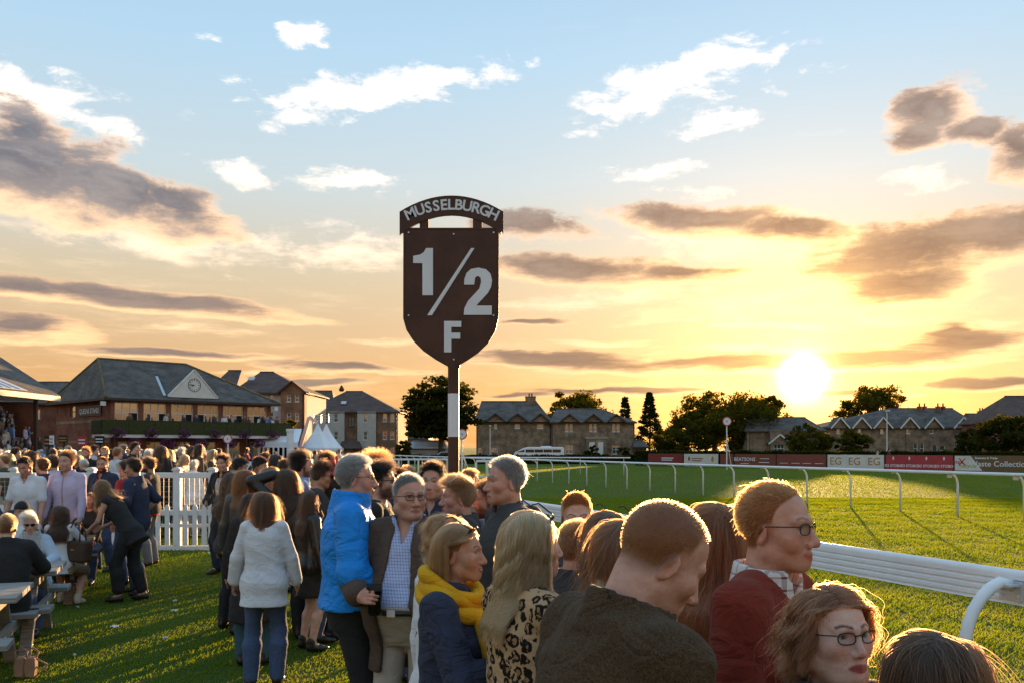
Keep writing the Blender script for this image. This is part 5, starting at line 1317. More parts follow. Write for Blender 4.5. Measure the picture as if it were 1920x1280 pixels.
def hair_obj(S, k, parent, q=1.0, seed=0, shoulders=True):
    st = S.get('hair', 'short')
    if st == 'none': return None
    o_ = dict(HS[st]); o_.update(S.get('hopt', {})); r = np.random.default_rng(seed+11)
    n = int(o_['n']*q); rad = o_['r']/math.sqrt(max(.06, q)); K = max(3, int(o_['k']*(1 if q > .5 else .75)))
    C0 = np.array([0, -.016, .030]); Rd = np.array([.0775, .098, .088])
    v = r.normal(0, 1, (n*3, 3)); v /= np.linalg.norm(v, axis=1)[:, None]; p = C0+v*Rd*.985; m = hair_mask(p, S)
    nape = (p[:, 1] < -.02) & (p[:, 2] < -.01); ok = (m > r.uniform(0, .008, len(m)))
    v = v[ok][:n]; p = p[ok][:n]; n = len(p)
    ln = o_['ln']*r.uniform(.78, 1.08, n)
    if o_.get('long'): ln *= np.clip(.70+.38*(p[:, 2]+.06)/.17, .6, 1.1)                # cut to one level all round
    if not o_.get('long'): ln *= np.clip(.45+.75*(p[:, 2]+.03)/.12, .35, 1.15)       # shorter at sides and nape
    gv = -k.H.T@np.array([0, 0, -1.0]); grav = k.H.T@np.array([0, 0, -1.0]); wind = k.H.T@np.array(S.get('windl', (0, 0, 0)), float)
    part = o_.get('part', .012); sgn = np.sign(p[:, 0]-part); sgn[sgn == 0] = 1
    nrm = v/Rd; nrm /= np.linalg.norm(nrm, axis=1)[:, None]
    P = np.zeros((n, K, 3)); P[:, 0] = p; d = None
    clump = r.normal(0, 1, (60, 3)); ci = np.argmin(((p[:, None, :]-(C0+clump/np.linalg.norm(clump, axis=1)[:, None]*Rd)[None])**2).sum(2), 1)
    ph = r.uniform(0, 6.28, 60)[ci]+r.normal(0, .35, n); frq = r.uniform(.8, 1.25, 60)[ci]; fz = o_.get('frizz', .08); jit = r.normal(0, 1, (n, 3))
    cj = r.normal(0, 1, (60, 3))[ci]
    for j in range(1, K):
        c = P[:, j-1]; nn = (c-C0)/Rd**2; nn /= np.linalg.norm(nn, axis=1)[:, None]
        t = (j-1)/(K-1)
        if o_.get('long'):
            side = np.stack([sgn, -.25+0*sgn, 0*sgn], 1)
            top = (np.clip((c[:, 2]-.06)/.05, 0, 1)*np.clip((1.22-np.sqrt((((c-C0)/Rd)**2).sum(1)))/.1, 0, 1))[:, None]
            f = side*top*1.0+grav*(1.0-.5*top)+np.array([0, -.55, 0])*np.clip((c[:, 1:2]-.025)/.05, 0, 1)*(c[:, 2:3] > -.06)+nn*o_['lift']*(1-t)*1.2
        else:
            f = np.array([o_.get('side', 0.)*.9, .42*(1+o_.get('fwd', 0)) if o_.get('fwd', 0) >= 0 else .9*o_['fwd'], .0])+grav*np.clip(.9-(c[:, 2:3]-.02)/.06, .0, 1.0)*.9
            f = f+nn*(o_['lift']*1.6*(1-.3*t))
        f = f+wind*(.25+t*1.1)+fz*(.6*jit+.6*cj)+r.normal(0, .06, (n, 3))
        # follow the skull: no component into it
        ins = np.clip(1.25-np.sqrt((((c-C0)/Rd)**2).sum(1)), 0, 1)[:, None]*4; dn = (f*nn).sum(1)[:, None]; f = f-nn*np.minimum(dn, 0)*np.clip(ins, 0, 1)
        f /= np.linalg.norm(f, axis=1)[:, None]+1e-9
        d = f if d is None else (d*.45+f*.55); d /= np.linalg.norm(d, axis=1)[:, None]+1e-9
        c2 = c+d*(ln/(K-1))[:, None]
        e = (c2-C0)/(Rd*1.02); L_ = np.sqrt((e*e).sum(1)); ins = L_ < 1; c2[ins] = C0+(e[ins]/L_[ins][:, None])*Rd*1.02
        # keep off the face ellipsoid, neck and shoulders
        e = (c2-np.array([0, .020, -.034]))/np.array([.070, .060, .086]); L_ = np.sqrt((e*e).sum(1)); ins = L_ < 1; c2[ins] = np.array([0, .020, -.034])+(e[ins]/L_[ins][:, None])*np.array([.070, .060, .086])
        if o_.get('long'):
            fz_ = (c2[:, 1] > .028) & (c2[:, 2] < .066-.03*r.uniform(0, 1, n)*o_.get('fringe', 0.)) & (np.abs(c2[:, 0]) < .078)
            c2[fz_, 0] = np.sign(sgn[fz_])*(.072+.010*np.abs(jit[fz_, 0])); c2[fz_, 1] = np.minimum(c2[fz_, 1], .034+.012*jit[fz_, 1])
        if o_.get('tuck'):
            tk = (c2[:, 1] > -.022) & (c2[:, 2] < .045) & (np.abs(c2[:, 0]) > .05); c2[tk, 1] = -.024-.01*np.abs(jit[tk, 1])
        if shoulders and o_.get('long'):
            w_ = (c2*k.hs)@k.H.T+k.hc; tl = (w_-k.pel)@k.T; a_ = np.interp(tl[:, 2], [.2, .40, .47, .53, .60], [.16, .185, .14, .075, .055])+S.get('hair_off', .012); b_ = np.interp(tl[:, 2], [.2, .42, .47, .53, .60], [.125, .125, .10, .07, .06])+S.get('hair_off', .012)
            L_ = np.sqrt((tl[:, 0]/a_)**2+((tl[:, 1]+.005)/b_)**2); ins = (L_ < 1) & (tl[:, 2] < .62)
            yb = np.sqrt(np.clip(1-(tl[:, 0]/a_)**2, 0, 1))*b_; tl[ins, 1] = np.where(tl[:, 1] < .03, -.005-yb, -.005+yb)[ins]
            c2[ins] = ((((tl@k.T.T)+k.pel)-k.hc)@k.H/k.hs)[ins]
        if o_.get('xmax'): lw_ = c2[:, 2] < -.04; c2[lw_, 0] = np.clip(c2[lw_, 0], -o_['xmax']-.01*jit[lw_, 0], o_['xmax']+.01*jit[lw_, 0])
        P[:, j] = c2
    if o_.get('wave'):
        t = np.linspace(0, 1, K)[None, :]; s = np.linspace(0, o_['ln'], K)[None, :]*frq[:, None]*6.28/.085+ph[:, None]; amp = o_['wave']*np.clip(t*2.2-.25, 0, 1)
        ax = np.stack([-P[:, :, 1]*0+1, 0*P[:, :, 0], 0*P[:, :, 0]], 2); P[:, :, 0] += np.sin(s)*amp; P[:, :, 1] += np.cos(s*1.0)*amp*.7
    if n > 400:                                        # locks: strands lean towards a nearby guide strand, a few fly away
        G = max(40, n//28); gi = r.permutation(n)[:G]; best = np.zeros(n, dtype=int)
        for a0 in range(0, n, 1500): best[a0:a0+1500] = np.argmin(((P[a0:a0+1500, None, 0]-P[None, gi, 0])**2).sum(2)+.0004*r.uniform(0, 1, (min(1500, n-a0), G)), 1)
        t = np.linspace(0, 1, K)[None, :, None]; cf = o_.get('clump', .62 if o_.get('long') else .14)*r.uniform(.5, 1.1, (n, 1, 1))
        P = P+(P[gi][best]-P)*cf*t**.8
        fly = r.uniform(0, 1, n) < o_.get('fly', .05); P[fly] += (r.normal(0, 1, (fly.sum(), 1, 3))*np.array([1, 1, .6])*t*.035*(o_['ln']/.2 if o_.get('long') else .25))+np.array([0, 0, .006])*np.sin(t*3.14)
    W_ = (P*k.hs)@k.H.T+k.hc
    rr = rad*np.linspace(1.0, .35, K)
    return curves_obj('hair', W_, rr, S['hairm'], parent)
# ------------------------------------------------------------------ skin and cloth materials
def skinmat():
    t = NT('skin'); a = t.n('ShaderNodeAttribute', attribute_name='tint'); c = t.co()
    n = t.noise(c, 90, 4, .6); m = t.mix(t.ramp(t.noise(c, 22, 3), .3, .7), t.mix(1., a.outputs[0], (.86, .76, .72, 1), 'MULTIPLY'), a.outputs[0])
    m = t.mix(t.ramp(t.noise(c, 210, 3, .7), .58, .75, 0, .35), m, t.mix(1., m, (.72, .58, .52, 1), 'MULTIPLY'))
    return t.done(t.bsdf(m, t.ramp(t.noise(c, 40, 3), .3, .7, .38, .58), t.bump(n, .35, .006), 0, .35))
skinmat()
def cloth(name, col, pat=None, rough=.85, sheen=.04, col2=None, obj=False, fold=.24):
    if name in MAT: return MAT[name]
    t = NT(name); c = t.co(); x, y, z = t.xyz(c)
    base = col
    if obj: base = t.n('ShaderNodeObjectInfo').outputs['Color']
    if pat == 'check':
        fx = t.M('FRACT', t.M('MULTIPLY', t.M('ADD', x, t.M('MULTIPLY', y, .6)), 62.)); fz_ = t.M('FRACT', t.M('MULTIPLY', z, 62.))
        a = t.M('LESS_THAN', fx, .22); b = t.M('LESS_THAN', fz_, .22); base = t.mix(t.M('MULTIPLY', t.M('ADD', a, b), .46), col, col2)
    elif pat == 'tweed':
        w = t.noise(t.mapv(c, (1, 1, 1)), 260, 2, .8); base = t.mix(t.ramp(w, .35, .65), tuple(q*.6 for q in col), tuple(q*1.5 for q in col))
    elif pat == 'denim':
        w = t.noise(t.mapv(c, (1, 1, .25)), 320, 2, .8); f_ = t.noise(t.mapv(c, (1, 1, .5)), 5, 3); base = t.mix(t.ramp(w, .3, .7), tuple(q*.75 for q in col), tuple(q*1.35 for q in col)); base = t.mix(t.ramp(f_, .45, .75, 0, .45), base, tuple(min(1, q*2.1) for q in col))
    elif pat == 'leopard':
        wv = t.n('ShaderNodeVectorMath', operation='ADD'); t.put(wv.inputs[0], t.mapv(c, (30, 30, 24))); nz = t.noise(c, 40, 2, .5, 1)
        sc = t.n('ShaderNodeVectorMath', operation='SCALE'); t.put(sc.inputs[0], nz); sc.inputs['Scale'].default_value = .9; t.put(wv.inputs[1], sc.outputs[0])
        v = t.n('ShaderNodeTexVoronoi', feature='F1'); t.put(v.inputs['Vector'], wv.outputs[0]); v.inputs['Scale'].default_value = 1.0; v.inputs['Randomness'].default_value = .75
        d = v.outputs['Distance']; ring = t.M('MULTIPLY', t.ramp(d, .18, .24), t.ramp(d, .54, .47)); gap = t.ramp(t.noise(wv.outputs[0], 1.5, 2), .33, .43)
        base = t.mix(t.M('MULTIPLY', ring, gap), t.mix(t.ramp(d, .26, .16), col, col2), (.012, .008, .006)); base = base
    elif pat == 'print':
        v = t.n('ShaderNodeTexVoronoi', feature='F1'); t.put(v.inputs['Vector'], c); v.inputs['Scale'].default_value = 17.0; base = t.mix(t.ramp(v.outputs['Distance'], .17, .13), col, col2)
    elif pat == 'floral':
        v = t.n('ShaderNodeTexVoronoi', feature='F1'); t.put(v.inputs['Vector'], c); v.inputs['Scale'].default_value = 26.0; base = t.mix(t.ramp(v.outputs['Distance'], .35, .25), col, t.mix(.5, v.outputs['Color'], col2))
    elif pat == 'plaid':
        fx = t.M('FRACT', t.M('MULTIPLY', t.M('ADD', x, t.M('MULTIPLY', y, .6)), 30.)); fz_ = t.M('FRACT', t.M('MULTIPLY', z, 30.))
        base = t.mix(t.M('MULTIPLY', t.M('ADD', t.M('LESS_THAN', fx, .16), t.M('LESS_THAN', fz_, .16)), .5), col, col2)
    elif pat == 'monogram':
        fx = t.M('FRACT', t.M('MULTIPLY', t.M('ADD', x, z), 28.)); fz_ = t.M('FRACT', t.M('MULTIPLY', t.M('SUBTRACT', x, z), 28.)); base = t.mix(t.M('MULTIPLY', t.M('LESS_THAN', fx, .5), t.M('LESS_THAN', fz_, .5)), col, col2)
    big = t.noise(c, 2.6, 4, .6)
    cc = t.mix(t.ramp(big, .3, .7), t.mix(1., base, (.82, .82, .82, 1), 'MULTIPLY'), base)
    fo = t.M('ABSOLUTE', t.M('SUBTRACT', t.noise(t.mapv(c, (1, 1, 1.7)), 7, 4, .5, 0, 1.0), .5)); kn = t.noise(c, 420, 2, .6)
    if pat == 'rib':
        kn = t.M('SINE', t.M('MULTIPLY', t.M('ADD', z, t.M('MULTIPLY', x, .4)), 700.))
    nr = t.bump(kn, .25, .002, t.bump(fo, fold, .10))
    return t.done(t.bsdf(cc, rough, nr, 0, .2, **{'Sheen Weight': sheen, 'Sheen Roughness': .4}))
def leather(name, col): return pm(name, col, .38, .2, 5, .35, 45, .006, spec=.5)
HAIRC = {'black': (.007, .0045, .0035), 'dark': (.014, .007, .0042), 'brown': (.034, .0145, .0065), 'chestnut': (.060, .022, .0085), 'auburn': (.115, .034, .011), 'ginger': (.23, .070, .015), 'blond': (.50, .205, .078), 'dirty': (.165, .070, .027), 'grey': (.155, .145, .138), 'white': (.44, .39, .33), 'sandy': (.21, .078, .026)}

# ------------------------------------------------------------------ garments
def gbounds(k, res, arms=True, legs=False, zlo=None):
    P = [k.L(0, 0, .6), k.pel, k.L(-.2, -.15, -.1), k.L(.2, .15, -.1), *k.sh.values()]
    if arms: P += [*k.el.values(), *k.wr.values()]
    if legs: P += [*k.kn.values(), *k.an.values()]
    P = np.array(P); lo = P.min(0)-.16; hi = P.max(0)+.16
    if zlo is not None: lo[2] = min(lo[2], zlo)
    lo[2] = max(lo[2], -.03); return Field(axis(lo[0], hi[0], res), axis(lo[1], hi[1], res), axis(lo[2], hi[2], res))
def top_field(S, k, g, res):
    th = g.get('th', .014); hem = g.get('hem', -.14); sl = g.get('sleeve', .95); T = k.T
    hp = k.L(0, 0, hem)
    Fd = gbounds(k, res, sl > 0, zlo=hp[2]-.12)
    add_torso(Fd, k, S, th, hem, g.get('flare', .05))
    if sl > 0: [add_arm(Fd, k, s, th, sl if not isinstance(sl, dict) else sl[s], g.get('loose', .008)) for s in (1, -1)]
    if g.get('fold', .003): Fd.folds(g.get('fold', .003), g.get('seed', 1))
    lo, hi = np.array([-9.]*3), np.array([9.]*3)
    r, (X, Y, Z) = Fd.local(lo, hi, k.pel, T)
    Fd.comb(r, (Z-hem).astype(f32)+np.zeros_like(Fd.F[r]), 0, 's') if False else Fd.comb(r, np.broadcast_to((Z-hem), Fd.F[r].shape).astype(f32)*1.0, 0, 's') if g.get('cut') else None
    nr = (.047 if k.fem else .056)*S.get('neck_w', 1.0)
    Fd.cone(k.L(0, -.004, .505 if g.get('neck') != 'high' else .54), k.hc+k.H@np.array([0, -.02, -.03]), nr+.013, nr+.03, .008, 's')
    nk = g.get('neck', 'crew')
    def cutloc(fn):
        r, (X, Y, Z) = Fd.local(lo, hi, k.pel, T); d = fn(X, Y, Z); Fd.comb(r, np.broadcast_to(d, Fd.F[r].shape).astype(f32), .004, 's')
    if nk == 'v' or nk == 'open':
        zb = g.get('vbot', .36); w = g.get('vw', .055)
        cutloc(lambda X, Y, Z: np.maximum(np.abs(X)-np.clip((Z-zb)/(.54-zb), 0, 1.3)*w, np.maximum(-Y+.02, zb-Z)))
    if nk == 'scoop': cutloc(lambda X, Y, Z: np.sqrt((X/.115)**2+((Z-.535)/g.get('sd', .10))**2)*.1-.1)
    if nk == 'boat': cutloc(lambda X, Y, Z: np.sqrt((X/.125)**2+((Z-.575)/.095)**2)*.08-.08)
    if g.get('front'):              # open jacket: half width of the opening at hem, waist, chest
        w0, w1, w2 = g['front']; cutloc(lambda X, Y, Z: np.maximum(np.abs(X-g.get('fx', 0))-np.interp(Z, [-.3, .05, .36, .56], [w0, w1, w2, .05]), -Y+.0))
    if g.get('slit'): cutloc(lambda X, Y, Z: np.maximum(np.abs(X)-.006, -Y))
    c = g.get('collar')
    if c:
        A = k.L(0, -.012, .488); B = k.neck+(k.hc+k.H@np.array([0, -.02, -.05])-k.neck)*(.44 if c == 'shirt' else .80 if c == 'funnel' else .45); u = B-A; Lh = np.linalg.norm(u); u /= Lh
        m = .2; r, (X, Y, Z) = Fd.sub(np.minimum(A, B)-m, np.maximum(A, B)+m); t = (X-A[0])*u[0]+(Y-A[1])*u[1]+(Z-A[2])*u[2]
        px_, py_, pz_ = X-A[0]-t*u[0], Y-A[1]-t*u[1], Z-A[2]-t*u[2]; rr = np.sqrt(px_**2+py_**2+pz_**2)
        r0 = nr+.017+(.018 if c == 'funnel' else .010 if c == 'lapel' else 0.); tw = .0075 if res < .013 else .011
        d = np.abs(rr-(r0+.012*(t/Lh)*(1 if c != 'funnel' else .3)+.02*np.clip(1-t/Lh, 0, 1)))-tw; d = np.maximum(d, np.maximum(t-Lh, -.01-t))
        fwd = T@np.array([0, 1, 0]); rt = T@np.array([1, 0, 0]); fy = px_*fwd[0]+py_*fwd[1]+pz_*fwd[2]; fx = np.abs(px_*rt[0]+py_*rt[1]+pz_*rt[2])
        if c != 'funnel' or g.get('gap'): d = np.maximum(d, -np.maximum(fx-(.012 if c == 'funnel' else .020)-.03*t/Lh*(0 if c == 'funnel' else 1), -fy+.01))
        Fd.comb(r, d.astype(f32), .008, 'u')
    if g.get('hood'):
        Fd.ell(k.L(0, -.115, .50), (.125, .055, .06), k.T, .03); Fd.ell(k.L(0, -.07, .56), (.075, .06, .05), k.T, .01, 's')
    return Fd
def bottom_field(S, k, g, res):
    up = g.get('upto', 1.0); Fd = gbounds(k, res, False, True)
    th = g.get('th', .010); z, A, B, Y = torso_prof(S, k.fem, .002 if not g.get('tucked') else .015, -.12); ok = z <= (.13 if not g.get('tucked') else .125); z, A, B, Y = z[ok], A[ok], B[ok], Y[ok]
    P = rotm(0, S.get('lean', 0)*.55, 0)
    if g.get('kind') == 'skirt':
        hz = g.get('hem', -.42); zz = [hz, -.20, -.04, .06, .12]; fl = g.get('flare', .02); aa = [.165+fl, .172, .174, .15, .14]; bb = [.13+fl, .135, .128, .108, .10]
        if S.get('seat') is not None:
            for s in (1, -1): Fd.cone(k.hip[s], k.kn[s], .10, .085, .05)
            Fd.cone((k.hip[1]+k.hip[-1])/2, (k.kn[1]+k.kn[-1])/2, .10, .09, .05); Fd.profile(k.pel, P, [-.12, 0, .12], [.19, .18, .15], [.14, .13, .105], [0, 0, 0], .04)
        else: Fd.profile(k.pel, P, zz, np.array(aa)+th, np.array(bb)+th, [-.01]*5, .02)
    else:
        Fd.profile(k.pel, P, z, A, B, Y, .02)
        for s in (1, -1): leg_cones(Fd, k, s, th, upto=up, loose=g.get('loose', .012))
    if g.get('fold', .0035): Fd.folds(g.get('fold', .0035), g.get('seed', 3), 40, 20)
    return Fd
def shoe_field(S, k, s, res, heel=0.):
    a = k.an[s]; Fd = Field(axis(a[0]-.12, a[0]+.12, res), axis(a[1]-.14, a[1]+.24, res), axis(-.02, a[2]+.12, res))
    Fd.cone(a+[0, -.025, -.035], a+[s*.012, .09, -.052], .044, .038, .02); Fd.cone(a+[s*.012, .09, -.052], a+[s*.016, .165, -.062], .038, .027, .02)
    if not heel: Fd.cone(a+[0, -.01, 0], a+[0, -.01, .03], .046, .047, .02)
    Fd.cutplane((0, 0, .002), (0, 0, -1))
    if heel:
        Fd.ell(a+[0, .05, .02], (.04, .10, .045), None, .01, 's'); Fd.cone(a+[0, -.05, -.05], a+[0, -.052, -.088], .016, .008, .01)
    return Fd
def put_field(Fd, name, mat, root):
    V, Q = Fd.mesh()
    if len(V) == 0: return None
    me = fast_mesh(name, V, Q); me.materials.append(mat); return link(bpy.data.objects.new(name, me), root)
def glasses(k, S, root, kind='clear', pos='face'):
    m = MB(); hs = k.hs; fw_ = S.get('face_w', 1.0)
    dy, dz, pitch = (0, 0, 0) if pos == 'face' else (-.030, .088, -38)
    Rm = rotm(0, -pitch, 0)
    def P(x, y, z):
        v = np.array([x*fw_, y, z]); c = np.array([0, .09, 0])
        if pos != 'face': v = Rm@(v-c)+c+np.array([0, dy, dz])
        return Vector(k.hc+k.H@(v*hs))
    fr = .0016 if kind != 'sun' else .0026
    for s in (1, -1):
        ring = []
        for j in range(15):
            a = 2*math.pi*j/14; cx_, cz_ = math.cos(a), math.sin(a); q = (abs(cx_)**3+abs(cz_)**3)**(-1/3)
            ring.append(P(s*.0315+cx_*q*.0215, .0925-.009*((s*.0315+cx_*q*.0215)/.05)**2, -.002+cz_*q*.0142))
        m.tube(ring, fr, 5, False)
        m.tube([P(s*.0535, .0815, .006), P(s*.073, .062, .006), P(s*.0815, -.002, .004), P(s*.080, -.018, -.016)], fr, 5)
    m.tube([P(-.0095, .0925, .003), P(0, .0950, .005), P(.0095, .0925, .003)], fr, 5)
    o = m.build('sunglasses' if kind == 'sun' else 'glasses', MAT['frame_black'] if S.get('frame') is None else S['frame'], root, smooth=True)
    for s in (1, -1):
        m = MB(); ring = []
        for j in range(14):
            a = 2*math.pi*j/14; cx_, cz_ = math.cos(a), math.sin(a); q = (abs(cx_)**3+abs(cz_)**3)**(-1/3); ring.append(P(s*.0315+cx_*q*.0212, .0925-.009*((s*.0315+cx_*q*.0212)/.05)**2, -.002+cz_*q*.0140))
        m.add(ring, [tuple(range(14))]); m.build('lens', MAT['lens_dark'] if kind == 'sun' else MAT['lens_clear'], o)
    return o
pm('frame_black', (.015, .012, .012), .35, .1); pm('lens_dark', (.012, .011, .012), .1, .05, spec=.7)
def lensmat():
    t = NT('lens_clear'); g = t.n('ShaderNodeBsdfGlossy'); g.inputs['Roughness'].default_value = .05; tr = t.n('ShaderNodeBsdfTransparent'); tr.inputs[0].default_value = (.86, .86, .88, 1)
    m = t.n('ShaderNodeMixShader'); m.inputs[0].default_value = .10; t.put(m.inputs[1], tr.outputs[0]); t.put(m.inputs[2], g.outputs[0]); return t.done(m.outputs[0])
lensmat()
leather('black_leather', (.015, .013, .012)); leather('shoe_black', (.014, .012, .012)); leather('shoe_brown', (.07, .032, .018))
LOD = [(.0036, .017, .0105, 1.0), (.0058, .024, .0150, .55), (.0085, .032, .021, .28)]
PEOPLE = []
def person(S, lod=1):
    k = skeleton(S); rh, rb, rc, hq = LOD[lod]; hn = S.get('hairn', 'brown'); hc_ = HAIRC[hn]; S['hairc'] = hc_; S['hairm'] = hair_mat(hn, hc_)
    root = empty('person'); tag(root, S['label'], 'person', S.get('group'))
    top_z = k.hc[2]+(k.H@np.array([0, -.01, .116]))[2]*k.hs if abs(S.get('pitch', 0)) < 20 else k.hc[2]+.112*k.hs
    d = S['d']; h = zat(S['top'], d)-(.012 if S.get('hair') not in ('none', 'buzz') else 0.) if 'top' in S else S['h']; sc = h/top_z
    rz = R(S['rz']); off = Matrix.Rotation(rz, 3, 'Z')@Vector(k.hc*sc); X = (S['px']-CX)/F*d
    root.location = (X-off.x, d-off.y, 0) if not S.get('bypel') else (X, d, 0); root.rotation_euler = (0, 0, rz); root.scale = (sc,)*3
    V, Q = body_mesh(S, k, rh, rb, S.get('hands', 'lo'), S.get('bare', False)); me = fast_mesh('body', V, Q); me.materials.append(MAT['skin']); paint(me, V, k, S); link(bpy.data.objects.new('body', me), root)
    seed = S.get('seed', len(PEOPLE)*7+3)
    if S.get('hair', 'short') != 'none': S['windl'] = tuple(Matrix.Rotation(-rz, 3, 'Z') @ Vector(S.get('wind', (0, 0, 0)))); hair_obj(S, k, root, hq*S.get('hq', 1.0), seed)
    for g in S.get('tops', ()):
        g.setdefault('seed', seed); put_field(top_field(S, k, g, rc*g.get('rs', 1.0)), g.get('name', 'shirt'), g['mat'], root)
    g = S.get('bottom')
    if g: put_field(bottom_field(S, k, g, rc*1.25), g.get('name', 'trousers'), g['mat'], root)
    sh = S.get('shoes', MAT['shoe_black'])
    if sh:
        for s in (1, -1): put_field(shoe_field(S, k, s, max(.009, rc*.8), S.get('heel', 0)), 'shoe', sh, root)
    if S.get('glasses'): glasses(k, S, root, S['glasses'])
    if S.get('headglasses'): glasses(k, S, root, S['headglasses'], 'head')
    PEOPLE.append((root, k, S)); root['h'] = round(h, 3) if False else 0
    del root['h']
    return root, k
# ------------------------------------------------------------------ picnic tables, picket fence, small props
def picnic_table(xe, d, mat, label, L=1.85, H=.74):
    root = empty('picnic_table', (xe, d, 0), R(20)); tag(root, label, 'table', 'picnic tables on the lawn')
    for i in range(5):
        y = -.36+i*.18; m = MB(); m.box((-L, y-.083, H-.045), (0, y+.083, H)); m.build('plank', MAT[mat], root, bevel=.005)
    for s in (-1, 1):
        for q in (0, 1):
            y = s*(.60+q*.155); m = MB(); m.box((-L, y-.07, .405), (0, y+.07, .45)); m.build('seat_plank', MAT[mat], root, bevel=.005)
    for x in (-.22, -L+.22):
        for s in (-1, 1):
            m = MB(); m.bar((x, s*.72, 0), (x, s*.22, H-.05), .05, .10, (1, 0, 0)); m.build('leg', MAT[mat], root, bevel=.004)
        m = MB(); m.bar((x+.052, -.80, .36), (x+.052, .80, .36), .045, .09); m.build('cross_beam', MAT[mat], root, bevel=.004)
        m = MB(); m.bar((x+.052, -.40, H-.09), (x+.052, .40, H-.09), .045, .08); m.build('cross_beam', MAT[mat], root, bevel=.004)
    m = MB(); m.bar((-.27, 0, .36), (-.75, 0, H-.06), .045, .07); m.build('brace', MAT[mat], root)
    return root
picnic_table(-3.98, 7.42, 'weathered_wood', 'weathered grey picnic table nearest the camera, nobody seated')
picnic_table(-4.43, 8.92, 'weathered_wood', 'grey picnic table where the grey-haired woman sits')
picnic_table(-5.38, 11.65, 'brown_wood', 'brown picnic table with drinks on it, bench of the woman with the handbag')

def picket_fence():
    d = 16.8; x0, x1 = -13.2, (399-CX)/F*d; root = empty('picket_fence', (x0, d, 0)); tag(root, 'white plastic picket fence with mesh top between lawn and crowd', 'fence'); L = x1-x0
    zt = zat(885, d); zm = zat(955, d); zl = zat(1022, d); zk = zat(981, d)
    def rail(z0, z1, t=.05):
        m = MB(); m.box((0, -t, z0), (L, t, z1)); m.build('rail', MAT['white_paint'], root, bevel=.008)
    rail(zt-.10, zt, .045); rail(zm-.10, zm, .05); rail(zk-.06, zk, .035); rail(zl-.09, zl, .04)
    post = None; px = [(333-CX)/F*d-x0, L, (172-CX)/F*d-x0, (28-CX)/F*d-x0, (28-CX)/F*d-x0-1.5]
    for x in px:
        if post is None:
            m = MB(); m.box((-.065, -.065, -.1), (.065, .065, zt+.04)); post = m.build('post', MAT['white_paint'], root, bevel=.008); o = post
            m = MB(); m.prism([(-.085, zt+.04), (.085, zt+.04), (.085, zt+.06), (.03, zt+.10), (-.03, zt+.10), (-.085, zt+.06)], .17); m.build('cap', MAT['white_paint'], post)
        else: o = copy_tree(post, root)
        o.location = (x, 0, 0)
    pk = None; n = int(L/.17)
    for i in range(n):
        x = L-.14-i*.17
        if pk is None:
            m = MB(); m.prism([(-.042, .10), (.042, .10), (.042, zm-.12+.18), (.02, zm+.10), (-.02, zm+.10), (-.042, zm+.06)], .03, (0, -.062, 0)); pk = m.build('picket', MAT['white_paint'], root); o = pk
        else: o = pk.copy(); link(o, root)
        o.location = (x, 0, 0)
    m = MB()
    for i in range(int(L/.095)): m.box((i*.095, -.006, zm), (i*.095+.0036, .006, zt-.1))
    z = zm+.05
    while z < zt-.1: m.box((0, -.012, z), (L, -.006, z+.0036)); z += .095
    tag(m.build('wire_mesh', pm('mesh_grey', (.5, .5, .5), .5, .1), root), kind='stuff')
picket_fence()

def pint(loc, label, col=(.05, .02, .008), h=.15, r=.041, full=.75, name='beer_glass'):
    root = empty(name, loc); tag(root, label, 'glass')
    t = MAT.get('clear_glass')
    if t is None:
        q = NT('clear_glass'); g = q.n('ShaderNodeBsdfGlass'); g.inputs['Roughness'].default_value = .03; g.inputs['IOR'].default_value = 1.2; g.inputs[0].default_value = (.93, .93, .93, 1); t = q.done(g.outputs[0])
    m = MB(); m.lathe([(r*.78, 0), (r*.86, h*.4), (r, h*.8), (r, h)], 18); o = m.build('glass', t, root); smooth_by_angle(o)
    mt = pm('drink_%d' % int(col[0]*1000), col, .2, .1, spec=.5)
    m = MB(); m.lathe([(r*.72, .006), (r*.80, h*.4), (r*.94, h*full)], 18); smooth_by_angle(m.build('drink', mt, root))
    m = MB(); m.lathe([(r*.94, h*full), (r*.95, h*full+.012)], 18); m.build('foam', pm('foam', (.6, .52, .42), .8, .1), root)
    return root
def can(loc, label, r=.033, h=.12, mt='aluminium'):
    root = empty('drink_can', loc); tag(root, label, 'can'); m = MB(); m.lathe([(r*.8, 0), (r, .008), (r, h-.012), (r*.78, h)], 16); smooth_by_angle(m.build('body', MAT[mt], root)); m = MB(); m.lathe([(r*.76, h), (r*.74, h+.003)], 16); m.build('lid', MAT['aluminium'], root)
pm('can_red', (.4, .05, .05), .4, .1); pm('can_cream', (.6, .5, .35), .4, .1); pm('can_blue', (.1, .15, .3), .4, .1)
can((-5.56, 11.6, .74), 'small drink can on the brown picnic table', mt='can_blue', h=.15)
can((-5.80, 11.45, .74), 'cream bottle-shaped drink on the brown picnic table', mt='can_cream', h=.17, r=.028)
can((-6.3, 11.4, .74), 'white cup standing at the far side of the brown table', mt='white_paint', h=.13, r=.036)
can((-6.02, 11.3, .74), 'red can hidden behind the pink-shirted man\'s hand', mt='can_red')
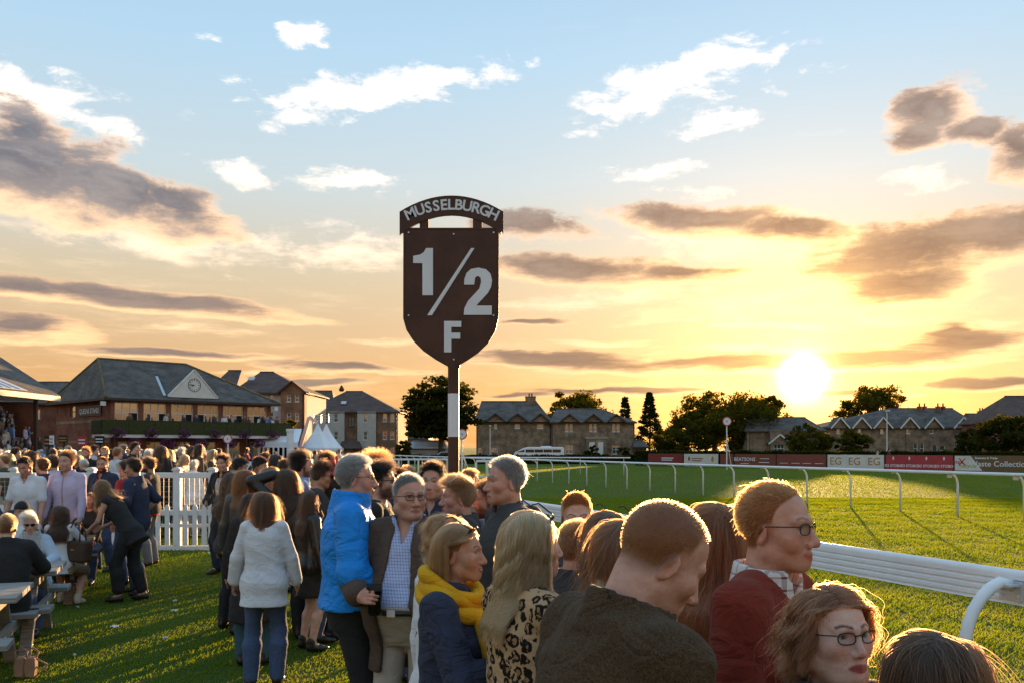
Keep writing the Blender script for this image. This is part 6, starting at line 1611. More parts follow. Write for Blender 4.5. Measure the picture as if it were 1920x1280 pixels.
def litter(px, py, sx, sy, rz, label, mt='white_paint'):
    d = CAMH*F/(py-HY); sx *= .65; sy *= .65; o = empty('paper_scrap', at(px, d, -.012), rz); tag(o, label, 'litter', 'litter on the lawn')
    m = MB(); n = 4
    v = [(sx*(i/n-.5), sy*(j/n-.5), .035+.012*math.sin(i*2.1+j*1.3)) for j in range(n+1) for i in range(n+1)]; m.add(v, [(j*(n+1)+i, j*(n+1)+i+1, (j+1)*(n+1)+i+1, (j+1)*(n+1)+i) for j in range(n) for i in range(n)]); m.add([p+Vector((0, 0, -.003)) for p in m.v], [tuple(reversed(f)) for f in m.f]); m.build('sheet', MAT[mt], o)
litter(215, 1177, .12, .14, .3, 'torn white paper lying in the middle of the lawn'); litter(328, 1128, .05, .16, .1, 'thin white paper strip standing in the grass'); litter(327, 1147, .09, .07, .9, 'small white scrap just below the thin paper strip')
litter(310, 1199, .06, .06, 1.2, 'small crumpled white scrap nearest the white blouse woman'); litter(140, 1231, .04, .04, .4, 'tiny pale scrap near the shoes on the grass'); litter(146, 1140, .04, .04, 0, 'tiny pale scrap near the grey table'); litter(392, 1038, .06, .06, .2, 'tiny pale scrap by the fence post')
def wedge_shoes():
    d = CAMH*F/(1268-HY); pm('suede', (.36, .22, .15), .9, .12, 5, .3, 80)
    for i, (dx, rz, tip) in enumerate(((-.05, .25, 90), (.03, .1, 90), (.13, -.9, 0))):
        if i == 2: continue
        root = empty('wedge_sandal', at(38+i*20, d, 0), rz); tag(root, ('cork wedge sandal standing upright, the one nearer the table leg', 'cork wedge sandal standing upright, the one farther from the table leg')[i], 'shoe', 'pair of wedge sandals on the grass')
        m = MB(); m.prism([(-.035, 0), (.035, 0), (.045, .10), (.04, .17), (-.03, .165), (-.045, .09)], .085); m.build('wedge_heel', MAT['suede'], root, bevel=.012)
        m = MB(); m.tube([(-.03, 0, .15), (-.05, .03, .20), (0, .05, .23), (.05, .03, .20), (.035, 0, .15)], .008, 6); m.build('ankle_strap', MAT['suede'], root, smooth=True)
        m = MB(); m.tube([(.04, 0, .08), (.11, .01, .05), (.13, .0, .10), (.05, -.01, .15)], .008, 6); m.build('toe_strap', MAT['suede'], root, smooth=True)
wedge_shoes()
# ------------------------------------------------------------------ clothes colours
C_ = dict(white=(.72, .72, .76), cream=(.58, .50, .40), black=(.028, .027, .028), charcoal=(.058, .054, .054), navy=(.036, .042, .075), grey=(.24, .24, .25), lgrey=(.46, .46, .50), brown=(.11, .07, .05), olive=(.085, .07, .04), red=(.38, .04, .04), maroon=(.20, .04, .03),
          pink=(.58, .42, .50), lilac=(.58, .49, .66), blue=(.08, .16, .40), skyblue=(.28, .39, .68), paleblue=(.45, .53, .64), azure=(.012, .26, .78), khaki=(.28, .21, .12), beige=(.44, .38, .32), teal=(.05, .11, .15), mustard=(.70, .36, .012), hotpink=(.70, .06, .12), green=(.06, .12, .06))
for n_, c_ in C_.items(): cloth('c_'+n_, c_)
cm = lambda n: MAT['c_'+n]
cloth('jeans', (.060, .090, .17), 'denim'); cloth('jeans_dark', (.034, .044, .08), 'denim'); cloth('tweed', (.095, .060, .045), 'tweed'); cloth('check_blue', (.50, .54, .72), 'check', col2=(.08, .10, .40)); cloth('leopard', (.52, .33, .18), 'leopard', col2=(.34, .17, .07))
cloth('bird_print', (.72, .72, .76), 'print', col2=(.02, .02, .03)); cloth('floral', (.012, .012, .014), 'floral', col2=(.5, .5, .5)); cloth('plaid', (.70, .68, .66), 'plaid', col2=(.16, .05, .05)); cloth('scarf_knit', C_['mustard'], 'rib', .9, .05); cloth('knit_red', (.21, .034, .020), None, .95, .06, fold=.45); cloth('navy_coat', (.040, .046, .080), None, .8, .04, fold=.5); cloth('wool_coat', (.070, .040, .020), 'tweed', .95, .04, fold=.5)
cloth('anorak', C_['azure'], None, .5, .05, fold=.45); cloth('monogram', (.075, .045, .030), 'monogram', .5, 0, col2=(.045, .026, .018)); cloth('any', (1, 1, 1), obj=True); cloth('scarf_check', (.5, .5, .5), 'check', col2=(.03, .03, .03))
TR = lambda m='jeans', **k: dict(mat=MAT[m] if m in MAT else cm(m), **k)
def T_(m, **k): return dict(mat=MAT[m] if m in MAT else cm(m), **k)
def JK(m, **k): k.setdefault('th', .028); k.setdefault('hem', -.20); k.setdefault('collar', 'lapel'); k.setdefault('name', 'jacket'); k.setdefault('sleeve', .94); return dict(mat=MAT[m] if m in MAT else cm(m), **k)
SK = dict(pale=(.62, .40, .325), fair=(.58, .345, .255), tan=(.49, .285, .195), ruddy=(.57, .31, .225))

# ---- people near the camera, right side
person(dict(label='person with windblown brown hair at the bottom right corner', px=1758, d=1.76, top=1176, rz=-48, fem=True, hair='bob', hairn='brown', hopt=dict(frizz=.12, n=8000, lift=.05), wind=(.16, 0, .02), skin=SK['fair'], pitch=14, tops=[JK('black')], bottom=TR()), 0)
w2, kw2 = person(dict(label='woman with glasses and windblown auburn hair in dark collared jacket', px=1562, d=2.0, top=1090, rz=-163, fem=True, hair='blown', hairn='auburn', hopt=dict(n=7500, ln=.165, lift=.16, frizz=.14, part=.02, fly=.07, wave=.010, k=14), wind=(-.16, .05, .05), skin=SK['pale'], fat=.8, face_w=1.05, lip=(.34, .07, .07), glasses='clear', yaw=4, pitch=-4, flush=.9, hairline=0,
   tops=[JK('charcoal', neck='v', vbot=.34, vw=.07)], bottom=TR()), 0)
person(dict(label='man in maroon jumper with rimless glasses and checked collar', px=1458, d=2.52, top=897, rz=-126, hair='short', hairn='ginger', hopt=dict(fwd=-.5, lift=.10, ln=.014), skin=SK['ruddy'], glasses='clear', smile=.55, yaw=-2, face_w=1.02, nose=1.05, browc=(.30, .14, .07), recede=.7, belly=.03,
   tops=[T_('plaid', th=.010, collar='shirt', neck='v', vbot=.44, vw=.03, name='shirt'), T_('knit_red', th=.024, fold=.005, neck='v', vbot=.40, vw=.075, hem=-.12, name='jumper')], bottom=TR('charcoal')), 0)
person(dict(label='man with shaved head bowing forward in dark brown wool coat', px=1245, d=1.98, top=948, rz=-66, hair='buzz', hairn='sandy', recede=.9, skin=SK['ruddy'], pitch=30, lean=9, yaw=-10, wide=1.08, girth=1.08, nose=1.05, neck_w=1.06, scalp=.34, hopt=dict(ln=.004, n=2600, r=.0004),
   tops=[JK('wool_coat', th=.028, collar='shirt', hem=-.35, fold=.008)], bottom=TR('charcoal')), 0)
person(dict(label='woman with long straight chestnut hair between the two nearest men', px=1352, d=3.15, top=936, rz=-35, fem=True, hair='long', hairn='auburn', skin=SK['fair'], tops=[T_('lgrey', th=.016, name='top')], bottom=TR()), 0)
person(dict(label='woman with long wavy blonde hair in leopard print top', px=1000, d=2.95, top=950, rz=-58, yaw=-14, fem=True, hair='wavy', hairn='blond', hopt=dict(n=9500, ln=.38, frizz=.02, wave=.010, fly=0, lift=.05, xmax=.085), hair_off=.012, skin=SK['pale'], headglasses='sun', hand_r=(.10, .30, 1.18), hand_l=(-.14, .26, 1.05), tops=[T_('leopard', th=.018, loose=.014, name='blouse', fold=.004)], bottom=TR('black')), 0)
ys, kys = person(dict(label='smiling woman with yellow knitted scarf and navy coat holding a cup', px=862, d=3.3, top=974, rz=-106, fem=True, hair='shoulder', hairn='sandy', hopt=dict(ln=.215, n=7000, tuck=1, fly=0, frizz=.03, lift=.06), skin=SK['tan'], smile=1.0, open=.25, headglasses='sun', nose=1.12, yaw=6, hand_r=(.06, .30, 1.22), hand_l=(-.05, .28, 1.12), hands='both', curl_r=.9, curl_l=.9, palm_l=(1, 0, .2), palm_r=(-1, 0, .2), lip=(.40, .13, .12),
   tops=[JK('navy_coat', th=.026, sleeve=.88, fold=.006)], bottom=TR('jeans_dark')), 0)
person(dict(label='person with messy curly hair and white bird-print top behind the scarf woman', px=846, d=3.80, top=960, rz=-55, fem=True, hair='curly', hairn='sandy', hopt=dict(ln=.12, frizz=.35, n=6500, lift=.22), girth=1.08, tops=[T_('bird_print', th=.016, name='blouse')], bottom=TR()), 0)
bz, kbz = person(dict(label='man in brown tweed blazer and blue checked shirt holding a dark pint', px=768, d=4.95, top=886, rz=166, yaw=42, hair='crop', hairn='grey', recede=.3, skin=SK['ruddy'], glasses='clear', fat=.9, belly=.13, girth=1.06, face_w=1.05, hand_r=(.17, .29, 1.12), pole_r=(.9, -.5, -.4), hand_l=(-.27, .05, .82), hands=1, curl_r=.85, palm_r=(-1, .2, 0), hdir_r=(-.75, .62, .12), nose=1.1, lip=(.36, .16, .14),
   tops=[T_('check_blue', th=.013, collar='shirt', neck='v', vbot=.42, vw=.045, hem=.08, name='shirt'), JK('tweed', th=.030, hem=-.26, collar=None, front=(.11, .10, .062))], bottom=TR('beige', tucked=True, loose=.018)), 0)
person(dict(label='grey-haired man with glasses in bright blue zipped anorak', px=668, d=5.15, top=850, rz=-78, yaw=-4, hair='short', hairn='grey', hopt=dict(ln=.028, lift=.14), skin=SK['ruddy'], glasses='clear', wide=1.06, girth=1.12, belly=.06, nose=1.12, hand_r=(.19, .16, .98), hand_l=(-.19, .17, .98), recede=.2, smile=.1, open=.2,
   tops=[JK('anorak', th=.030, hem=.0, collar='funnel', neck='high', loose=.020, fold=.005)], bottom=TR('black', loose=.02)), 0)
person(dict(label='woman seen from behind in loose white blouse and jeans', px=497, d=7.25, top=919, rz=4, fem=True, hair='bob', hairn='chestnut', hopt=dict(ln=.27, n=6500, lift=.10), skin=SK['tan'], girth=1.12, hand_l=(-.29, .10, .92), hand_r=(.27, .12, .88), tops=[T_('white', th=.020, hem=-.22, loose=.016, neck='boat', flare=.10, name='blouse', fold=.005)], bottom=TR('jeans', loose=.02), step=.03), 0)
person(dict(label='person in long dark coat and teal jeans hidden behind the white blouse woman', px=474, d=7.95, top=922, rz=8, fem=True, hair='shoulder', hairn='dark', tops=[JK('black', hem=-.50, flare=.10)], bottom=TR('teal')), 1)
person(dict(label='woman with long brown hair in black jacket, skirt and bare legs', px=584, d=8.5, top=916, rz=-52, yaw=-20, fem=True, hair='long', hairn='brown', headglasses='sun', skin=SK['pale'], bare=True, tops=[T_('black_leather', th=.024, collar='lapel', name='jacket', hem=-.12)], bottom=dict(kind='skirt', mat=cm('black'), hem=-.36, name='skirt')), 1)
person(dict(label='person with short wavy blonde hair behind the long-haired woman', px=611, d=9.3, top=899, rz=-25, fem=True, hair='pixie', hairn='blond', hopt=dict(ln=.10, lift=.3), tops=[T_('cream', name='top')], bottom=TR()), 1)
hp, khp = person(dict(label='person wearing a coral pink feather hat beside the blue anorak', px=633, d=9.0, top=884, rz=-60, fem=True, hair='bob', hairn='dark', tops=[T_('red', name='top')], bottom=TR()), 1)
person(dict(label='bearded man in pale blue shirt with high dark quiff', px=570, d=9.4, top=848, rz=-72, yaw=-6, hair='quiff', hairn='black', hopt=dict(ln=.07), beard=.85, skin=SK['fair'], hand_l=(-.16, .24, 1.08), tops=[T_('skyblue', th=.014, collar='shirt', loose=.012, name='shirt')], bottom=TR('jeans_dark')), 1)
person(dict(label='man with wavy brown hair and glasses looking down beside the blue shirt', px=604, d=8.9, top=866, rz=-75, hair='tousled', hairn='brown', glasses='clear', pitch=10, tops=[T_('charcoal', name='jumper')], bottom=TR()), 1)
person(dict(label='woman in black leather jacket resting a hand on her head', px=538, d=9.0, top=877, rz=18, fem=True, hair='long', hairn='brown', hand_l=(-.10, .04, 1.70), pole_l=(-1, .1, -.1), palm_l=(.4, 0, -1), hdir_l=(1, .1, .25), hands=-1, curl_l=.3, tops=[T_('black_leather', th=.024, name='jacket', sleeve=.92)], bottom=TR('black')), 1)
person(dict(label='man with cropped dark hair in blue shirt looking down left of the quiff man', px=488, d=11, top=855, rz=-105, pitch=18, hair='crop', hairn='dark', beard=.4, tops=[T_('blue', collar='shirt', name='shirt')], bottom=TR()), 1)
person(dict(label='woman with fair brown hair facing the camera behind the leather sleeve', px=506, d=10.2, top=873, rz=-165, pitch=14, fem=True, hair='shoulder', hairn='sandy', tops=[T_('grey', name='top')], bottom=TR()), 1)
person(dict(label='person with big dark wavy hair under the white marquee', px=520, d=13, top=850, rz=-20, fem=True, hair='wavy', hairn='dark', tops=[T_('black', name='top')], bottom=TR()), 1)
person(dict(label='man with dark topknot and beard in front of the white tents', px=616, d=11, top=851, rz=-80, pitch=12, hair='quiff', hairn='dark', hopt=dict(ln=.06, lift=.5), beard=.9, tops=[T_('charcoal', name='jumper')], bottom=TR()), 1)
person(dict(label='woman with straight auburn hair and grey leather jacket, back turned', px=462, d=9.2, top=878, rz=-8, fem=True, hair='shoulder', hairn='auburn', hopt=dict(ln=.36), tops=[dict(mat=leather('grey_leather', (.050, .046, .044)), th=.024, name='jacket', hem=-.06), T_('floral', th=.014, hem=-.20, name='top', sleeve=.4)], bottom=TR('black')), 1)
person(dict(label='woman with long wavy brown hair left of the grey leather jacket', px=438, d=9.5, top=883, rz=-25, fem=True, hair='wavy', hairn='brown', tops=[JK('charcoal', hem=-.1)], bottom=TR('black')), 1)
person(dict(label='young man with tousled dark hair in black jacket at the fence end', px=418, d=13.6, top=852, rz=152, yaw=10, hair='tousled', hairn='dark', skin=SK['fair'], hand_r=(.14, .20, 1.06), hand_l=(-.14, .18, 1.02), step=.05, tops=[T_('cream', th=.010, neck='v', name='shirt', collar=None), JK('black', th=.026, collar='shirt', hem=-.14, front=(.02, .02, .05))], bottom=TR('jeans_dark'), shoes=MAT['shoe_brown']), 1)
person(dict(label='dark-haired man behind the young man in the black jacket', px=450, d=12.4, top=857, rz=-70, pitch=15, hair='short', hairn='black', tops=[T_('black', name='jumper')], bottom=TR()), 1)
person(dict(label='man in wraparound sunglasses and black T-shirt behind the blue anorak', px=716, d=6.4, top=866, rz=-92, hair='tousled', hairn='black', glasses='sun', beard=.8, skin=SK['fair'], tops=[T_('black', neck='crew', sleeve=.45, name='T-shirt')], bottom=TR()), 1)
person(dict(label='person with messy upswept auburn hair behind the sunglasses man', px=706, d=7.4, top=852, rz=-60, hair='tousled', hairn='auburn', hopt=dict(lift=.6, ln=.08), tops=[T_('charcoal', name='top')], bottom=TR()), 1)
person(dict(label='young man with dark short hair in navy shirt left of the marker pole', px=812, d=6.2, top=866, rz=158, hair='short', hairn='black', hopt=dict(ln=.045), yaw=10, skin=SK['fair'], eye=(.02, .015, .01), smile=.2, beard=.2, tops=[T_('navy', collar='shirt', neck='v', vbot=.44, vw=.03, name='shirt')], bottom=TR()), 1)
person(dict(label='man in profile with white sunglasses pushed up on grey-brown hair', px=858, d=5.5, top=893, rz=100, hair='short', hairn='dirty', hopt=dict(ln=.055), skin=SK['ruddy'], headglasses='sun', frame=MAT['white_metal'], nose=1.15, lean=0, tops=[JK('charcoal')], bottom=TR()), 0)
person(dict(label='tall man with cropped grey hair and dark jacket with grey hood', px=946, d=4.85, top=854, rz=108, yaw=2, hair='crop', hairn='grey', skin=SK['ruddy'], nose=1.05, recede=.25, tops=[JK('charcoal', hood=True, collar='shirt'), ], bottom=TR('jeans_dark')), 0)
person(dict(label='man with ginger stubble and pale jacket behind the tall grey-haired man', px=917, d=5.65, top=900, rz=92, hair='short', hairn='brown', beard=.75, skin=SK['ruddy'], tops=[T_('navy', collar='shirt', name='shirt'), JK('lgrey', front=(.05, .05, .05))], bottom=TR()), 1)
person(dict(label='lad with short ginger hair peering over at the far end of the rail', px=1081, d=4.6, top=920, rz=-172, yaw=-8, pitch=12, hair='short', hairn='ginger', hopt=dict(fwd=.0, ln=.022, lift=.12), skin=SK['pale'], tops=[T_('charcoal', name='jumper')], bottom=TR()), 0)
person(dict(label='person with cropped sandy hair in dark coat in front of the ginger lad', px=1086, d=3.85, top=972, rz=-48, hair='crop', hairn='sandy', skin=SK['ruddy'], tops=[JK('charcoal', collar='shirt')], bottom=TR()), 0)
person(dict(label='brown-haired woman with sunglasses in her hair behind the coat collar', px=1150, d=3.55, top=953, rz=-58, fem=True, hair='shoulder', hairn='chestnut', headglasses='sun', wind=(.10, 0, .05), tops=[T_('black', name='top')], bottom=TR()), 0)
person(dict(label='auburn-haired woman with smooth bob nearest the man in the wool coat', px=1172, d=2.85, top=968, rz=-40, fem=True, hair='bob', hairn='auburn', hopt=dict(ln=.17), tops=[T_('beige', name='top', neck='high', collar='funnel')], bottom=TR()), 0)
person(dict(label='man with receding dark hair between the blazer and the sunglasses man', px=746, d=7.2, top=877, rz=-120, hair='short', hairn='dark', tops=[T_('white', collar='shirt', name='shirt'), JK('navy', front=(.04, .04, .05))], bottom=TR()), 1)
person(dict(label='sandy-haired head far behind the blazer man near the track', px=765, d=11.2, top=872, rz=-60, hair='short', hairn='sandy', tops=[T_('charcoal', name='jumper')], bottom=TR()), 2)
person(dict(label='fair-haired head just right of the striped pole', px=882, d=9.2, top=878, rz=-90, hair='short', hairn='sandy', tops=[T_('grey', name='jumper')], bottom=TR()), 2)
person(dict(label='bald-headed man under the white pillar', px=549, d=14.5, top=850, rz=-40, hair='buzz', hairn='grey', bald=.9, tops=[T_('grey', name='jumper')], bottom=TR()), 2)
person(dict(label='man with thick dark hair behind the topknot man', px=497, d=15, top=848, rz=-60, hair='short', hairn='dark', tops=[T_('black', name='jumper')], bottom=TR()), 2)
person(dict(label='small dark-haired head between the marquee and the quiff man', px=536, d=12, top=860, rz=-70, hair='short', hairn='brown', tops=[T_('olive', name='jumper')], bottom=TR()), 2)

# ---- people on the lawn to the left
person(dict(label='man in white polo shirt looking down beside the pink-shirted man', px=47, d=11.9, top=856, rz=176, pitch=20, hair='short', hairn='dark', hopt=dict(ln=.035), skin=SK['ruddy'], hand_l=(-.24, .14, .86), hand_r=(.24, .14, .86), tops=[T_('white', sleeve=.40, th=.010, collar='shirt', neck='v', vbot=.42, vw=.03, hem=-.14, loose=.004, name='polo_shirt')], bottom=TR()), 1)
person(dict(label='laughing man in pale pink shirt leaning on the brown table', px=124, d=12.1, top=846, rz=178, yaw=-3, hair='quiff', hairn='brown', skin=SK['fair'], smile=1.0, open=.9, hand_l=(-.25, .16, .86), hand_r=(.25, .16, .86), hands='both', tops=[T_('lilac', th=.010, collar='shirt', hem=-.12, loose=.004, name='shirt', slit=True)], bottom=TR('navy')), 1)
person(dict(label='red-haired man in navy polo facing away between white polo and pink shirt', px=79, d=12.8, top=857, rz=75, hair='crop', hairn='chestnut', skin=SK['ruddy'], tops=[T_('navy', collar='shirt', sleeve=.45, name='polo_shirt')], bottom=TR()), 1)
person(dict(label='man in light blue shirt behind the laughing man', px=99, d=13.5, top=852, rz=70, hair='short', hairn='brown', tops=[T_('paleblue', collar='shirt', name='shirt')], bottom=TR()), 1)
person(dict(label='bearded man in dark jacket over red shirt by the fence', px=192, d=13.9, top=855, rz=165, yaw=20, hair='crop', hairn='chestnut', recede=.7, beard=1.0, tops=[T_('red', th=.012, collar='shirt', neck='v', vbot=.42, name='shirt'), JK('navy', front=(.06, .06, .055))], bottom=TR()), 1)
person(dict(label='man in red top standing behind the navy T-shirt man', px=236, d=12.6, top=862, rz=80, hair='short', hairn='dark', tops=[T_('red', name='top')], bottom=TR()), 1)
person(dict(label='smiling man in navy T-shirt and jeans with hands on his hips', px=250, d=11.7, top=858, rz=82, yaw=12, hair='short', hairn='dark', smile=.8, skin=SK['tan'], hand_r=(.20, .05, 1.02), pole_r=(.6, -1, 0), hand_l=(-.20, .16, 1.02), lean=3, step=.12, belly=.03, tops=[T_('navy', sleeve=.44, collar='shirt', hem=-.12, name='T-shirt')], bottom=TR('jeans'), shoes=MAT['shoe_black']), 1)
person(dict(label='bearded man in dark waistcoat with red sleeves and grey trousers', px=279, d=14.6, top=857, rz=88, hair='tousled', hairn='brown', beard=1.0, tops=[T_('red', th=.014, sleeve=.5, name='shirt'), T_('charcoal', th=.024, sleeve=0, name='waistcoat', hem=-.10)], bottom=TR('grey', loose=.02), shoes=MAT['shoe_brown']), 1)
person(dict(label='woman in black jumpsuit and heels bending over the brown table', px=192, d=11.2, top=899, rz=84, lean=34, pitch=16, fem=True, hair='wavy', hairn='dirty', hopt=dict(ln=.36), skin=SK['tan'], hand_r=(.12, .46, .98), hand_l=(-.12, .52, .95), hands='both', foot_l=(-.10, .10, .10), foot_r=(.10, -.14, .10), heel=1, bare=True,
   tops=[T_('black', sleeve=0, hem=-.20, neck='crew', name='jumpsuit')], bottom=dict(mat=cm('black'), name='trousers', loose=.03, upto=.90)), 1)
person(dict(label='seated man in black jacket with back to the camera', px=14, d=8.15, top=962, rz=22, seat=.46, hair='short', hairn='dirty', hopt=dict(ln=.03), skin=SK['fair'], wide=1.05, girth=1.08, lean=8, hand_l=(-.2, .45, .80), hand_r=(.2, .45, .80), tops=[JK('black', collar='shirt', hem=-.16)], bottom=TR('jeans')), 1)
person(dict(label='woman with short white-blonde hair in pale blue denim jacket seated at the grey table', px=58, d=9.4, top=962, rz=-165, yaw=6, seat=.46, fem=True, hair='pixie', hairn='white', hopt=dict(ln=.09, lift=.3), glasses='sun', skin=SK['tan'], hand_l=(-.2, .42, .80), hand_r=(.2, .42, .80), lean=6, tops=[T_('scarf_check', th=.03, hem=.36, sleeve=0, name='scarf', collar='funnel', neck='high'), JK('paleblue', front=(.03, .03, .05))], bottom=TR('jeans')), 1)
person(dict(label='seated person in black beanie hat facing the brown table', px=40, d=10.7, top=942, rz=178, seat=.46, hair='none', tops=[T_('white', name='top')], bottom=TR()), 1)
wb, kwb = person(dict(label='woman with long wavy dark hair in white top and khaki skirt on the bench', px=116, d=10.85, top=945, rz=4, yaw=-25, seat=.46, fem=True, hair='wavy', hairn='brown', skin=SK['fair'], bare=True, lean=4, hand_l=(-.14, .42, .80), hand_r=(.14, .42, .80), foot_r=(.18, .18, .09), foot_l=(-.1, .3, .09), tops=[T_('white', neck='scoop', sd=.06, name='top')], bottom=dict(kind='skirt', mat=cm('khaki'), name='skirt'), shoes=MAT['c_cream']), 1)
person(dict(label='person in dark top with auburn curls hidden behind the bending woman', px=168, d=12.9, top=922, rz=-170, seat=.46, fem=True, hair='curly', hairn='auburn', hopt=dict(ln=.3), tops=[T_('black', name='top')], bottom=TR()), 1)
person(dict(label='seated person at the left picture edge holding up a hand', px=-14, d=11.4, top=905, rz=-60, hair='short', hairn='brown', hand_r=(.10, .30, 1.30), tops=[JK('navy')], bottom=TR()), 2)

# ---- things that people wear or hold
def local_pt(root, p): return root.matrix_basis @ Vector(p)
def scarf(root, k):
    m = MB(); L = k.L
    for rx_, dz_, r0 in ((.118, .010, .030), (.128, -.030, .032), (.108, .045, .026)):
        ring = []; rad = []
        for j in range(25):
            a = 2*math.pi*j/24+math.pi/2; wob = .010*math.sin(3*a+dz_*90)+.006*math.sin(7*a); ring.append(Vector(L(math.cos(a)*(rx_+wob), -.005+math.sin(a)*(rx_-.004+wob), .512+dz_-.045*math.sin(a)+.010*math.sin(2*a+dz_*60)))); rad.append(r0+.007*math.sin(2.3*a+dz_*50)+.004*math.sin(9*a))
        m.tube(ring, rad, 12, False)
    for s, zb in ((1, .02), (-1, .10)):
        pts = [L(s*.055, .120, .47), L(s*.075, .165, .39), L(s*.07, .195, .28), L(s*.06, .195, .18), L(s*.06, .185, zb-.1)]; m.tube(pts, [.036, .046, .050, .050, .058], 12)
    o = m.build('scarf', MAT['scarf_knit'], root, smooth=True); md = o.modifiers.new('s', 'SUBSURF'); md.levels = 1; md.render_levels = 1
scarf(ys, kys)
def hat(root, k):
    m = MB(); c = k.hc+k.H@np.array([.02, 0, .10])*k.hs
    m.lathe([(.115, 0), (.12, .012), (.085, .045), (.03, .07), (.005, .075)], 18, c); o = m.build('hat', cm('hotpink'), root, smooth=True)
    m = MB(); r_ = random.Random(3)
    for i in range(26):
        a = r_.uniform(0, 6.28); e = r_.uniform(.06, .15); b = Vector(c)+Vector((0, 0, .04)); t_ = b+Vector((math.cos(a)*e, math.sin(a)*e, r_.uniform(.03, .16))); m.bar(b, t_, .028, .004)
    m.build('feathers', pm('coral', (.75, .16, .13), .7, .2, 8), o)
hat(hp, khp)
def beanie():
    for root, k, S in PEOPLE:
        if 'beanie' in S['label']:
            Fd = Field(*[axis(k.hc[i]-.16, k.hc[i]+.16, .009) for i in range(3)])
            P = lambda x, y, z: k.hc+k.H@np.array([x, y, z])
            Fd.ell(P(0, -.02, .045), (.092, .108, .098), k.H, 0); Fd.cutplane(P(0, .08, .035), -(k.H@np.array([0, -.35, 1]))); put_field(Fd, 'hat', cm('black'), root)
beanie()
bpy.context.view_layer.update()
h_, pn_, sd_ = hand_pts(kbz, 1, PEOPLE[[p[0] for p in PEOPLE].index(bz)][2]); gp = kbz.wr[1]+h_*.085+pn_*.048
g0 = local_pt(bz, gp-np.array([0, 0, .085])); pint(g0, 'pint of dark beer in the blazer man\'s hand', h=.155, r=.043)
gp = (kys.wr[1]+kys.wr[-1])/2+np.array([0, .075, -.03]); pint(local_pt(ys, gp), 'small white paper cup in the scarf woman\'s hands', col=(.1, .05, .02), h=.11, r=.036, name='paper_cup')
for o in COL.objects:
    if o.parent and o.parent.name.startswith('paper_cup') and o.name.startswith('glass'): o.data.materials[0] = MAT['white_paint']
def belt(root, k, S):
    z, A, B, Y = torso_prof(S, k.fem, .019); m = MB(); zz = .085; a = np.interp(zz, z, A); b = np.interp(zz, z, B); y = np.interp(zz, z, Y)
    m.tube([k.pel+np.array([math.cos(t)*a, y+math.sin(t)*b, zz]) for t in np.linspace(0, 2*math.pi, 41)], .016, 6, False); bl = m.build('belt', MAT['shoe_black'], root, smooth=True)
    m = MB(); m.cbox(k.pel+np.array([0, y+b+.014, zz]), (.045, .008, .035)); m.build('buckle', MAT['aluminium'], bl)
belt(bz, kbz, [p for p in PEOPLE if p[0] is bz][0][2])
def handbag():
    p = local_pt(wb, kwb.sh[1]+np.array([.10, -.05, -.33])); root = empty('handbag', p, R(-20)); tag(root, 'brown monogram-patterned tote bag on the seated woman\'s shoulder', 'bag')
    m = MB(); m.prism([(-.17, -.10), (.17, -.10), (.20, .15), (-.20, .15)], .13); m.build('body', MAT['monogram'], root, bevel=.02)
    for s in (-1, 1):
        m = MB(); m.tube([(-.09, s*.05, .14), (-.085, s*.035, .28), (-.03, s*.02, .36), (.03, s*.02, .36), (.085, s*.035, .28), (.09, s*.05, .14)], .009, 8); m.build('strap', MAT['shoe_brown'], root, smooth=True)
    m = MB(); m.cbox((0, -.068, .05), (.05, .006, .02)); m.build('clasp', pm('brass', (.6, .4, .12), .3, .1, metal=.9), root)
handbag()

# ---- the crowd beyond the fence, on the terrace, on the balcony: copies of a few figures, each its own person
pr = random.Random(21); SKINS = list(SK.values())
protos = []
PROT = [dict(hair='short', hairn='dark', tops=['shirt']), dict(hair='crop', hairn='grey', tops=['jacket']), dict(hair='shoulder', hairn='blond', fem=True, tops=['top']), dict(hair='long', hairn='brown', fem=True, tops=['jacket']), dict(hair='short', hairn='sandy', tops=['polo'], hand_r=(.10, .28, 1.2)),
        dict(hair='bob', hairn='dark', fem=True, tops=['top'], hand_l=(-.1, .3, 1.15)), dict(hair='buzz', hairn='grey', bald=.8, tops=['jacket'], beard=.5), dict(hair='tousled', hairn='auburn', tops=['shirt'], beard=.7), dict(hair='pixie', hairn='white', fem=True, tops=['jacket'])]
for i, P in enumerate(PROT):
    tk = P['tops'][0]; tp = {'shirt': dict(mat=MAT['any'], collar='shirt', name='shirt'), 'jacket': dict(mat=MAT['any'], th=.028, hem=-.20, collar='shirt', name='jacket'), 'top': dict(mat=MAT['any'], name='top'), 'polo': dict(mat=MAT['any'], sleeve=.45, name='shirt')}[tk]
    S = dict(P); S.update(label='x', px=960, d=10, h=1.75, rz=0, tops=[tp], bottom=dict(mat=MAT['any'], name='trousers'), skin=SKINS[i % 4])
    protos.append(person(S, 2)[0])
TOPC = [('white', .12), ('navy', .15), ('black', .2), ('grey', .1), ('red', .06), ('skyblue', .08), ('lilac', .05), ('olive', .06), ('beige', .07), ('brown', .07), ('cream', .05), ('blue', .06)]
NM = dict(white='white', navy='navy', black='black', grey='grey', red='red', skyblue='light blue', lilac='lilac', olive='olive', beige='beige', brown='brown', cream='cream', blue='blue')
used_proto = set(); LABELS = set(); HN = ['dark-haired', 'grey-haired', 'blonde', 'long-haired', 'sandy-haired', 'dark bobbed', 'bald', 'auburn-haired', 'white-haired']
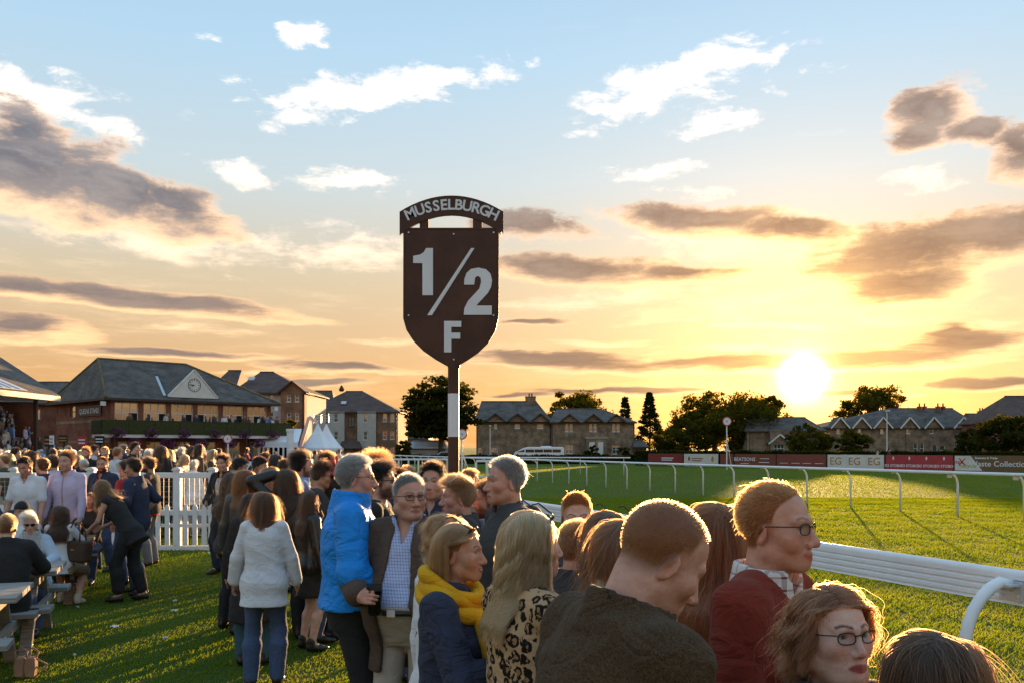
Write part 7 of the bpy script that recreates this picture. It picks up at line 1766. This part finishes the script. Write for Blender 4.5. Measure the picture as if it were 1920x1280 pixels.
def extra_person(pi, px, d, h, rz, topc, where, group, z=0.0, pose=None):
    for _ in range(400):
        lb = '%s person in %s %s' % (HN[pi], NM[topc], where)
        if lb not in LABELS: break
        topc = pr.choice(list(NM)); pi = pr.randrange(9)
    LABELS.add(lb); src = protos[pi]
    if pi in used_proto: o = copy_tree(src)
    else: o = src; used_proto.add(pi)
    o.location = at(px, d, z); o.rotation_euler = (0, 0, R(rz)); o.scale = (h/1.75,)*3
    c = C_[topc]; v = pr.uniform(.8, 1.2)
    for ch in o.children:
        b = ch.name.split('.')[0]
        if b in ('shirt', 'jacket', 'top'): ch.color = (c[0]*v, c[1]*v, c[2]*v, 1)
        elif b == 'trousers': q = pr.choice([C_['navy'], C_['black'], (.04, .06, .12), C_['grey'], C_['beige']]); ch.color = (*q, 1)
    o['group'] = group; o['label'] = lb; o['category'] = 'person'
    return o
def pick(): 
    x = pr.random(); a = 0
    for n, w in TOPC:
        a += w
        if x < a: return n
    return 'black'
# hand-placed figures right behind the fence: prototype, px, head-top py, heading, top colour
FENCE = [(0, 28, 838, 20.5, -60, 'olive'), (3, 60, 843, 19.5, 20, 'black'), (4, 10, 852, 19, 100, 'olive'), (7, 52, 846, 22, -30, 'black'), (0, 100, 840, 22, 40, 'navy'), (6, 128, 833, 24, 60, 'grey'), (2, 145, 850, 20, 170, 'black'), (1, 152, 843, 23, -160, 'navy'), (7, 163, 838, 21, 175, 'black'), (0, 176, 834, 24, -70, 'white'),
         (4, 198, 837, 22.5, 170, 'black'), (1, 158, 860, 19.5, 80, 'navy'), (4, 219, 838, 20.5, -40, 'white'), (6, 231, 830, 25, 120, 'navy'), (0, 252, 828, 21, -95, 'black'), (2, 277, 842, 19.2, -10, 'black'), (3, 303, 833, 19.0, -20, 'black'), (2, 318, 840, 21, -30, 'navy'), (8, 338, 838, 23, -40, 'navy'), (2, 345, 850, 19.5, -90, 'cream'), (8, 362, 862, 19, -20, 'white'),
         (3, 362, 834, 22, 10, 'blue'), (0, 374, 830, 20.5, -60, 'navy'), (2, 398, 840, 21.5, -80, 'brown'), (0, 350, 832, 26, 60, 'lilac'), (6, 112, 843, 27, 30, 'navy'), (8, 15, 845, 23, 60, 'red'), (2, 16, 846, 20.3, 10, 'grey'), (5, 408, 838, 24, -40, 'black'), (7, 330, 845, 25, 150, 'grey'), (5, 290, 845, 24, 200, 'red')]
for (pi, px, py, d, rz, c) in FENCE: extra_person(pi, px, d, zat(py, d)-.01, rz, c, pr.choice(['standing just beyond the white fence', 'in the first rows behind the white fence']), 'people just behind the white fence')
for i in range(98):
    d = pr.uniform(26, 58); px = pr.uniform(-40, 640 if d > 40 else 430); pi = pr.randrange(9)
    if at(px, d).x < -30 and d > 46: continue
    extra_person(pi, px, d, pr.uniform(1.58, 1.86), pr.uniform(-180, 180), pick(), 'deep in the crowd in front of the grandstand', 'crowd in front of the grandstand')
for i in range(84):
    s_ = pr.randrange(8); pi = pr.randrange(9); y = pr.uniform(58, 67.4); x = -33.3-s_*.6
    o = extra_person(pi, 960, 10, pr.uniform(1.58, 1.84), pr.uniform(-120, -60), pick(), 'on the terrace steps of the left stand', 'spectators on the terrace steps')
    o.location = (x+pr.uniform(-.15, .15), y, .15+s_*.42)
Mq = Matrix.Translation((-33.6, 75, 0)) @ Matrix.Rotation(R(45), 4, 'Z')
for i in range(22):
    x = pr.choice([.7, 1.1, 1.6, 4.0, 4.8, 6.6, 7.4, 7.9, 9.2, 9.9, 10.2, 10.9, 11.8, 12.2, 13.4, 13.9, 14.2, 15.1, 15.5])+pr.uniform(-.2, .2); pi = pr.randrange(9)
    o = extra_person(pi, 960, 10, pr.uniform(1.62, 1.85), pr.uniform(-180, -100), pick(), 'at the balcony of the brick grandstand', 'spectators on the balcony')
    o.location = Mq @ Vector((x, pr.uniform(-1.2, -.5), 2.99)); o.rotation_euler.z = R(-135+pr.uniform(-50, 50))
for px, c, h, pi, lb in ((1646, 'white', 1.62, 2, 'fair-haired person in white top behind the red board'), (1667, 'olive', 1.82, 0, 'taller dark figure behind the red board')):
    o = extra_person(pi, px, 77, h, -120, c, '', 'people behind the boards'); o['label'] = lb; del o['group']
for i, p_ in enumerate(protos):
    if i not in used_proto:
        for ch in list(p_.children): bpy.data.objects.remove(ch)
        bpy.data.objects.remove(p_)
print('SCRIPT SECONDS', time.time()-T0)
